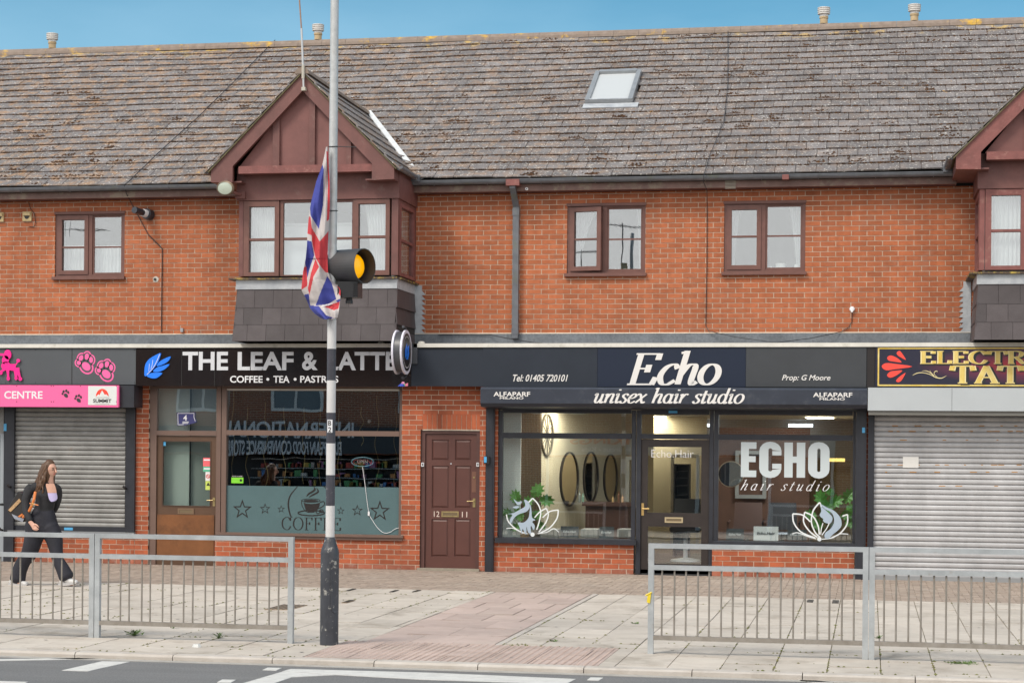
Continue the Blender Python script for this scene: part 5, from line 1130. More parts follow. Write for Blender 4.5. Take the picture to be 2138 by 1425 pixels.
# ---- inside the salon
CREAM = mat('cream_wall', (.58, .51, .37), .9, var=.06, vscale=1)
x0, x1 = xu(1041), xu(1792); B = MB(); B.box(x0-.1, x0, .15, 12, 0, 2.5); B.build('salon_side_wall', mat('white_wall', (.82, .83, .82), .9), TERR)
B = MB(); B.box(x1, x1+.1, .15, 12, 0, 2.5); B.build('salon_side_wall', CREAM, TERR)
B = MB(); B.box(x0, x1, 12, 12.1, 0, 2.5); B.box(x0, x1, .15, 12, -.03, -.005); B.build('salon_back_wall', mat('brown_floor_and_wall', (.13, .09, .06), .8, var=.2, vscale=2), TERR)
B = MB(); B.box(x0, x1, .15, 12, 2.46, 2.5); B.build('salon_ceiling', mat('ceiling_white', (.5, .48, .42), .9), TERR)
PA = (XU(1128, 1.3, 1000), 1.3); PBk = (XU(1322, 5.2, 1000), 5.2)
def wallP(t, z, off=0.):
    dx, dy = PBk[0]-PA[0], PBk[1]-PA[1]; l = math.hypot(dx, dy); return (PA[0]+dx*t+dy/l*off, PA[1]+dy*t-dx/l*off, z)
def tuv(u, v):     # the point of the slanted wall seen at u, v
    d = _ray(u, v); dx, dy = PBk[0]-PA[0], PBk[1]-PA[1]; den = d[0]*dy-d[1]*dx; s = (PA[0]*dy-(PA[1]+DC)*dx)/den
    x, y = d[0]*s, -DC+d[1]*s; return ((y-PA[1])/dy, HC+d[2]*s)
B = MB(); B.hexa([wallP(0, 0), wallP(1.25, 0), wallP(1.25, 2.46), wallP(0, 2.46), wallP(0, 0, -.1), wallP(1.25, 0, -.1), wallP(1.25, 2.46, -.1), wallP(0, 2.46, -.1)]); B.build('cream_partition', CREAM, TERR)
a = rect(1049, 860, 1087, 1124, .30); B = MB(); B.box(a[0]-.1, a[1], .30, .33, .45, 2.46); o = B.build('white_screen', mat('white_wall', (.82, .83, .82), .9), loc=(a[0], .3, 0)); tag(o, 'plain white panel at the left end of the salon window', 'panel')
a = rect(1087, 860, 1129, 1124, .9); sp_ = thing('slatted_panel', 'brown slatted wood panel at the left of the salon window', 'panel', (a[0], .9, .3)); B = MB(); B.box(a[0], a[1], .92, .95, .3, 2.46); B.build('felt_back', INK, sp_)
x = a[0]; 
while x < a[1]-.01: B = MB(); B.box(x, x+.016, .9, .92, .3, 2.46); B.build('slat', mat('brown_slat', (.21, .145, .09), .7, var=.1), sp_); x += .024
MIRR = mat('mirror_silver', (.75, .75, .74), .03, metal=1.)
def wall_ellipse(B, cu, cv, wpx, hpx, off0, off1, n=28, rim=None):
    t0, zc = tuv(cu, cv); t1, _ = tuv(cu+wpx/2, cv); _, zt = tuv(cu, cv-hpx/2); rt, rz = t1-t0, zt-zc
    P = [(t0+rt*math.cos(q), zc+rz*math.sin(q)) for q in [2*math.pi*i/n for i in range(n)]]
    if rim:
        I = [(t0+(rt*(1-rim*1.6))*math.cos(q), zc+(rz*(1-rim*.6))*math.sin(q)) for q in [2*math.pi*i/n for i in range(n)]]
        for i in range(n):
            j = (i+1) % n; B.hexa([wallP(*P[i], off1), wallP(*P[j], off1), wallP(*I[j], off1), wallP(*I[i], off1), wallP(*P[i], off0), wallP(*P[j], off0), wallP(*I[j], off0), wallP(*I[i], off0)])
    else: B._add([wallP(*p, off1) for p in P], [tuple(range(n))])
for cu, cv, w, h, l in ((1187, 999.5, 38, 114, 'left large oval mirror with black rim in the salon'), (1232, 995, 31, 106, 'middle oval mirror with black rim in the salon'), (1273, 997.5, 28, 100, 'right oval mirror with black rim in the salon')):
    t0, zc = tuv(cu, cv); m_ = thing('oval_mirror', l, 'mirror', wallP(t0, zc)); B = MB(); wall_ellipse(B, cu, cv, w, h, .0, .03, rim=.07); B.build('rim', INK, m_); B = MB(); wall_ellipse(B, cu, cv, w*.92, h*.96, 0, .015); B.build('mirror_glass', mat('dim_mirror', (.42, .38, .32), .06, metal=1.), m_)
t0, zc = tuv(1140.5, 907); cl = thing('wheel_clock', 'large spoked iron wheel clock on the cream salon wall', 'clock', wallP(t0, zc)); B = MB(); wall_ellipse(B, 1140.5, 907, 25, 88, .0, .03, rim=.09); B.build('rim', mat('iron_rim', (.10, .085, .06), .5), cl)
B = MB(); rt = tuv(1153, 907)[0]-t0; rz = tuv(1140.5, 863)[1]-zc
for i in range(12):
    q = 2*math.pi*i/12; B.tube([wallP(t0, zc, .02), wallP(t0+rt*.88*math.cos(q), zc+rz*.93*math.sin(q), .02)], .008, 4)
B.build('spoke', mat('iron_rim', (.10, .085, .06), .5), cl)
# lit ceiling panels of the salon: some seen through the glass, others added out of sight
def lamp_panel(u0, u1, v, Y, c, l, cat='light'):
    z = 2.44; d = _ray((u0+u1)/2, v); 
    xa, xb = XU(u0, Y, v), XU(u1, Y, v); B = MB(); B.box(xa, xb, Y-.6, Y+.6, z, z+.012); o = B.build('ceiling_light', mat('light_panel_'+cat, (.9, .9, .9), .5, emit=(c, 7)), loc=((xa+xb)/2, Y, z)); tag(o, l, 'ceiling light')
    la = bpy.data.lights.new('salon_lamp', 'AREA'); la.shape = 'RECTANGLE'; la.size = xb-xa; la.size_y = 1.1; la.energy = 17; la.color = c; lo = bpy.data.objects.new('salon_lamp', la); COL.objects.link(lo); lo.location = ((xa+xb)/2, Y, z-.02)
lamp_panel(1342, 1392, 869, 8.0, (1, .88, .66), 'warm lit ceiling panel above the salon door glass', 'warm'); lamp_panel(1684, 1740, 870, 8.0, (1, .88, .66), 'warm lit ceiling panel at the right of the salon', 'warm')
lamp_panel(1150, 1230, 869, 1.3, (1, .93, .80), 'added unseen warm light above the left salon window', 'mid'); lamp_panel(1600, 1690, 869, 1.4, (.85, .92, 1), 'added unseen cool light above the right salon window', 'cool')  # added lamps hidden above the window heads, to brighten plants and screen
for u0, u1, v0, v1, l in ((1438, 1481, 884, 890, 'cool white light strip low in the transom over the salon door'), (1646, 1697, 884.5, 891, 'cool white light strip in the right transom of the salon')):
    Y = 11.2; a = rect(u0, v0, u1, v1, Y); B = MB(); B.box(a[0], a[1], Y, Y+.05, a[2], a[3]); tag(B.build('light_strip', mat('light_panel_white', (.9, .9, .9), .5, emit=((.8, .88, 1), 3)), loc=(a[0], Y, a[2])), l, 'light')
LEAF = mat('glossy_green_leaf', (.08, .25, .04), .4, c2=(.14, .36, .07), vscale=14)
def monstera(u, v, spots, label, Y=.28):
    xb, zb = W(u, v, Y); t = thing('monstera_plant', label, 'plant', (xb, Y, zb)); B = MB(); B.lathe([(.0001, 0), (.06, 0), (.075, .11), (.068, .11), (.06, .09), (.0001, .09)], (xb, Y, zb), 14); B.build('pot', mat('tan_basket', (.38, .23, .10), .8, var=.2, vscale=60), t)
    for i, (lu, lv, r, rot) in enumerate(spots):
        x, z = W(lu, lv, Y-.06); c = Vector((x, Y-.06+.03*(i % 3), z)); R = r*1.22/138; B = MB(); n = 22; V = [(c.x, c.y, c.z)]
        for k in range(n):
            q = 2*math.pi*k/n; rr = R*(1+.28*math.cos(q))*(1 if k % 2 or abs(q-math.pi) < .7 else .66); dx, dz = rr*math.cos(q), rr*.8*math.sin(q); cr_, s_ = math.cos(rot), math.sin(rot)
            V.append((c.x+dx*cr_-dz*s_, c.y+.05*math.sin(q*2+i)*R*4-.3*abs(dz), c.z+dx*s_+dz*cr_))
        B._add(V, [(0, k+1, (k+1) % n+1) for k in range(n)]); B.build('leaf', LEAF, t)
        B = MB(); B.tube([(xb, Y, zb+.08), ((xb+c.x)/2+.01, Y-.02, (zb+c.z)/2+.03), tuple(c)], .005, 5); B.build('stem', mat('stem_green', (.12, .2, .05), .6), t)
monstera(1095, 1122, [(1120, 1026, 15, .9), (1078, 1040, 14, 1.9), (1137, 1043, 14, -.2), (1101, 1050, 12, 1.2), (1062, 1072, 11, 2.6), (1083, 1076, 13, 2.0), (1118, 1075, 12, .2), (1076, 1100, 10, 3.4), (1128, 1095, 9, -.6)], 'leafy green plant behind the flower emblem in the left salon window')
monstera(1706, 1126, [(1715, 1042, 15, 1.9), (1742, 1048, 14, .6), (1770, 1038, 15, .9), (1778, 1060, 12, -.1), (1728, 1062, 13, 1.5), (1695, 1075, 11, 2.7), (1708, 1095, 12, 2.4), (1776, 1090, 13, -.2), (1765, 1075, 12, .3), (1735, 1027, 9, 2.6)], 'leafy green plant in a tan pot in the right salon window')
def card(u0, v0, u1, v1, m, tm, label, Y=.14):
    a = rect(u0, v0, u1, v1, Y); t = thing('display_card', label, 'card', (a[0], Y, a[2])); B = MB(); B.hexa([(a[0], Y, a[2]), (a[1], Y, a[2]), (a[1], Y+.04, a[3]), (a[0], Y+.04, a[3]), (a[0], Y+.004, a[2]), (a[1], Y+.004, a[2]), (a[1], Y+.044, a[3]), (a[0], Y+.044, a[3])]); B.build('board', m, t)
    w = a[1]-a[0]; h = a[3]-a[2]; fit_text('Echo.Hair', t, tm, a[0]+w*.14, a[1]-w*.14, a[2]+h*.42, a[2]+h*.62, Y+.012, bold=.02, shear=.2, depth=.002)
DKC = mat('dark_card', (.035, .04, .045), .4)
card(1170, 1098, 1208, 1121, DKC, SIGNW, 'dark Echo.Hair card beside the plant in the left salon window'); card(1251, 1099, 1281, 1123, DKC, SIGNW, 'dark Echo.Hair card at the right of the left salon window')
card(1516, 1103, 1553, 1127, DKC, SIGNW, 'dark Echo.Hair card at the left of the right salon window'); card(1573, 1098.5, 1625, 1128, mat('white_bag_card', (.68, .68, .7), .6), DKC, 'white Echo.Hair card in the right salon window'); card(1644, 1105, 1684, 1127, DKC, SIGNW, 'dark Echo.Hair card left of the plant in the right salon window')
def boxthing(name, u0, v0, u1, v1, Y, dep, m, label, cat, legs=False):
    a = rect(u0, v0, u1, v1, Y); B = MB(); B.box(a[0], a[1], Y, Y+dep, a[2], a[3]); o = B.build(name, m, loc=(a[0], Y, a[2]), bevel=.01); tag(o, label, cat); return o
GREYF = mat('grey_fabric', (.30, .29, .28), .9, var=.1); DW = mat('dark_counter', (.07, .03, .02), .5, var=.2)
for i, (u0, u1) in enumerate(((1128, 1165), (1212, 1248), (1288, 1317))): boxthing('waiting_stool', u0, 1104, u1, 1122, .5, .4, GREYF, ['grey padded stool behind the left salon window, left of the dark card', 'grey padded stool between the two dark cards', 'grey padded stool at the right end of the left salon window'][i], 'stool')
t = thing('salon_counter', 'dark red-brown counter under the oval mirrors', 'counter', (XU(1270, 2.2), 2.2, 0)); B = MB(); a = rect(1215, 1048, 1318, 1056, 2.2); B.box(a[0], a[1], 2.2, 2.7, a[2], a[3]); B.build('top', DW, t); B = MB(); B.box(a[0]+.05, a[1]-.05, 2.25, 2.65, 0, a[2]); B.build('cabinet', DW, t)
for i, (u, c, h) in enumerate(((1210, (.25, .27, .25), .19), (1217, (.2, .33, .27), .15), (1292, (.15, .07, .04), .18), (1300, (.5, .3, .15), .12), (1280, (.45, .3, .15), .10))):
    x, z = W(u, 1048, 2.35); B = MB(); B.lathe([(.0001, 0), (.022, 0), (.022, h*.65), (.009, h*.75), (.009, h), (.0001, h)], n=10); o = B.build('bottle', mat('bottle_%d_tone' % i, c, .3)); o.location = (x, 2.35, z); tag(o, ['tall grey bottle left end of the salon counter', 'green tinted bottle by the middle mirror', 'dark bottle under the right mirror', 'amber bottle right of the dark bottle', 'small amber bottle by the right mirror'][i], 'bottle')
t = thing('shelf_rack', 'black open shelf rack seen through the salon door', 'shelf', (XU(1424, 5), 5, 0)); a = rect(1406, 968, 1439, 1075, 5.0); B = MB(); B.box(a[0], a[0]+.03, 5, 5.3, 0, a[3]); B.box(a[1]-.03, a[1], 5, 5.3, 0, a[3]); B.box(a[0]+.03, a[1]-.03, 5.27, 5.3, 0, a[3]); B.build('upright', INK, t)
for v in (969, 983, 997, 1013, 1032, 1052): z = ZV(v, 5, 1424); B = MB(); B.box(a[0]+.03, a[1]-.03, 5, 5.26, z-.02, z); B.build('shelf', INK, t)
B = MB(); a = rect(1352, 925, 1475, 1100, 8.0); B.box(a[0], a[1], 8.0, 8.05, 0, 2.46); o = B.build('cream_screen', CREAM, loc=(a[0], 8, 0)); tag(o, 'cream wall seen through the salon door glass', 'wall')
def wframe(u0, v0, u1, v1, Y, m, label, nm='door_casing', w=.06):
    a = rect(u0, v0, u1, v1, Y); B = MB(); ring(B, a[0], a[1], a[2], a[3], w, Y, Y+.05); tag(B.build(nm, m, loc=(a[0], Y, a[2])), label, 'frame')
wframe(1400, 948, 1460, 1150, 7.6, WHITEP, 'white door casing far back behind the salon door glass')
wframe(1306, 952, 1330, 1060, 4.2, WHITEP, 'white window frame at the right of the left salon window')
t = thing('round_mirror', 'round mirror at the left of the right salon window', 'mirror', (XU(1526, 1.2), 1.2, ZV(989, 1.2, 1526))); x, z = W(1526, 989, 1.2); B = MB(); B._add([(x+.185*math.cos(q), 1.2+.07*.185*math.sin(q), z+.185*math.sin(q)) for q in [2*math.pi*i/32 for i in range(32)]], [tuple(range(32))]); B.build('mirror_glass', MIRR, t); B = MB(); B.lathe([(.185, 1.195), (.2, 1.195), (.2, 1.22)], (x, 0, z), 32, 'y'); B.build('rim', mat('pale_rim', (.5, .4, .3), .4), t)
BRI = mat('interior_brown_panel', (.135, .062, .035), .8, var=.25, vscale=2)
B = MB(); a = rect(1498, 918, 1690, 1135, 3.0); B.box(a[0], a[1], 3.0, 3.1, 0, 2.2); tag(B.build('brown_screen', BRI, loc=(a[0], 3, 0)), 'dark brown wall behind the ECHO lettering', 'wall')
wframe(1535, 940, 1600, 1040, 2.9, mat('grey_frame_in', (.3, .28, .25), .6), 'grey framed window behind the ECHO lettering', 'inner_window')
B = MB(); a = rect(1718, 956, 1764, 963, 4.0); B.box(a[0], a[1], 4, 4.1, a[2], a[3]); tag(B.build('light_strip', mat('light_panel_yellow', (.9, .8, .4), .5, emit=((1, .65, .15), 1.0)), loc=(a[0], 4, a[2])), 'yellow light strip over the back doorway of the salon', 'light')
B = MB(); a = rect(1690, 960, 1775, 1135, 4.6); B.box(a[0], a[1], 4.6, 4.7, 0, a[3]); tag(B.build('back_door', mat('tan_door', (.30, .21, .11), .7, var=.1), loc=(a[0], 4.6, 0)), 'tan back doorway at the right of the salon', 'door')
# a styling chair and the coat on the rack, dark shapes in the room
def chair(u, v, Y, label, m):
    x, z = W(u, v, Y); z = 0; t = thing('styling_chair', label, 'chair', (x, Y, 0)); B = MB(); B.box(x-.25, x+.25, Y-.25, Y+.25, .48, .58); B.build('seat', m, t, bevel=.03); B = MB(); B.hexa([(x-.23, Y+.2, .6), (x+.23, Y+.2, .6), (x+.21, Y+.32, 1.02), (x-.21, Y+.32, 1.02), (x-.23, Y+.26, .6), (x+.23, Y+.26, .6), (x+.21, Y+.38, 1.02), (x-.21, Y+.38, 1.02)]); B.build('backrest', m, t)
    for s in (-1, 1): B = MB(); B.tube([(x+s*.28, Y-.2, .58), (x+s*.28, Y-.2, .72), (x+s*.28, Y+.2, .74)], .018, 6); B.build('armrest', m, t)
    B = MB(); B.lathe([(.0001, 0), (.26, 0), (.24, .03), (.04, .06), (.035, .48), (.0001, .48)], (x, Y, 0), 18); B.build('base', SILV, t)
chair(1432, 1075, 3.6, 'black styling chair seen through the salon door', INK); chair(1560, 1075, 1.9, 'dark brown styling chair behind the right salon window, left one', mat('brown_leather', (.09, .04, .025), .45)); chair(1632, 1075, 2.0, 'black styling chair behind the right salon window, right one', INK)

# ---- roller shutters
STEEL = mat('galvanised_shutter_steel', (.45, .45, .46), .5, metal=.2, stain=.15, var=.12, vscale=2.5, dirt=((.30, .19, .09), .5), dscale=9, dthr=.66)
STEELD = mat('grimy_shutter_steel', (.20, .198, .19), .5, metal=.2, c2=(.32, .318, .31), vscale=3, dirt=((.23, .13, .07), .7), dscale=3, dthr=.62)
def shutter(name_label, x0, x1, z0, z1, m, parent_name='roller_shutter', Y=.0, pitch=.0745):
    t = thing(parent_name, name_label, 'shutter', ((x0+x1)/2, Y, z0)); z = z1; me = None
    prof = []
    for a, d in ((0, .002), (.04, -.008), (.12, -.0135), (.28, -.0165), (.48, -.0175), (.66, -.0165), (.80, -.013), (.86, -.007), (.872, .012), (.935, .012), (.94, .001), (1.0, .001)): prof.append((Y+d, a*pitch))
    while z > z0+.02:
        if me is None:
            B = MB(); n = len(prof)
            for i in range(n-1): B.quad((x0, prof[i][0], prof[i][1]), (x1, prof[i][0], prof[i][1]), (x1, prof[i+1][0], prof[i+1][1]), (x0, prof[i+1][0], prof[i+1][1]))
            B.box(x0, x1, Y+.0135, Y+.0155, 0, pitch)
            o = B.build('slat', m, t, smooth=False); me = o.data; o.location.z += z-pitch; off = o.location.copy(); zz = z
        else:
            o = bpy.data.objects.new('slat', me); COL.objects.link(o); o.parent = t; o.location = (off.x, off.y, off.z-(zz-z))
        z -= pitch
    return t
a = rect(29, 849, 262, 1103, .02); s1 = shutter('grimy grey roller shutter closed below the pink sign', a[0], a[1], a[2], a[3], STEELD, Y=.02)
def gbar(parent, q, y0, y1, m, name, z0=None):
    a = rect(*q, y0); B = MB(); B.box(a[0], a[1], y0, y1, a[2] if z0 is None else z0, a[3]); return B.build(name, m, parent)
gbar(s1, (262, 846, 281, 1109), -.05, .06, BLACKP, 'guide_rail'); gbar(s1, (8, 846, 28.5, 1171), -.05, .06, BLACKP, 'guide_rail', 0); gbar(s1, (28.5, 1098, 262, 1108), -.01, .04, BLACKP, 'bottom_bar')
gbar(s1, (15, 1108.5, 280, 1113), -.06, .1, mat('grey_sill', (.2, .21, .22), .6), 'sill')
for u, v in ((263, 1019), (22, 1016), (5, 1106)):
    x, z = W(u, v, -.05); B = MB(); B.tube([(x, -.05, z), (x, -.11, z+.01), (x-.02, -.12, z+.04)], .018, 8); B.build('lock_pin', INK, s1)
gbar(s1, (134, 1100.5, 152, 1106), -.013, -.0105, mat('blue_sticker', (.08, .35, .62), .5), 'blue_label')
pr_ = thing('pet_shop_riser', 'low brick wall under the grimy grey shutter', 'wall', (xu(150), 0, 0)); bricks(pr_, xu(28.5), xu(281), 0, ZV(1113.5, 0, 150), 0, 0, m=BRICKL, mbase=BRICKD, off=.03, cap=300)
nb = thing('neighbour_shopfront', 'grey shopfront edge at the far left of the frame', 'shopfront', (xu(-20), 0, 0))
for q, m, nm in (((-660, 847, 8, 905), STEELD, 'shutter_panel'), ((-660, 905, 8, 1050), DKC, 'window_glass'), ((-660, 1050, 8, 1170), mat('grey_stall_panel', (.30, .33, .36), .6), 'lower_panel')): gbar(nb, q, .05, .1, m, nm, 0 if nm == 'lower_panel' else None)
gbar(nb, (0, 905, 7.5, 1050), .02, .049, mat('grey_stall_panel', (.30, .33, .36), .6), 'frame_member'); gbar(nb, (7.8, 884, 13.5, 899), -.056, -.0505, mat('blue_sticker', (.08, .35, .62), .5), 'blue_label')
a = rect(1824.5, 858, 2480, 1210, .02); XT1 = a[1]
s2 = shutter('pale silver roller shutter closed below the tattoo sign', a[0], a[1], a[2], a[3], STEEL, Y=.02)
gbar(s2, (1811.5, 856, 1824, 1216), -.05, .06, BLACKP, 'guide_rail', -.05); gbar(s2, (1824.5, 1207, 2480, 1219), -.01, .04, mat('grey_bottom_bar', (.30, .31, .32), .5, metal=.4), 'bottom_bar')
B = MB(); pbox(B, 1885, 953, 1918, 976, -.004, -.0005); B.build('paper_note', mat('paper', (.66, .65, .63), .8), s2)
RUST = mat('rust_stain', (.42, .20, .05), .9); random.seed(5)
for v, n in ((888.5, 7), (900, 12), (918, 4), (970, 10), (985, 6), (1014, 4)):
    for i in range(n):
        u = 1850+300*(i+random.random()*.7)/n; B = MB(); x, z = W(u, v, 0); w = random.uniform(.012, .05); B.box(x-w, x+w, .0025, .004, z-.006, z+.006); B.build('rust_mark', RUST, s2)
gbar(s2, (1812, 1109, 1826, 1120), -.08, -.0505, BLACKP, 'lock_pin') if False else None

# ---- fascia signs
def sign(name, label, u0, v0, u1, v1, m, Y=YF, cat='sign', depth=.03):
    a = rect(u0, v0, u1, v1, Y); t = thing(name, label, cat, ((a[0]+a[1])/2, Y, a[2])); B = MB(); B.box(a[0], a[1], Y, Y+depth, a[2], a[3]); B.build('board', m, t); return t, a
GREYS = mat('dark_grey_panel', (.075, .083, .092), .45, var=.05, vscale=2)
t, _ = sign('fascia_sign', 'dark grey sign with pink poodle and two pink paw prints', -60, 727.5, 283.5, 802, GREYS)
HP = mat('hot_pink', (.86, .012, .26), .45); PK = mat('pink_print', (.86, .13, .36), .5)
def seam(parent, u, v0, v1, Y): B = MB(); pbox(B, u-.6, v0, u+.6, v1, Y-.003, Y-.0005); B.build('panel_joint', mat('joint_black', (.02, .02, .02), .8), parent)  # near-black strip along the joint between sign panels
seam(t, 150, 728, 801, YF); B = MB()
for u in (12, 74, 142, 150, 218, 281): 
    for v in (730, 798): x, z = W(u, v, YF); disc(B, x, z, .007, .007, YF, .004, 8)
B.build('screw', INK, t)
k8 = lambda p: (p[0]/6.288, 700+p[1]/6.288); Tp = lambda p: W(*k8(p), YF-.02)
B = MB(); 
def dsc(cx, cy, rx, ry, rot=0, y=YF-.02, dep=.012, kk=Tp): x, z = kk((cx, cy)); s = 1/6.288/139; disc(B, x, z, rx*s, ry*s, y, dep, 22, rot)
dsc(105, 250, 52, 66, .1); dsc(75, 320, 50, 60, -.3); dsc(80, 400, 68, 58, 0); dsc(243, 330, 27, 25); dsc(15, 490, 26, 26); dsc(112, 565, 24, 28); dsc(215, 560, 24, 26); dsc(270, 570, 26, 26)
stroke_shape(B, [([(-30, 255), (10, 250), (60, 255)], [8, 14, 20]), ([(60, 400), (140, 415), (210, 420)], [45, 42, 48]), ([(205, 400), (225, 365), (243, 335)], 7), ([(215, 420), (215, 500), (214, 560)], [45, 22, 12]), ([(225, 430), (250, 500), (270, 565)], [35, 18, 12]), ([(105, 440), (110, 500), (112, 560)], [25, 15, 12]), ([(70, 440), (20, 470), (-20, 500)], [20, 12, 12])], Tp, 10, YF-.02, depth=.013)
B.build('poodle_cutout', HP, t)
def paw(parent, cu, cv, s, m, Y, ring_=None, rot=0.):
    B = MB(); cr_, sr_ = math.cos(rot), math.sin(rot)
    def e(dx, dy, rx, ry, ro=0., d=.003):
        X_, Y_ = (dx*cr_-dy*sr_)*s, (dx*sr_+dy*cr_)*s; x, z = W(cu+X_, cv+Y_, Y); disc(B, x, z, rx*s/139, ry*s/139, Y, d, 18, -ro-rot)
    if ring_:
        for q in ((-.29, -.17, .2, .25, .3), (.02, -.32, .2, .26, 0), (.3, -.18, .19, .25, -.3), (-.36, .13, .2, .19, .3), (.1, .27, .43, .33, .5)): e(q[0], q[1], q[2]+.075, q[3]+.075, q[4], .002)
        B.build('paw_outline', m, parent); B = MB()
        for q in ((-.29, -.17, .16, .21, .3), (.02, -.32, .16, .22, 0), (.3, -.18, .15, .21, -.3), (-.36, .13, .16, .15, .3), (.1, .27, .36, .27, .5)): e(q[0], q[1], q[2]+.04, q[3]+.04, q[4], .004)
        B.build('paw_gap', GREYS, parent); B = MB()
    for q in ((-.29, -.17, .13, .18, .3), (.02, -.32, .13, .19, 0), (.3, -.18, .12, .18, -.3), (-.36, .13, .13, .12, .3), (.1, .25, .30, .22, .5)): e(q[0], q[1], q[2], q[3], q[4], .006)
    B.build('paw_print', m, parent)
paw(t, 178.5, 755, 36, PK, YF, True, .2); paw(t, 220.5, 771, 36, PK, YF, True, .2)
pk = mat('pink_panel', (.84, .13, .34), .5)
t, a = sign('shutter_box_sign', 'pink sign reading CENTRE with a white SUMMIT plate', -60, 803.5, 247.5, 849, pk, Y=-.42, depth=.05)
a2 = rect(9, 816, 89, 832, -.42); fit_text('CENTRE', t, SIGNW, a2[0], a2[1], a2[2], a2[3], -.42, bold=.02, depth=.003)
paw(t, 137, 820.5, 17, DKC, -.42, None, .2); paw(t, 163.5, 830.5, 17, DKC, -.42, None, .2)
B = MB(); pbox(B, 184, 805.5, 243.5, 845, -.424, -.4205); sm = B.build('summit_plate', mat('white_plate', (.66, .68, .67), .5), t)
B = MB(); Y = -.425; x, z = W(213.5, 826, Y); P = [(x+.103*math.cos(q), z-.01+.118*math.sin(q)) for q in [math.pi*i/16 for i in range(17)]]; B.prism(P[::-1], Y-.003, Y); B.build('red_sun', mat('red_orange_print', (.78, .06, .035), .5), sm)
B = MB(); M = [(199, 829), (206, 822.5), (208, 824.5), (213.5, 814.5), (219, 824), (222, 822.5), (228.5, 829)]; B.prism([W(*p, Y) for p in M][::-1], Y-.006, Y-.0035); B.build('mountain', mat('white_plate', (.66, .68, .67), .5), sm)
a2 = rect(194.5, 832.5, 232.5, 840, Y); fit_text('SUMMIT', sm, INK, a2[0], a2[1], a2[2], a2[3], Y, bold=.02, depth=.002); B = MB(); pbox(B, 198, 841.7, 228, 842.5, Y-.002, Y); B.build('small_print', mat('grey_print', (.4, .38, .36), .6), sm)
B = MB()
for u in (35, 107, 112, 168, 243): 
    for v in (805.5, 838): x, z = W(u, v, -.42); disc(B, x, z, .007, .007, -.42, .004, 8)
B.build('screw', INK, t)
a = rect(247.5, 804, 279.5, 850, -.36); B = MB(); B.box(a[0], a[1], -.36, .02, a[2], a[3]); b_ = rect(-60, 804, 247, 848, -.36); B.box(b_[0], b_[1]-.001, -.365, -.02, b_[2]+.0, b_[3]); B.build('shutter_box', BLACKP, t)
# coffee shop sign
GLB = mat('gloss_black_panel', (.016, .012, .012), .08, spec=.6, coat=.3)
t, _ = sign('fascia_sign', 'glossy black sign reading THE LEAF & LATTE COFFEE TEA PASTRIES', 284, 727.5, 858, 806, GLB, Y=-.26)
Y = -.262
for w_, u0, u1 in (('THE', 381.5, 476.5), ('LEAF', 496.5, 613), ('&', 631, 663.5), ('LATTE', 684.5, 829)):
    a = rect(u0, 734, u1, 772.5, Y); fit_text(w_, t, SILV, a[0], a[1], a[2], a[3], Y, bold=.028, depth=.008)
for w_, u0, u1 in (('COFFEE', 480.5, 548.5), ('TEA', 571, 604.5), ('PASTRIES', 627, 706.5)):
    a = rect(u0, 784, u1, 798.5, Y); fit_text(w_, t, SIGNW, a[0], a[1], a[2], a[3], Y, bold=.018, depth=.005)
for u in (559.5, 616.5): B = MB(); x, z = W(u, 791.3, Y); disc(B, x, z, .022, .022, Y, .012, 16); B.build('bullet', SIGNW, t)
k3 = lambda p: (p[0]/6.288, 700+p[1]/6.288); Tl = lambda p: W(*k3(p), Y-.01); BLUE = mat('bright_blue', (.012, .19, .86), .4)
L1 = [[(1903, 535), (1900, 440), (1915, 370), (1960, 310), (2040, 260), (2112, 232), (2095, 300), (2070, 360), (2020, 430), (1960, 495)], [(2060, 400), (2090, 350), (2150, 310), (2240, 275), (2215, 330), (2160, 370), (2100, 395)], [(2010, 470), (2060, 420), (2130, 400), (2225, 375), (2180, 430), (2120, 465), (2060, 480)], [(1925, 530), (1975, 495), (2050, 488), (2130, 490), (2100, 530), (2050, 560), (1990, 560)]]
B = MB()
for l in L1: P = [Tl(p) for p in spline(l, 3, True)][:-1]; B.prism(P[::-1], Y-.018, Y)
B.build('leaf_emblem', BLUE, t); B = MB(); stroke_shape(B, [([(2100, 245), (2060, 340), (2010, 430), (1930, 515)], 3.2), ([(2010, 320), (2000, 390), (1985, 440)], 2.6), ([(1965, 370), (1960, 430), (1955, 470)], 2.4)], Tl, 3, Y-.018, depth=.002); B.build('leaf_vein', SIGNW, t)
seam(t, 379.5, 728, 805, -.262); seam(t, 448, 728, 805, -.262)
B = MB(); Q = lambda p: W(780+p[0]/8.9, 670+p[1]/8.9, Y)
for P, c in (([(450, 1210), (500, 1160), (560, 1165), (580, 1210)], (.05, .1, .6)), ([(510, 1165), (530, 1125), (570, 1125), (580, 1165)], (.75, .3, .5)), ([(580, 1170), (640, 1145), (640, 1205), (590, 1208)], (.7, .2, .3)), ([(550, 1170), (590, 1160), (590, 1200), (560, 1205)], (.2, .55, .3))):
    B = MB(); B.prism([Q(p) for p in P][::-1], Y-.003, Y-.001); B.build('maker_sticker', mat('sticker_%.2f' % c[0], c, .5), t)
B = MB(); pbox(B, 858.5, 727.5, 1008, 806, YF, YF+.03); o = B.build('blank_fascia', mat('navy_black_panel', (.022, .028, .040), .45, spec=.3, var=.1, vscale=2), loc=(xu(930), YF, 2.8)); tag(o, 'plain dark fascia board above the brown door', 'sign board')
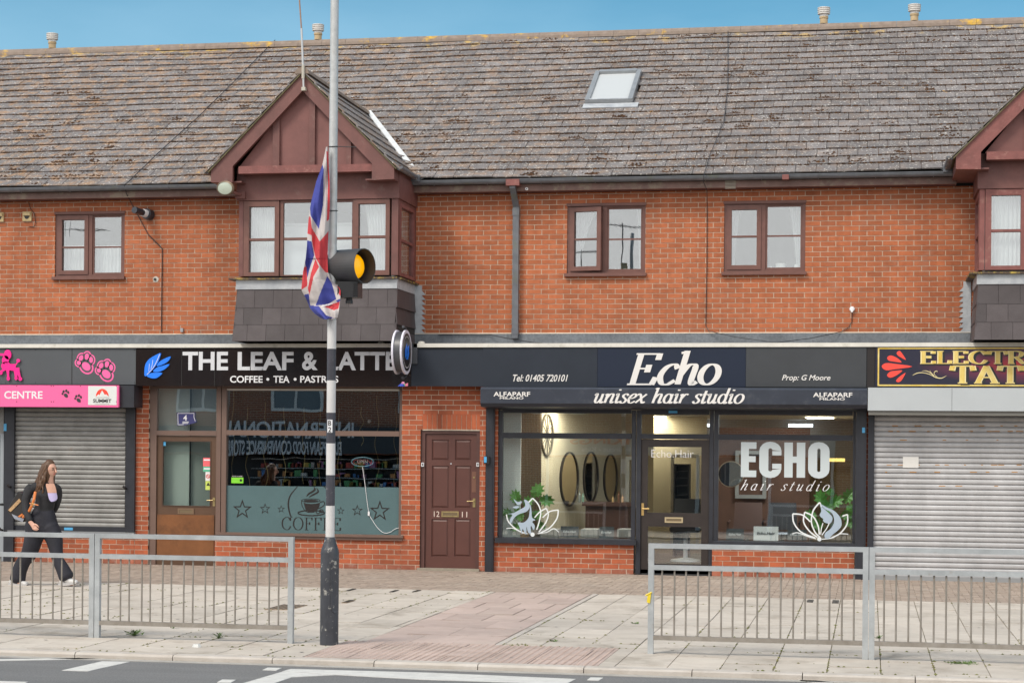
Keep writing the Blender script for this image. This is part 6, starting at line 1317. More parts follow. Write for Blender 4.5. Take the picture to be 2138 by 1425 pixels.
# salon sign
NV = mat('navy_black_panel', (.022, .028, .040), .45, spec=.3, var=.1, vscale=2); NV2 = mat('charcoal_panel', (.038, .042, .048), .45, var=.1, vscale=2); NV3 = mat('navy_panel', (.015, .022, .042), .4, spec=.3)
t, _ = sign('fascia_sign', 'dark navy sign with large white Echo lettering', 1008, 724, 1247, 807.5, NV, Y=-.26)
B = MB(); pbox(B, 1247.5, 723, 1557, 807.5, -.26, -.23); B.build('board', NV3, t); B = MB(); pbox(B, 1557.5, 722, 1809, 807.5, -.26, -.23); B.build('board', NV2, t)
Y = -.262; a = rect(1309, 734, 1507, 802, Y); CRL = mat('off_white_letter', (.70, .68, .66), .55)
fit_pen('Echo', t, CRL, a[0], a[1], a[2], a[2]+(a[3]-a[2])/1.63, Y, nibw=.115, nibh=.040, shear=.22, track=-.05, depth=.006)
a = rect(1071, 781.5, 1186, 796, Y); fit_text('Tel: 01405 720101', t, CRL, a[0], a[1], a[2], a[3], Y, bold=.012, shear=.3, depth=.003)
a = rect(1632.5, 782, 1734, 797, Y); fit_text('Prop: G Moore', t, CRL, a[0], a[1], a[2], a[3], Y, bold=.012, shear=.3, depth=.003)
Yb = -.43; t = thing('shutter_box_sign', 'dark shutter box reading unisex hair studio below the Echo sign', 'sign', (xu(1400), Yb, 2.6)); a = rect(1003, 808.5, 1810.5, 850, Yb); zt_ = a[3]
zb2 = a[2]; B = MB(); B.prismx([(Yb+.03, zt_), (Yb, zt_-.03), (Yb, zb2+.05), (Yb+.05, zb2), (.02, zb2-.03), (.02, zt_)], a[0], a[1]); B.build('box', mat('navy_box_panel', (.030, .036, .052), .35, var=.15, vscale=3, dirt=((.07, .075, .085), .5), dscale=6), t)
a = rect(1240, 809.5, 1555, 841, Yb); fit_pen('unisex hair studio', t, CRL, a[0], a[1], a[2], a[2]+(a[3]-a[2])/1.66, Yb-.001, nibw=.105, nibh=.045, shear=.28, track=-.01, sp=.55, depth=.004)
for u0, u1, v0, v1, w_, bo in ((1030.5, 1107, 817.5, 827, 'ALFAPARF', .02), (1043.5, 1093, 828, 833, 'MILANO', .02), (1697.5, 1779.6, 819, 828.5, 'ALFAPARF', .02), (1711, 1764, 830, 835, 'MILANO', .02)):
    a = rect(u0, v0, u1, v1, Yb); fit_text(w_, t, CRL, a[0], a[1], a[2], a[3], Yb-.001, bold=bo, depth=.003)
B = MB(); pbox(B, 1396, 857, 1414, 862, .0, .02); B.build('blue_label', mat('blue_sticker', (.08, .35, .62), .5), t)
B = MB(); pbox(B, 1810, 723, 1826.5, 808, YF, YF+.03); o = B.build('blank_fascia', INK, loc=(xu(1818), YF, 2.8)); tag(o, 'narrow black strip between the Echo sign and the tattoo sign', 'sign board')
# tattoo sign
tm = bpy.data.materials.new('tattoo_print'); tm.use_nodes = True; nt = tm.node_tree; L_ = nt.links; b = nt.nodes['Principled BSDF']; b.inputs['Roughness'].default_value = .35
g_ = nd(nt, 'ShaderNodeNewGeometry'); s_ = nd(nt, 'ShaderNodeSeparateXYZ'); L_.new(g_.outputs['Position'], s_.inputs[0])
cx_, cz_ = W(2165, 762, -.26)
def mth(op, a, b_=None):
    n = nd(nt, 'ShaderNodeMath', operation=op)
    for i, q in enumerate((a, b_)):
        if q is None: continue
        if isinstance(q, (int, float)): n.inputs[i].default_value = q
        else: L_.new(q, n.inputs[i])
    return n.outputs[0]
dx_ = mth('MULTIPLY', mth('SUBTRACT', s_.outputs[0], cx_), .60); dz_ = mth('MULTIPLY', mth('SUBTRACT', s_.outputs[2], cz_), 3.6)
dd = mth('SQRT', mth('ADD', mth('MULTIPLY', dx_, dx_), mth('MULTIPLY', dz_, dz_)))
r_ = nd(nt, 'ShaderNodeValToRGB'); L_.new(dd, r_.inputs[0]); e_ = r_.color_ramp.elements; e_[0].position = .1; e_[0].color = (.55, .03, .03, 1); e_[1].position = 1.0; e_[1].color = (.016, .016, .035, 1); n_ = e_.new(.55); n_.color = (.14, .025, .06, 1)
L_.new(r_.outputs[0], b.inputs['Base Color'])
t, aS = sign('fascia_sign', 'black and red sign with gold ELECTRIC TATTOO lettering', 1827.5, 722.5, 2330, 808, tm, Y=-.26)
GOLDP = mat('gold_print', (.62, .42, .06), .4, c2=(.75, .60, .22), vscale=6); GOLDL = mat('pale_gold_outline', (.80, .68, .36), .4)
Y = -.262; B = MB(); a = rect(1832.5, 725, 2326, 806, Y); ring(B, a[0], a[1], a[2], a[3], .021, Y-.002, Y+.001); B.build('gold_border', GOLDP, t)
k6 = lambda p: (1820+p[0]/6.72, 710+p[1]/6.72); T6 = lambda p: W(*k6(p), Y); REDP = mat('red_petal_print', (.80, .065, .045), .5)
for l in ([(140, 365), (200, 320), (330, 330), (570, 368), (330, 405), (200, 420)], [(218, 240), (270, 212), (360, 250), (420, 310), (320, 300), (240, 285)], [(350, 175), (390, 148), (430, 190), (480, 275), (400, 235), (365, 210)], [(215, 490), (260, 440), (350, 425), (430, 425), (350, 490), (260, 525)], [(342, 565), (380, 520), (440, 475), (475, 460), (420, 560), (370, 588)]):
    B = MB(); P = [T6(p) for p in spline(l, 3, True)][:-1]; B.prism(P[::-1], Y-.003, Y-.001); B.build('red_petal', REDP, t)
B = MB(); stroke_shape(B, [([(570, 492), (640, 460), (720, 455), (820, 480), (900, 520), (980, 530), (1050, 495)], [1, 5, 4, 4, 6, 5, 1]), ([(705, 430), (770, 430), (830, 460), (880, 510)], [1, 4, 4, 2]), ([(815, 420), (830, 450), (870, 490)], [1, 3, 2]), ([(920, 450), (915, 430), (880, 445), (880, 480), (920, 515)], [1, 4, 4, 3, 2])], T6, 3, Y, depth=.003); B.build('scroll', GOLDL, t)
SHD = mat('letter_shadow_print', (.012, .014, .02), .5)
for wd, u0, u1, v0, v1 in (('ELECTRIC', 1921, 2204, 733, 758.5), ('TATTOO', 1981, 2292, 764, 799.5)):
    a = rect(u0, v0, u1, v1, Y)
    zx = a[2]+(a[3]-a[2])/1.5
    fit_pen(wd, t, SHD, a[0]+.03, a[1]+.03, a[2]-.018, zx-.018, Y, nibw=.19, nibh=.085, suffix='*', track=.02, depth=.001)
    fit_pen(wd, t, GOLDL, a[0], a[1], a[2], zx, Y-.004, nibw=.17, nibh=.06, suffix='*', track=.02, depth=.001)
    fit_pen(wd, t, GOLDP, a[0]+.006, a[1]-.006, a[2], zx, Y-.008, nibw=.12, nibh=.03, suffix='*', track=.02, depth=.001)
B = MB(); a = rect(1812, 809.5, 2480, 858, -.43); t = thing('shutter_box', 'pale grey shutter box under the tattoo sign', 'shutter box', (a[0], -.43, a[2])); PGR = mat('pale_grey_box', (.42, .45, .47), .45, var=.03, vscale=2)
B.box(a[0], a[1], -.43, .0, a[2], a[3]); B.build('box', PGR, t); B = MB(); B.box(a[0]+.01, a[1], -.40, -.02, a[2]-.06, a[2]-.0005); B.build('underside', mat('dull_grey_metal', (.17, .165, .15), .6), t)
B = MB(); pbox(B, 1987, 810, 1988, 857, -.432, -.4305); B.build('box_joint', mat('joint_grey', (.2, .21, .22), .7), t)

# projecting round sign
Yc = -.68; xc, zc = W(838.5, 735, Yc); R = .325
ps = thing('projecting_sign', 'round black and white projecting sign with blue leaf beside the LATTE lettering', 'sign', (xc, Yc, zc))
B = MB(); B.lathe([(R*.93, -.05), (R*.93, .05)], (xc, Yc, zc), 40, 'x'); B.build('drum', mat('dark_drum', (.06, .062, .07), .35), ps, smooth=True)
for s in (-1, 1):
    B = MB(); B.lathe([(R*.93, s*.05), (R, s*.052), (R, s*.078), (R*.86, s*.08)], (xc, Yc, zc), 40, 'x'); B.build('white_rim', mat('white_rim', (.66, .65, .74), .4), ps, smooth=False)
    B = MB(); B.lathe([(R*.86, s*.079), (.0001, s*.079)], (xc, Yc, zc), 40, 'x'); B.build('face', INK, ps)
    B = MB(); B.lathe([(R*.72, s*.082), (R*.69, s*.082)], (xc, Yc, zc), 40, 'x'); B.build('ring_print', SIGNW, ps)
    B = MB(); x_ = xc+s*.084
    for pts in ([(-.12, -.10), (-.13, .03), (-.02, .14), (.03, .0)], [(-.06, -.08), (.02, .08), (.13, .12), (.10, .0)], [(-.07, -.11), (.05, -.02), (.14, .01), (.06, -.10)]): B.quad(*[(x_, Yc+p[0], zc+p[1]) for p in pts])
    B.build('leaf_print', BLUE, ps)
B = MB(); P = [(xc+.02, Yc+(R+.05)*math.sin(q), zc+(R+.05)*math.cos(q)) for q in [math.pi*i/16 for i in range(17)]]; B.tube(P, .022, 8); B.build('bracket', mat('dark_bracket', (.04, .042, .05), .4), ps)
B = MB(); B.box(xc+.0, xc+.08, Yc+R+.05, YF-.01, zc-.14, zc+.14); B.box(xc-.02, xc+.14, YF-.03, YF-.001, zc-.15, zc+.15); B.build('mounting_box', mat('dark_mount', (.07, .075, .085), .4), ps)
for i, (u, v) in enumerate(((794, 716), (879, 715))):
    x, z = W(u, v, -.22); B = MB(); B.box(x-.035, x+.05, -.24, -.17, z-.02, z+.012); B.lathe([(.045, 0), (.03, .02), (.0001, .022)], (x, -.2, z), 10); tag(B.build('trim_clip', WHITEP, loc=(x, -.2, z)), ['white cable clip on the roof edge left of the round sign', 'white cable clip on the roof edge right of the round sign'][i], 'clip')

# ============================================================ FITTINGS ON THE WALL
for u, v, l in ((-2, 453, 'cream wall vent cut by the left edge of the frame'), (56, 451.5, 'cream square wall vent left of the lace-curtained window')):
    x, z = W(u, v, YU-.03); t = thing('wall_vent', l, 'vent', (x, YU-.03, z)); B = MB(); B.box(x-.075, x+.075, YU-.03, YU-.001, z-.075, z+.075); B.box(x-.06, x+.06, YU-.055, YU-.0305, z+.012, z+.062); B.build('cowl', mat('cream_plastic', (.55, .42, .22), .6, var=.15, vscale=20), t)
    B = MB(); B.prism([(x-.045, z+.008), (x+.045, z+.008), (x+.03, z-.03), (x, z-.045), (x-.03, z-.03)], YU-.034, YU-.0305); B.build('opening', INK, t)
x, z = W(314, 449, YU); t = thing('boiler_flue', 'black boiler flue pipe poking from the wall right of the left window', 'flue', (x, YU, z)); B = MB(); B.tube([(x, YU, z), (x-.03, YU-.10, z+.01)], .085, 20); B.build('wall_collar', mat('flue_black', (.03, .034, .045), .4), t)
B = MB(); B.tube([(x-.03, YU-.1, z+.01), (x-.06, YU-.16, z+.02)], .06, 16); B.build('pale_ring', SIGNW, t); B = MB(); B.tube([(x-.06, YU-.16, z+.02), (x-.10, YU-.42, z+.03)], .05, 16); B.lathe([(.056, 0), (.056, .03)], (x-.098, YU-.40, z+.03), 14, 'y'); B.build('pipe', mat('flue_black', (.03, .034, .045), .4), t)
x, z = W(324, 583, YU); B = MB(); B.lathe([(.0001, YU-.02), (.02, YU-.02), (.022, YU-.001)], (x, 0, z), 10, 'y'); t = B.build('pipe_stub', INK, loc=(x, YU, z)); tag(t, 'small cemented pipe stub in the brickwork below the flue', 'pipe'); B = MB(); B.lathe([(.0001, YU-.003), (.045, YU-.003), (.05, YU-.0005)], (x+.01, 0, z), 9, 'y'); B.build('cement_patch', mat('pale_cement', (.5, .47, .42), .9), t)
x, z = W(381, 689, YU); B = MB(); B.box(x-.02, x+.02, YU-.04, YU-.001, z-.03, z+.03); tag(B.build('junction_box', mat('grey_plastic', (.35, .36, .38), .6), loc=(x, YU, z)), 'tiny grey box at the foot of the wall above the coffee sign', 'box')
CABT = .0035
CAB = mat('black_cable', (.02, .02, .024), .5)
def cable(label, pts, r=.006):
    B = MB(); B.tube(pts, r, 6); return tag(B.build('cable', CAB, loc=pts[0]), label, 'cable')
def onroof3(u, v, n=.05): x, s = on_roof(u, v); return RP(x, s, n)
uw_ = lambda u, v, y=YU-.015: (W(u, v, y)[0], y, W(u, v, y)[1])
cable('thin cable running down the roof and left brick wall', [onroof3(575, 88), onroof3(500, 165), onroof3(420, 245), onroof3(330, 325), onroof3(272, 382)]+[uw_(259, 386, .16), uw_(264, 404, .26), uw_(282.7, 440), uw_(310, 490), uw_(333, 513), uw_(338.7, 519), uw_(338.5, 560), uw_(337.5, 630), uw_(337, 693)], .0075)
cable('thin cable down the wall between the two right windows, looping to a white socket', [onroof3(1520, 70), onroof3(1520, 180), onroof3(1512, 260), onroof3(1482, 330), onroof3(1470, 372)]+[uw_(1468, 378, .15), uw_(1476, 396, .26), uw_(1476.5, 430), uw_(1476, 560), uw_(1473.5, 680)]+[uw_(u, v, y) for u, v, y in ((1480, 691, .5), (1540, 704, .2), (1621, 715, -.1), (1695, 705.5, .2), (1757, 692, YU-.015), (1772, 683, YU-.015), (1778.6, 672, YU-.015), (1779.5, 650, YU-.015))], .0055)
cable('small black cable looping beside the wall vent', [uw_(60, 423), uw_(64, 436), uw_(72, 446), uw_(75, 468), uw_(70, 474), uw_(60, 473)], .005)
cable('thin black cable lying on the felt roof above the salon sign', [uw_(915, 699, .5), uw_(1020, 698, .5), uw_(1060, 706, .2), uw_(1110, 714, -.1), uw_(1150, 718, -.2)], .006)
x, z = W(1779, 645, YU); t = thing('wall_socket', 'white round cable socket on the right brick wall', 'socket', (x, YU, z)); B = MB(); B.lathe([(.0001, YU-.05), (.035, YU-.045), (.04, YU-.001)], (x, 0, z), 14, 'y'); B.build('cap', SIGNW, t); B = MB(); B.tube([(x, YU-.03, z), (x, YU-.05, z-.05)], .015, 8); B.build('spout', SIGNW, t)
x, z = W(1100, 394.5, .29); t = thing('mini_camera', 'tiny round security camera on the fascia board beside the downpipe', 'camera', (x, .3, z)); B = MB(); B.lathe([(.0001, .262), (.02, .262), (.022, .30)], (x, 0, z), 12, 'y'); B.build('housing', SIGNW, t); B = MB(); B.lathe([(.0001, .259), (.011, .2595)], (x, 0, z), 10, 'y'); B.build('lens', INK, t)
# flood lamp on the bay corner
YL = -.95; x, z = W(469, 393, YL); t = thing('security_lamp', 'round pale security lamp hanging from the left corner of the gabled bay', 'lamp', (x, YL, z)); ax = Vector((-.28, -.93, -.22)).normalized(); B = MB(); B.lathe([(.115, 0), (.135, .012), (.135, .03), (.12, .04), (.085, .10), (.05, .15), (.0001, .16)], n=28)
rot = (-ax).to_track_quat('Z', 'Y').to_matrix(); S = Matrix(((1.15, 0, 0), (0, .8, 0), (0, 0, 1))); B.v = [tuple(rot @ (S @ Vector(p))+Vector((x, YL, z))) for p in B.v]; B.build('lamp_body', mat('bronze_lamp', (.17, .12, .08), .5, metal=.3), t, smooth=False)
B = MB(); B.lathe([(.0001, -.006), (.06, -.004), (.115, .006)], n=28); B.v = [tuple(rot @ (S @ Vector(p))+Vector((x, YL, z))) for p in B.v]; B.build('lamp_glass', mat('pale_green_glass', (.46, .52, .44), .12, spec=.8, dirt=((.3, .33, .26), .5), dscale=12), t, smooth=True)
B = MB(); x2, z2 = W(505, 408, -.62); B.tube([(x+.03, YL+.12, z-.02), (x2, -.64, z2)], .022, 8); B.box(x2-.09, x2+.06, -.66, -.612, z2-.05, z2+.05); B.build('arm', BROWN, t)
# aerial mast on the gable tip
YM = -.93; P = [W(634, 185, YM), W(633, 150, YM), W(629.5, 60, YM), W(625.5, 5, YM), W(623, -60, YM)]
t = thing('aerial_mast', 'thin rusty aerial pole standing on the tip of the gabled bay', 'mast', (P[0][0], YM, P[0][1])); B = MB(); B.tube([(P[0][0], YM, P[0][1]), (P[1][0], YM, P[1][1]), (P[2][0], YM, P[2][1])], .016, 8); B.build('lower_tube', mat('silver_tube', (.5, .5, .5), .4, metal=.6), t)
B = MB(); B.tube([(P[2][0], YM, P[2][1]-.02), (P[3][0], YM, P[3][1]), (P[4][0], YM, P[4][1]), (P[4][0]-.05, YM, P[4][1]+1.2)], .011, 8); B.build('upper_tube', mat('rusty_tube', (.30, .18, .12), .7), t)
B = MB(); B.box(P[0][0]-.03, P[0][0]+.03, YM-.02, YM+.05, P[0][1]-.03, P[0][1]+.02); B.build('foot_clamp', mat('pale_clamp', (.45, .42, .36), .6), t); B = MB(); B.tube([(P[1][0], YM, P[1][1]-.1), (P[1][0], YM, P[1][1]+.1)], .024, 8); B.build('clamp', mat('pale_clamp', (.45, .42, .36), .6), t)

# ============================================================ STREET FURNITURE
YP = -10.72
xp = (W(684.5, 600, YP)[0]+W(702.5, 600, YP)[0])/2
post = thing('lamp_post', 'tall grey post with black and white bands and a fat black base', 'post', (xp, YP, 0))
GALV = mat('galvanised_steel', (.42, .43, .43), .5, metal=.35, c2=(.52, .53, .53), vscale=16, bump=.15, bscale=60, dirt=((.36, .30, .24), .4), dscale=5)
zb = lambda v: W(693, v, YP)[1]
rp = .0405
B = MB(); B.lathe([(rp, zb(668)), (rp*.98, 4.5), (rp*.96, 6.0), (rp*.95, 6.32), (.0001, 6.32)], (xp, YP, 0), 28); B.build('upper_pole', GALV, post, smooth=True)
BANDW = mat('white_band', (.60, .59, .585), .5, var=.05, vscale=6, dirt=((.40, .38, .34), .6), dscale=9, dthr=.60); BANDB = mat('black_band', (.045, .045, .058), .45, var=.2, vscale=8, dirt=((.5, .5, .48), .9), dscale=26, dthr=.64)
vs = [668, 728, 794, 861, 925, 991, 1055, 1122]
for i in range(7): B = MB(); B.lathe([(rp+.0015, zb(vs[i+1])), (rp+.0015, zb(vs[i]))], (xp, YP, 0), 28); B.build('white_band' if i % 2 == 0 else 'black_band', BANDW if i % 2 == 0 else BANDB, post, smooth=True)
BASEM = mat('chipped_black_base', (.042, .045, .055), .42, var=.2, vscale=6, bump=.2, bscale=25, dirt=((.62, .60, .54), .95), dscale=17, dthr=.585)
B = MB(); r = .086; B.lathe([(r, 0), (r, zb(1154)), (r*.97, zb(1149)), (r*.82, zb(1140)), (rp+.012, zb(1128)), (rp+.008, zb(1121)), (rp, zb(1120))], (xp, YP, 0), 36); B.build('base', BASEM, post, smooth=True)
B = MB(); V = []; a0, a1 = -math.pi/2+.42, -math.pi/2+1.35; z0, z1 = zb(1278), zb(1166)
for rr in (r+.001, r+.011):
    for (a, z) in [(a0, z0+.06), (a0, z1-.05), (a0+.15, z1-.01), ((a0+a1)/2, z1), (a1-.15, z1-.01), (a1, z1-.05), (a1, z0+.06), (a1-.15, z0+.02), ((a0+a1)/2, z0), (a0+.15, z0+.02)]: V.append((xp+rr*math.cos(a), YP+rr*math.sin(a), z))
B._add(V, [tuple(range(9, -1, -1)), tuple(range(10, 20))]+[(i, (i+1) % 10, (i+1) % 10+10, i+10) for i in range(10)]); B.build('access_door', BASEM, post)
B = MB(); pbox(B, 683.5, 875.5, 693.5, 902.5, YP-rp-.006, YP-rp+.012); o = B.build('number_tag', SIGNW, post)
for ch_, v0, v1 in (('B', 877.5, 888), ('2', 891, 901.5)): a = rect(685.3, v0, 691.5, v1, YP-rp-.006); fit_text(ch_, o, INK, a[0], a[1], a[2], a[3], YP-rp-.0062, bold=.02, depth=.001)
# amber signal head with its tunnel visor
XS, ZSg = W(763, 555.5, YP)
ax = (Vector((_r.x, _r.y, 0))*math.sin(rad(56))-Vector((_f.x, _f.y, 0))*math.cos(rad(56))).normalized()
t = thing('amber_signal', 'dark signal head with deep round visor and amber lens fixed to the post', 'signal', (XS, YP, ZSg)); Rv = .163
mat3 = ax.to_track_quat('Z', 'Y').to_matrix(); c0 = Vector((XS, YP-.02, ZSg))
def along(prof, n=40): 
    B = MB(); B.lathe(prof, n=n); B.v = [tuple(mat3 @ Vector(p)+c0) for p in B.v]; return B
B = along([(.0001, -.44), (.10, -.43), (.14, -.38), (Rv, -.34), (Rv, 0), (Rv-.006, 0), (Rv-.006, -.10)]); B.build('visor', mat('signal_grey', (.045, .045, .048), .5, var=.1), t, smooth=False)
B = along([(Rv-.007, -.14), (.105, -.142), (.0001, -.143)]); B.build('back_plate', INK, t)
B = along([(.112, -.100), (.10, -.085), (.06, -.07), (.0001, -.065)]); B.build('amber_lens', mat('amber_lens', (.80, .36, .003), .25, emit=((1, .45, .0), .35)), t, smooth=True)
B = MB(); x0, z0 = W(708, 622, YP); x1, z1 = W(751, 588, YP); B.box(x0, x1, YP-.06, YP+.1, z0, z1); 
for i in range(7): B.box(x1-.045+0, x1-.001, YP-.068, YP-.061, z0+.02+i*.018, z0+.028+i*.018)
B.build('control_box', mat('signal_black', (.015, .015, .017), .4), t)
B = MB(); x0, z0 = W(729, 634, YP); B.lathe([(.0001, 0), (.035, 0), (.035, .03), (.03, .035), (.03, .11)], (x0, YP, z0), 16); x1, z1 = W(702, 615, YP); B.tube([(x1, YP, z1), (x0, YP, z0+.05)], .013, 8); B.build('bracket', mat('signal_black', (.015, .015, .017), .4), t)
# flag tied to the post
def flag():
    k = lambda p: (620+p[0]/3.75, 300+p[1]/3.75)
    E = [(25, 228, 240), (100, 213, 246), (170, 197, 249), (300, 150, 256), (450, 112, 258), (500, 103, 257), (600, 90, 252), (700, 82, 246), (800, 78, 243), (900, 68, 240), (1000, 48, 242), (1060, 42, 262), (1130, 35, 335), (1150, 37, 342), (1200, 65, 340), (1250, 88, 335), (1290, 105, 330), (1330, 140, 325), (1362, 185, 318), (1373, 205, 275)]
    ys = [e[0] for e in E]; Ls = [e[1] for e in E]; Rs = [e[2] for e in E]
    RED = [[(230, 60), (242, 60), (260, 300), (260, 500), (255, 590), (233, 608), (240, 420), (243, 300)], [(80, 565), (106, 572), (115, 650), (118, 717), (80, 703)], [(112, 650), (178, 765), (250, 680), (245, 1010), (222, 1005), (180, 952), (145, 892), (118, 760)], [(30, 965), (75, 962), (80, 1050), (82, 1110), (30, 1148)], [(145, 900), (172, 962), (130, 1040), (98, 1185), (86, 1130), (110, 1010)], [(312, 1100), (350, 1140), (350, 1200), (330, 1180)], [(215, 1275), (335, 1235), (325, 1290), (290, 1303)]]
    BLU = [[(200, 165), (210, 200), (203, 480), (172, 668), (106, 560), (100, 470), (150, 300), (190, 165)], [(74, 755), (115, 765), (135, 872), (105, 960), (80, 1052), (60, 900)], [(237, 1035), (272, 1090), (308, 1215), (250, 1252), (145, 1268), (190, 1150)], [(50, 1185), (92, 1172), (104, 1265), (172, 1272), (228, 1342), (290, 1364), (200, 1380), (140, 1345), (90, 1280)], [(303, 1228), (340, 1212), (330, 1252)]]
    def inside(p, P):
        c = False; j = len(P)-1
        for i in range(len(P)):
            if (P[i][1] > p[1]) != (P[j][1] > p[1]) and p[0] < (P[j][0]-P[i][0])*(p[1]-P[i][1])/(P[j][1]-P[i][1])+P[i][0]: c = not c
            j = i
        return c
    nu, nv = 100, 340; V = []; C = []
    for j in range(nv+1):
        y = 25+(1373-25)*j/nv; l, r_ = np.interp(y, ys, Ls), np.interp(y, ys, Rs)
        for i in range(nu+1):
            q = i/nu; px = l+(r_-l)*q
            amp = .028*min(1, (y-25)/250); pinch = math.exp(-((y-1262)/35)**2)
            fold = amp*(math.sin(q*9+y*.006)+.5*math.sin(q*19-y*.009+1))-.05*math.sin(q*math.pi)+.035*pinch+.018*math.sin(y*.021+q*3)*(1 if y > 900 else .3)
            yy = YP-.075+fold*.8-.10*(1-q)*min(1, (y-25)/500)*.3
            x, z = W(*k((px, y)), yy); V.append((x, yy, z)); C.append((px, y))
    B = MB(); fs = []; ms = []
    for j in range(nv):
        for i in range(nu):
            a = j*(nu+1)+i; fs.append((a, a+1, a+nu+2, a+nu+1)); p = ((C[a][0]+C[a+nu+2][0])/2, (C[a][1]+C[a+nu+2][1])/2)
            ms.append(1 if any(inside(p, P) for P in RED) else 2 if any(inside(p, P) for P in BLU) else 0)
    B._add(V, fs); B.m = ms
    return B.build('flag', [mat('flag_white', (.55, .50, .49), .85, bump=.6, bscale=22, stain=.1), mat('flag_red', (.52, .045, .055), .85, bump=.6, bscale=22), mat('flag_blue', (.045, .055, .28), .85, bump=.6, bscale=22)], None, smooth=True, loc=(xp, YP, 3.5))
tag(flag(), 'red white and blue Union flag tied bunched to the post', 'flag')
for v, tail, l in ((306.5, True, 'black cable tie with long tail at the top of the flag'), (440, False, 'black cable tie round the post at the middle of the flag')):
    B = MB(); z = zb(v); B.tube([(xp+(rp+.004)*math.cos(a), YP+(rp+.004)*math.sin(a), z+.004*math.sin(a)) for a in [2*math.pi*i/16 for i in range(17)]], .004, 5)
    if tail: B.tube([(xp+rp*.8, YP-rp*.6, z), (xp+.12, YP-.06, z-.012), (xp+.24, YP-.07, z-.02)], .004, 5)
    tag(B.build('cable_tie', CAB, loc=(xp, YP, z)), l, 'tie')
B = MB(); z = zb(642); B.tube([(xp+(rp+.05)*math.cos(a)-.06, YP-.10+.03*math.sin(a), z+.03*math.cos(a)) for a in [math.pi*i/8-1.6 for i in range(9)]], .005, 5); tag(B.build('cable_tie', SIGNW, loc=(xp, YP, z)), 'pale cord knotted low round the bunched flag', 'tie')

# railings
RAIL = mat('galvanised_rail', (.38, .405, .42), .5, metal=.3, stain=.15, sscale=(2, 2, 2), c2=(.46, .485, .50), vscale=9, dirt=((.30, .22, .15), .6), dscale=7, dthr=.60)
RAILB = mat('weathered_bar', (.225, .20, .17), .6, metal=.25, c2=(.31, .285, .255), vscale=9)
YR = -10.70
zt_, zm1, zm0, zl1, zl0 = .995, .80, .745, .165, .125
def rail_panel(label, x0, x1, posts, bars, loc=None):
    t = thing('guard_rail', label, 'railing', ((x0+x1)/2, YR, 0), 'steel guard railing panels along the kerb'); w = .05
    for xx in posts: B = MB(); B.box(xx, xx+w, YR-.025, YR+.025, -.02, zt_); B.build('post', RAIL, t)
    a = x0+(w if x0 in posts else 0); b = x1-(w if any(abs(x1-w-p) < .01 for p in posts) else 0)
    for z0, z1, m, nm in ((zt_-.043, zt_, RAIL, 'top_rail'), (zm0+.012, zm1, RAIL, 'middle_rail'), (zl0, zl1, RAILB, 'bottom_rail')): B = MB(); B.box(a, b, YR-.025, YR+.025, z0, z1); B.build(nm, m, t)
    me = None
    for i, xx in enumerate(bars):
        if not a+.02 < xx < b-.02: continue
        if me is None: B = MB(); B.lathe([(.0085, zl1-.002), (.0085, zm0+.014)], (xx, YR, 0), 8); o = B.build('bar', RAILB, t, smooth=True); me = o.data; o0 = o.location.copy(); xb = xx
        else: o = bpy.data.objects.new('bar', me); COL.objects.link(o); o.parent = t; o.location = (o0.x+xx-xb, o0.y+(.012 if i % 2 else -.012)*0, o0.z)
    return t
gx = lambda u, v=1200: W(u, v, YR)[0]
pA0, pA1 = gx(199, 1250), gx(613, 1250); w = .05
bx = lambda us: [gx(u, 1250) for u in us]
rail_panel('second steel guard rail panel from the left, ending left of the lamp post', pA0, pA1, [pA0, pA1-w], bx([226, 251.5, 269.5, 296, 313.5, 339.5, 357.5, 383.5, 402.5, 428.5, 446.5, 472.5, 491, 517, 536.5, 562, 581.5]))
pL = pA0-.006
rail_panel('leftmost steel guard rail panel, in front of the walking woman', pL-2.0, pL, [pL-2.0, pL-w], bx([-130, -105, -86, -60, -43, -18, 0.5, 24.5, 42, 67.5, 84.5, 110.5, 128.5, 154, 172]))
pB0, pB1 = gx(1353.5, 1250), gx(1813, 1250)
rail_panel('guard rail panel in front of the salon door with yellow tape on its post', pB0, pB1, [pB0, pB1-w], bx([1382, 1408, 1432, 1457, 1480.5, 1506, 1530, 1556, 1581, 1606, 1630, 1656.5, 1681, 1707, 1732, 1758, 1783]))
pC = pB1+.006
rail_panel('rightmost guard rail panel, in front of the silver shutter', pC, pC+2.0, [pC, pC+2.0-w], bx([1846, 1871, 1897, 1923, 1950, 1975.5, 2001, 2028, 2054, 2080, 2107.5, 2133, 2160, 2186]))
B = MB(); x, z = W(1355, 1247, YR-.026); B.hexa([(x-.02, YR-.033, z-.04), (x+.01, YR-.033, z-.05), (x+.02, YR-.033, z+.045), (x-.012, YR-.033, z+.02), (x-.02, YR-.0255, z-.04), (x+.01, YR-.0255, z-.05), (x+.02, YR-.0255, z+.045), (x-.012, YR-.0255, z+.02)]); B.tube([(x-.03, YR-.03, z+.02), (x+.025, YR-.03, z+.05)], .008, 5)
tag(B.build('tape_scrap', mat('yellow_tape', (.72, .55, .03), .5), loc=(x, YR, z)), 'scrap of yellow tape on the left post of the right railing', 'tape')
for (u, v) in ((205.5, 1148), (207, 1279), (609.5, 1126), (609.5, 1156), (610.5, 1289)):
    pass

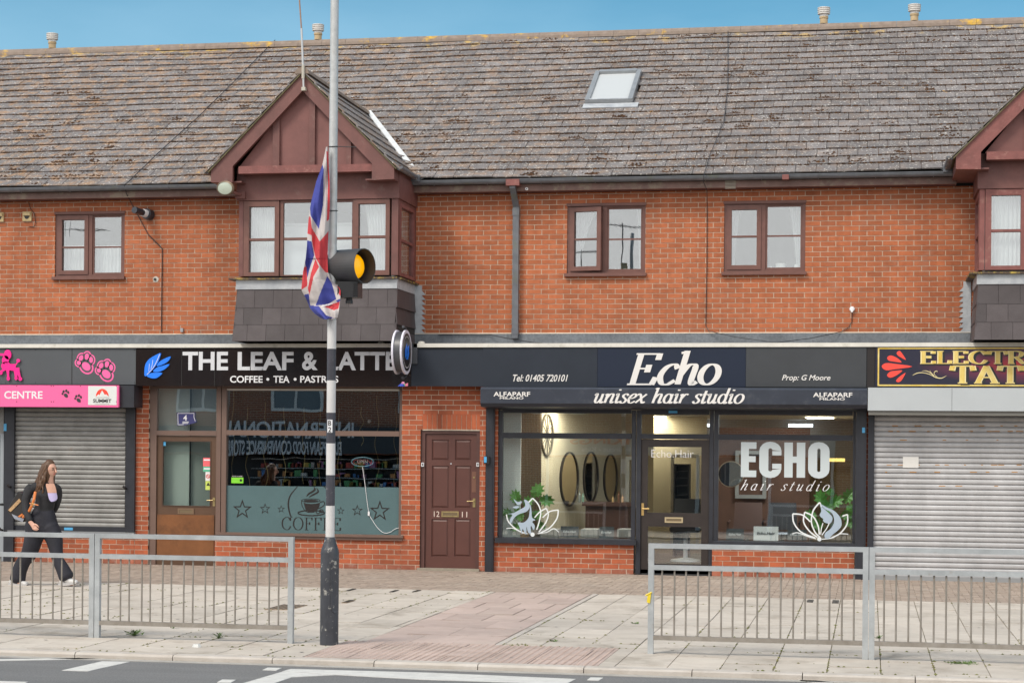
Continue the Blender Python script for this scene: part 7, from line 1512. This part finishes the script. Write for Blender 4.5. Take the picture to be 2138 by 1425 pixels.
# ============================================================ THE WALKING WOMAN
YWm = -4.62
def wp(u, v, dy=0.): x, z = W(u, v, YWm+dy); return Vector((x, YWm+dy, z))
RD, FD = Vector((_r.x, _r.y, 0)), Vector((_f.x, _f.y, 0))
def fuse(name, tubes, m, parent, voxel=.010, smooth=3):
    """soft solid limbs melted into one continuous skin; a tube is a list of (point, half width across the view, half depth)"""
    B = MB(); n = 18
    for tb in tubes:
        pts = [t[0] for t in tb]; rx = [t[1] for t in tb]; ry = [t[2] if len(t) > 2 else t[1] for t in tb]
        P = spline(pts, 5) if len(pts) > 2 else [pts[0]+(pts[1]-pts[0])*k/5 for k in range(6)]
        N = len(P); q = np.linspace(0, len(pts)-1, N); RX = np.interp(q, range(len(pts)), rx); RY = np.interp(q, range(len(pts)), ry)
        t0, t1 = (P[1]-P[0]).normalized(), (P[-1]-P[-2]).normalized(); e0, e1 = min(RX[0], RY[0]), min(RX[-1], RY[-1])
        caps0 = [(P[0]-t0*e0*math.sin(a)*.8, math.cos(a)) for a in (1.45, 1.0, .5)]; caps1 = [(P[-1]+t1*e1*math.sin(a)*.8, math.cos(a)) for a in (.5, 1.0, 1.45)]
        rows = [(p, t0, RX[0]*k, RY[0]*k) for p, k in caps0]+[(P[i], (P[min(i+1, N-1)]-P[max(i-1, 0)]).normalized(), RX[i], RY[i]) for i in range(N)]+[(p, t1, RX[-1]*k, RY[-1]*k) for p, k in caps1]
        V = []
        for p, t, a_, b_ in rows:
            a = (RD-t*RD.dot(t)).normalized() if abs(RD.dot(t)) < .9 else (Vector((0, 0, 1))-t*t.z).normalized(); b = t.cross(a)
            for k in range(n): w = 2*math.pi*k/n; V.append(p+a*math.cos(w)*a_+b*math.sin(w)*b_)
        M = len(rows); B._add(V, [(i*n+k, i*n+(k+1) % n, (i+1)*n+(k+1) % n, (i+1)*n+k) for i in range(M-1) for k in range(n)]+[tuple(range(n-1, -1, -1)), tuple(range((M-1)*n, M*n))])
    o = B.build(name, m); md = o.modifiers.new('r', 'REMESH'); md.mode = 'VOXEL'; md.voxel_size = voxel; md.use_smooth_shade = True
    sm = o.modifiers.new('s', 'SMOOTH'); sm.iterations = smooth; sm.factor = .5
    bpy.context.view_layer.update(); dg = bpy.context.evaluated_depsgraph_get(); m2 = bpy.data.meshes.new_from_object(o.evaluated_get(dg)); bpy.data.objects.remove(o)
    m2.materials.clear(); m2.materials.append(m); m2.name = name; m2.polygons.foreach_set('use_smooth', [True]*len(m2.polygons)); o = bpy.data.objects.new(name, m2); COL.objects.link(o)
    if parent is not None: par(o, parent)
    return o
foot = wp(95, 1222); wom = thing('person', 'woman with long brown hair in black jacket and flared leggings walking right', 'person', (foot.x, YWm, 0))
SKIN = mat('skin', (.60, .34, .25), .5, var=.05, vscale=20); JK = mat('black_jacket', (.016, .016, .019), .8, var=.3, vscale=14, bump=.5, bscale=22); LG = mat('black_leggings', (.014, .014, .022), .75, var=.3, vscale=10, bump=.4, bscale=16); HR = mat('brown_hair', (.050, .023, .012), .5, c2=(.13, .065, .03), vscale=60); SH = mat('white_trainer', (.58, .57, .56), .6, dirt=((.25, .24, .24), .7), dscale=30)
hc = wp(105.5, 981)
fd_ = (RD*.88-FD*.47).normalized(); sdv = Vector((-fd_.y, fd_.x, 0))
legL = [(74, 1108), (71, 1121), (61, 1154), (50, 1170), (41, 1190), (37, 1207)]; legR = [(103, 1108), (113, 1121), (118, 1150), (121, 1168), (133, 1190), (140, 1206)]
body = [[(wp(88, 1100), .16, .11), (wp(91, 1070), .11, .08), (wp(97, 1036), .115, .09), (wp(99, 1020), .10, .065), (wp(103, 1009), .055, .05), (wp(104, 998), .045, .05)],
        [(wp(104, 1003), .045, .05), (wp(104.8, 990), .045, .055)],
        [(hc+fd_*.012+Vector((0, 0, -.075)), .035, .035), (hc+fd_*.012+Vector((0, 0, -.045)), .058, .06), (hc+Vector((0, 0, .0)), .074, .080), (hc+Vector((0, 0, .045)), .072, .080), (hc+Vector((0, 0, .075)), .052, .058)],
        [(wp(100, 1019), .045), (wp(68, 1021, -.03), .040), (wp(56, 1041, -.08), .040), (wp(54.5, 1060, -.12), .036), (wp(62, 1086, -.19), .025), (wp(66, 1092, -.20), .028, .018), (wp(71, 1098, -.205), .034, .016)],
        [(wp(100, 1018), .045), (wp(116, 1020, .05), .036), (wp(121, 1034, .10), .034), (wp(117.5, 1052, .15), .030), (wp(110, 1064, .18), .025), (wp(103, 1068, .24), .03, .018)],
        [(wp(u, v, .0), .095-.011*i, .09-.010*i) for i, (u, v) in enumerate(legL)]+[(wp(42, 1216, -.0), .035), (wp(52, 1219, -.0), .03)],
        [(wp(u, v, .0-.01*i), .09-.011*i, .085-.010*i) for i, (u, v) in enumerate(legR)]+[(wp(144, 1215, -.06), .035), (wp(154, 1217, -.06), .03)]]
# the near hand: palm in the arm above, four curled fingers and a thumb
hb = wp(72, 1099, -.205)
for i, (dx, L) in enumerate(((-.030, .050), (-.012, .060), (.006, .060), (.022, .050))):
    s0 = hb+RD*dx*.9+Vector((0, 0, .004*i)); body.append([(s0, .0105, .010), (s0+Vector((.014, -.006, -L*.55)), .0095), (s0+Vector((.036, 0, -L*.85)), .0075)])
body.append([(hb+RD*.01+Vector((0, -.01, .035)), .012), (hb+RD*.045+Vector((0, -.02, .018)), .0105), (hb+RD*.062+Vector((0, -.02, -.005)), .008)])
bo = fuse('body', body, SKIN, wom, .006, 3)
fuse('jacket', [[(wp(90, 1080), .150, .12), (wp(92, 1062), .122, .10), (wp(95, 1046), .130, .105), (wp(96, 1034), .142, .115), (wp(97, 1020), .138, .095), (wp(101, 1011), .085, .065)],
      [(wp(98, 1018), .065), (wp(65, 1018, -.03), .066), (wp(55, 1040, -.08), .058), (wp(54.5, 1060, -.12), .053), (wp(58.5, 1077, -.17), .044), (wp(62, 1085, -.19), .038)],
      [(wp(98, 1017), .055), (wp(118, 1018, .05), .054), (wp(122, 1034, .10), .050), (wp(118, 1053, .15), .045), (wp(112, 1066, .19), .040)], [(wp(68, 1018, -.02), .060), (wp(61, 1026, -.05), .060), (wp(57, 1036, -.07), .058)]], JK, wom, .009, 3)
fuse('leggings', [[(wp(91, 1066), .140, .105), (wp(90, 1080), .180, .130), (wp(88, 1095), .225, .14), (wp(89, 1108), .225, .135)],
      [(wp(75, 1102), .135, .125), (wp(71, 1121), .125, .115), (wp(61, 1154, -.0), .104, .095), (wp(50, 1170, .01), .092, .085), (wp(41, 1190, .02), .096, .085), (wp(37, 1208, .02), .104, .085)],
      [(wp(102, 1102), .135, .125), (wp(112, 1121), .118, .115), (wp(118, 1152, -.03), .082, .09), (wp(121, 1168, -.045), .074, .08), (wp(131, 1187, -.055), .088, .08), (wp(138, 1202, -.06), .100, .085)]], LG, wom, .010, 3)
def patch(name, rows, m, cu, rx, ry, lift):
    """cloth or skin lying on the curve of the chest: rows of (v, u left, u right)"""
    B = MB(); V = []; nc = 7
    for v, a, b in rows:
        for k in range(nc+1):
            u = a+(b-a)*k/nc; dx = (u-cu)/161; V.append(tuple(wp(u, v, -ry*math.sqrt(max(.05, 1-(dx/rx)**2))-lift)))
    B._add(V, [(i*(nc+1)+k, i*(nc+1)+k+1, (i+1)*(nc+1)+k+1, (i+1)*(nc+1)+k) for i in range(len(rows)-1) for k in range(nc)]); return B.build(name, m, wom, smooth=True)
patch('bare_neckline', [(1009, 96, 113), (1014, 96, 115), (1020, 97.5, 117), (1026, 99, 118), (1032, 101, 118.5)], SKIN, 98, .165, .105, .018)
patch('lilac_top', [(1028.5, 99.5, 118), (1034, 100.5, 119.5), (1040, 102, 120), (1044, 104, 117), (1046.5, 107, 111)], mat('lilac_cloth', (.50, .44, .68), .8), 98, .165, .115, .024)
def surf(a, b, k=1.): return hc+(fd_*math.cos(a)*math.cos(b)+sdv*math.sin(a)*math.cos(b))*.079*k+Vector((0, 0, .105*math.sin(b)*k+.005))
fuse('nose', [[(surf(0, .12, .98), .007), (surf(0, -.08, 1.10), .011), (surf(0, -.20, 1.20), .015), (surf(0, -.30, 1.02), .010)]], SKIN, wom, .003, 2)
fuse('lips', [[(surf(-.24, -.52, 1.0), .004), (surf(0, -.50, 1.06), .0085), (surf(.24, -.52, 1.0), .004)]], mat('lip_pink', (.42, .13, .12), .5), wom, .002, 1)
for s in (-1, 1):
    fuse('eye', [[(surf(s*.42-.12, .03, 1.0), .004), (surf(s*.42, .035, 1.015), .0075), (surf(s*.42+.12, .03, 1.0), .004)]], mat('eye_dark', (.05, .03, .025), .3), wom, .002, 1)
    fuse('eyebrow', [[(surf(s*.42-.2, .20, 1.0), .003), (surf(s*.42, .25, 1.02), .005), (surf(s*.42+.2, .21, 1.0), .003)]], HR, wom, .002, 1)
random.seed(11)
locks = [[(hc-fd_*.014+Vector((0, 0, .086)), .066, .070), (hc-fd_*.022+Vector((0, 0, .058)), .084, .092), (hc-fd_*.038+Vector((0, 0, .0)), .088, .094), (hc-fd_*.045+Vector((0, 0, -.07)), .082, .088), (hc-fd_*.055+Vector((0, 0, -.16)), .085, .075), (hc-fd_*.075-FD*.02+Vector((0, 0, -.24)), .075, .055)]]
for i in range(44):
    s = random.choice((-1, 1)) if i > 6 else -1; a0 = s*random.uniform(1.15, 2.7)
    st_ = hc-fd_*.02+(fd_*math.cos(a0)+sdv*math.sin(a0))*.084+Vector((0, 0, random.uniform(-.01, .075))); L = random.uniform(.28, .40); P = []; ph = random.uniform(0, 6.28)
    drift = -fd_*random.uniform(.03, .16)-FD*random.uniform(.0, .05)
    for k in range(8):
        t_ = k/7; wv = .020*math.sin(t_*10+ph)*t_**.6; P.append((st_+drift*t_+fd_*wv-FD*wv*.6+(fd_*math.cos(a0)+sdv*math.sin(a0))*.018*math.sin(t_*math.pi)+Vector((0, 0, -L*t_)), .017*(1-t_*.55)))
    locks.append(P)
fuse('hair', locks, HR, wom, .0055, 1)
for (a, b, lift) in ((wp(20, 1219.5, .02), wp(60, 1221, -.0), .0), (wp(125, 1219.5, -.05), wp(164, 1216.5, -.08), .012)):
    d = b-a; o = fuse('shoe', [[(a+d*.12+Vector((0, 0, .035)), .040, .040), (a+d*.36+Vector((0, 0, .052)), .048, .042), (a+d*.62+Vector((0, 0, .030)), .036, .044), (a+d*.88+Vector((0, 0, .018)), .026, .038)]], SH, wom, .006, 2)
    P = [a+d*t_+Vector((0, 0, z_)) for t_, z_ in ((0, .02), (.0, .0), (.1, -.012), (.8, -.012), (.95, .0), (1.0, .016))]; dn = (FD-d*(FD.dot(d)/d.dot(d))).normalized()*.042; B = MB(); n = len(P)
    B._add([tuple(p-dn) for p in P]+[tuple(p+dn) for p in P], [tuple(range(n-1, -1, -1)), tuple(range(n, 2*n))]+[(i, (i+1) % n, (i+1) % n+n, i+n) for i in range(n)]); B.build('sole', mat('pale_sole', (.42, .41, .41), .7), o)
# shoulder bag
bag = thing('shoulder_bag', 'black and tan bag with orange strap slung behind the walking woman', 'bag', tuple(wp(30, 1060)))
bp2 = [(38, 1024), (47, 1030), (50, 1060), (55, 1078), (48, 1090), (26, 1080), (14, 1066), (22, 1048)]
P = [wp(*p, .04) for p in bp2]; B = MB(); n = len(P); B._add([tuple(p) for p in P]+[tuple(p+Vector((0, .16, 0))) for p in P], [tuple(range(n-1, -1, -1)), tuple(range(n, 2*n))]+[(i, (i+1) % n, (i+1) % n+n, i+n) for i in range(n)]); B.build('bag_body', mat('black_bag_leather', (.022, .018, .017), .5, var=.3), bag, bevel=.012)
def bagband(pts, c, nm):
    P = [wp(*p, .032) for p in pts]; B = MB(); n = len(P); B._add([tuple(p) for p in P]+[tuple(p+Vector((0, .006, 0))) for p in P], [tuple(range(n-1, -1, -1)), tuple(range(n, 2*n))]+[(i, (i+1) % n, (i+1) % n+n, i+n) for i in range(n)]); B.build(nm, c, bag)
bagband([(17, 1064), (40, 1040), (44, 1046), (22, 1068)], mat('tan_band', (.48, .30, .15), .6, dirt=((.08, .05, .03), .8), dscale=30), 'tan_band'); bagband([(24, 1072), (50, 1083), (47, 1089), (30, 1082)], mat('grey_panel_bag', (.28, .30, .36), .6), 'grey_panel')
ORG = mat('orange_strap', (.66, .20, .05), .5); bagband([(36, 1078), (46, 1071), (48, 1074), (40, 1080)], ORG, 'orange_trim')
B = MB(); P = [wp(74, 1026, -.16), wp(71, 1042, -.19), wp(66, 1056, -.19), wp(61, 1066, -.17), wp(48, 1079, -.02)]; B.tube(P, .018, 8); B.tube([wp(62, 1050, -.21), wp(80, 1054, -.21)], .008, 6); B.build('strap', ORG, bag); B = MB(); B.tube([wp(66, 1049, -.215), wp(72, 1052, -.215), wp(67, 1055, -.215), wp(65, 1050, -.215)], .006, 6); B.build('buckle', GOLD, bag)

# ============================================================ ACROSS THE STREET (seen mirrored in the shop windows)
YO = -33.5
def RV(u, v, tl=.007): # where on the far side a mirrored point of the glass comes from
    x, z = W(u, v-2*tl*FPX, -YO); return x, z
bt = bpy.data.materials.new('far_brick'); bt.use_nodes = True; nt = bt.node_tree; b = nt.nodes['Principled BSDF']; b.inputs['Roughness'].default_value = .9
tx = nd(nt, 'ShaderNodeTexBrick'); tx.inputs['Scale'].default_value = 1; tx.inputs['Brick Width'].default_value = .225; tx.inputs['Row Height'].default_value = .075; tx.inputs['Mortar Size'].default_value = .006
tx.inputs['Color1'].default_value = (.33, .11, .055, 1); tx.inputs['Color2'].default_value = (.25, .085, .045, 1); tx.inputs['Mortar'].default_value = (.45, .4, .33, 1)
g_ = nd(nt, 'ShaderNodeNewGeometry'); s_ = nd(nt, 'ShaderNodeSeparateXYZ'); c_ = nd(nt, 'ShaderNodeCombineXYZ'); nt.links.new(g_.outputs['Position'], s_.inputs[0]); nt.links.new(s_.outputs[0], c_.inputs[0]); nt.links.new(s_.outputs[2], c_.inputs[1]); nt.links.new(c_.outputs[0], tx.inputs[0]); nt.links.new(tx.outputs[0], b.inputs['Base Color'])
opp = thing('opposite_terrace', 'brick terrace with shops across the street, seen only mirrored in the windows', 'building', (-10, YO, 0))
XA, XB = -36, 6
B = MB(); B.box(XA, XB, YO-8, YO, 2.35, 5.3); B.box(XA, -24.5, YO-8, YO, 0, 2.35); B.box(-12.9, -10.5, YO-8, YO, 0, 2.35); B.box(-1.0, XB, YO-8, YO, 0, 2.35); B.box(-24.5, -1.0, YO-8, YO-4, 0, 2.35); B.build('wall', bt, opp)
B = MB(); B.prismx([(YO+.3, 5.25), (YO-4, 7.1), (YO-8.3, 5.25)], XA-.2, XB+.2); B.build('roof', mat('far_roof', (.12, .10, .09), .9, var=.2), opp)
WHF = mat('white_upvc', (.7, .7, .68), .4)
for xc_ in (-31, -27, -22.2, -18.9, -14.5, -10, -6.5, -2.5, 2.5):
    B = MB(); ring(B, xc_-.9, xc_+.9, 3.75, 4.95, .09, YO, YO+.05); B.box(xc_-.045, xc_+.045, YO, YO+.045, 3.84, 4.86); w_ = B.build('window', WHF, opp); B = MB(); B.box(xc_-.81, xc_+.81, YO+.003, YO+.02, 3.84, 4.86); B.build('pane', mat('far_pane', (.12, .14, .16), .1), w_)
# the convenience store front and sign
xl, zt = RV(466, 905); xr, zb_ = RV(760, 957); zt = 3.25; zb_ = 2.38
B = MB(); B.box(-24.4, -13.0, YO, YO+.2, zb_, zt); o = B.build('shop_sign', mat('far_sign_dark', (.03, .035, .045), .4), opp)
def mtext(body, x0, x1, z0, z1, m, parent):     # reads the right way from the far pavement side, so mirrored in the glass
    o = fit_text(body, None, m, 0, x1-x0, z0, z1, 0, depth=.03, bold=.02); me = o.data
    co = np.empty(len(me.vertices)*3, 'f'); me.vertices.foreach_get('co', co); co = co.reshape(-1, 3); co[:, 0] = x1-co[:, 0]; co[:, 1] = YO+.2-co[:, 1]; me.vertices.foreach_set('co', co.ravel()); me.update(); o.name = 'lettering'; par(o, parent); return o
xa, za = RV(476, 956); xb, zb2 = RV(716, 930); mtext('EUROPEAN FOOD CONVENIENCE STORE', xa, xb, za, zb2+.03, SIGNW, o)
xa, za = RV(470, 922); xb, zb2 = RV(740, 896); mtext('INTERNATIONAL', xa, xb, za+.03, zb2+.12, SIGNW, o)
B = MB(); B.box(-24.5, -13, YO-1.0, YO-.9, 0, 2.3); B.box(-24.5, -13, YO-.9, YO+.0, 0, .55); B.build('shop_window_back', mat('far_dark', (.05, .05, .055), .7), opp)
random.seed(3); SC = [(.6, .10, .08), (.65, .45, .10), (.10, .25, .55), (.15, .42, .16), (.65, .62, .6), (.5, .22, .4), (.65, .28, .10)]
for ci, c in enumerate(SC):
    B = MB()
    for _ in range(26):
        x = random.uniform(-20.5, -14.6); k = random.randrange(5); h = random.uniform(.1, .24); z = .62+k*.32; B.box(x, x+random.uniform(.06, .22), YO-.6, YO-.45, z, z+h)
    tag(B.build('stacked_goods', mat('goods_%d_colour' % ci, c, .6), opp), kind='stuff')
B = MB()
for k in range(6): B.box(-20.6, -14.4, YO-.85, YO-.4, .58+k*.32, .60+k*.32)
B.build('shelf', WHF, opp)
B = MB(); B.box(-10.4, -1.1, YO, YO+.2, 2.4, 3.1); o = B.build('shop_sign', mat('far_sign_pale', (.42, .42, .40), .5), opp)
mtext('VIKINGS', -9.6, -7.2, 2.75, 3.02, mat('far_red', (.55, .05, .04), .5), o); mtext('Haircut - Kids', -9.2, -7.6, 2.5, 2.66, SIGNW, o)
B = MB(); B.box(-10.4, -1.1, YO-1.5, YO-1.4, 0, 2.4); B.build('shop_window_back', mat('far_dark', (.05, .05, .055), .7), opp)
for xx in (-10.4, -7.9, -5.5, -3.2, -1.2): B = MB(); B.box(xx, xx+.1, YO, YO+.06, 0, 2.4); B.build('mullion', WHF, opp)
# chimney and aerials seen against the sky in the upper windows
def ch(x, label):
    B = MB(); B.box(x-.5, x+.5, YO-4.4, YO-3.6, 6.6, 8.1); c = B.build('chimney', bt, opp); B = MB(); B.lathe([(.0001, 8.1), (.13, 8.1), (.11, 8.5), (.09, 8.5)], (x+.2, YO-4, 0), 12); B.build('chimney_pot', mat('buff_terracotta', (.45, .34, .2), .8, var=.15), c)
ch(W(1300, 540, 37.5)[0]-.3, '')
def aerial(x, z, y, label, s=1.):
    B = MB(); B.tube([(x, y, 7.0), (x, y, z)], .02, 6); d = Vector((.9, .4, -.08)).normalized()*s; c = Vector((x, y, z-.1)); B.tube([c-d*.8, c+d*.8], .014, 5)
    for i in range(9): q = c+d*(-.75+i*.19); n = Vector((0, 0, 1)) if i < 2 else Vector((-.3, .8, .1)).normalized(); B.tube([q-n*.28, q+n*.28], .008, 4)
    tag(B.build('tv_aerial', CAB, loc=(x, y, 7)), label, 'aerial')
aerial(W(1290, 480, 37.5)[0], W(1290, 468, 37.5)[1], YO-4, 'television aerial on the far roof mirrored in the upper window with the open casement')
aerial(W(150, 480, 37.5)[0], W(150, 475, 37.5)[1], YO-4, 'television aerial on the far roof mirrored in the far left upper window', 1.4)
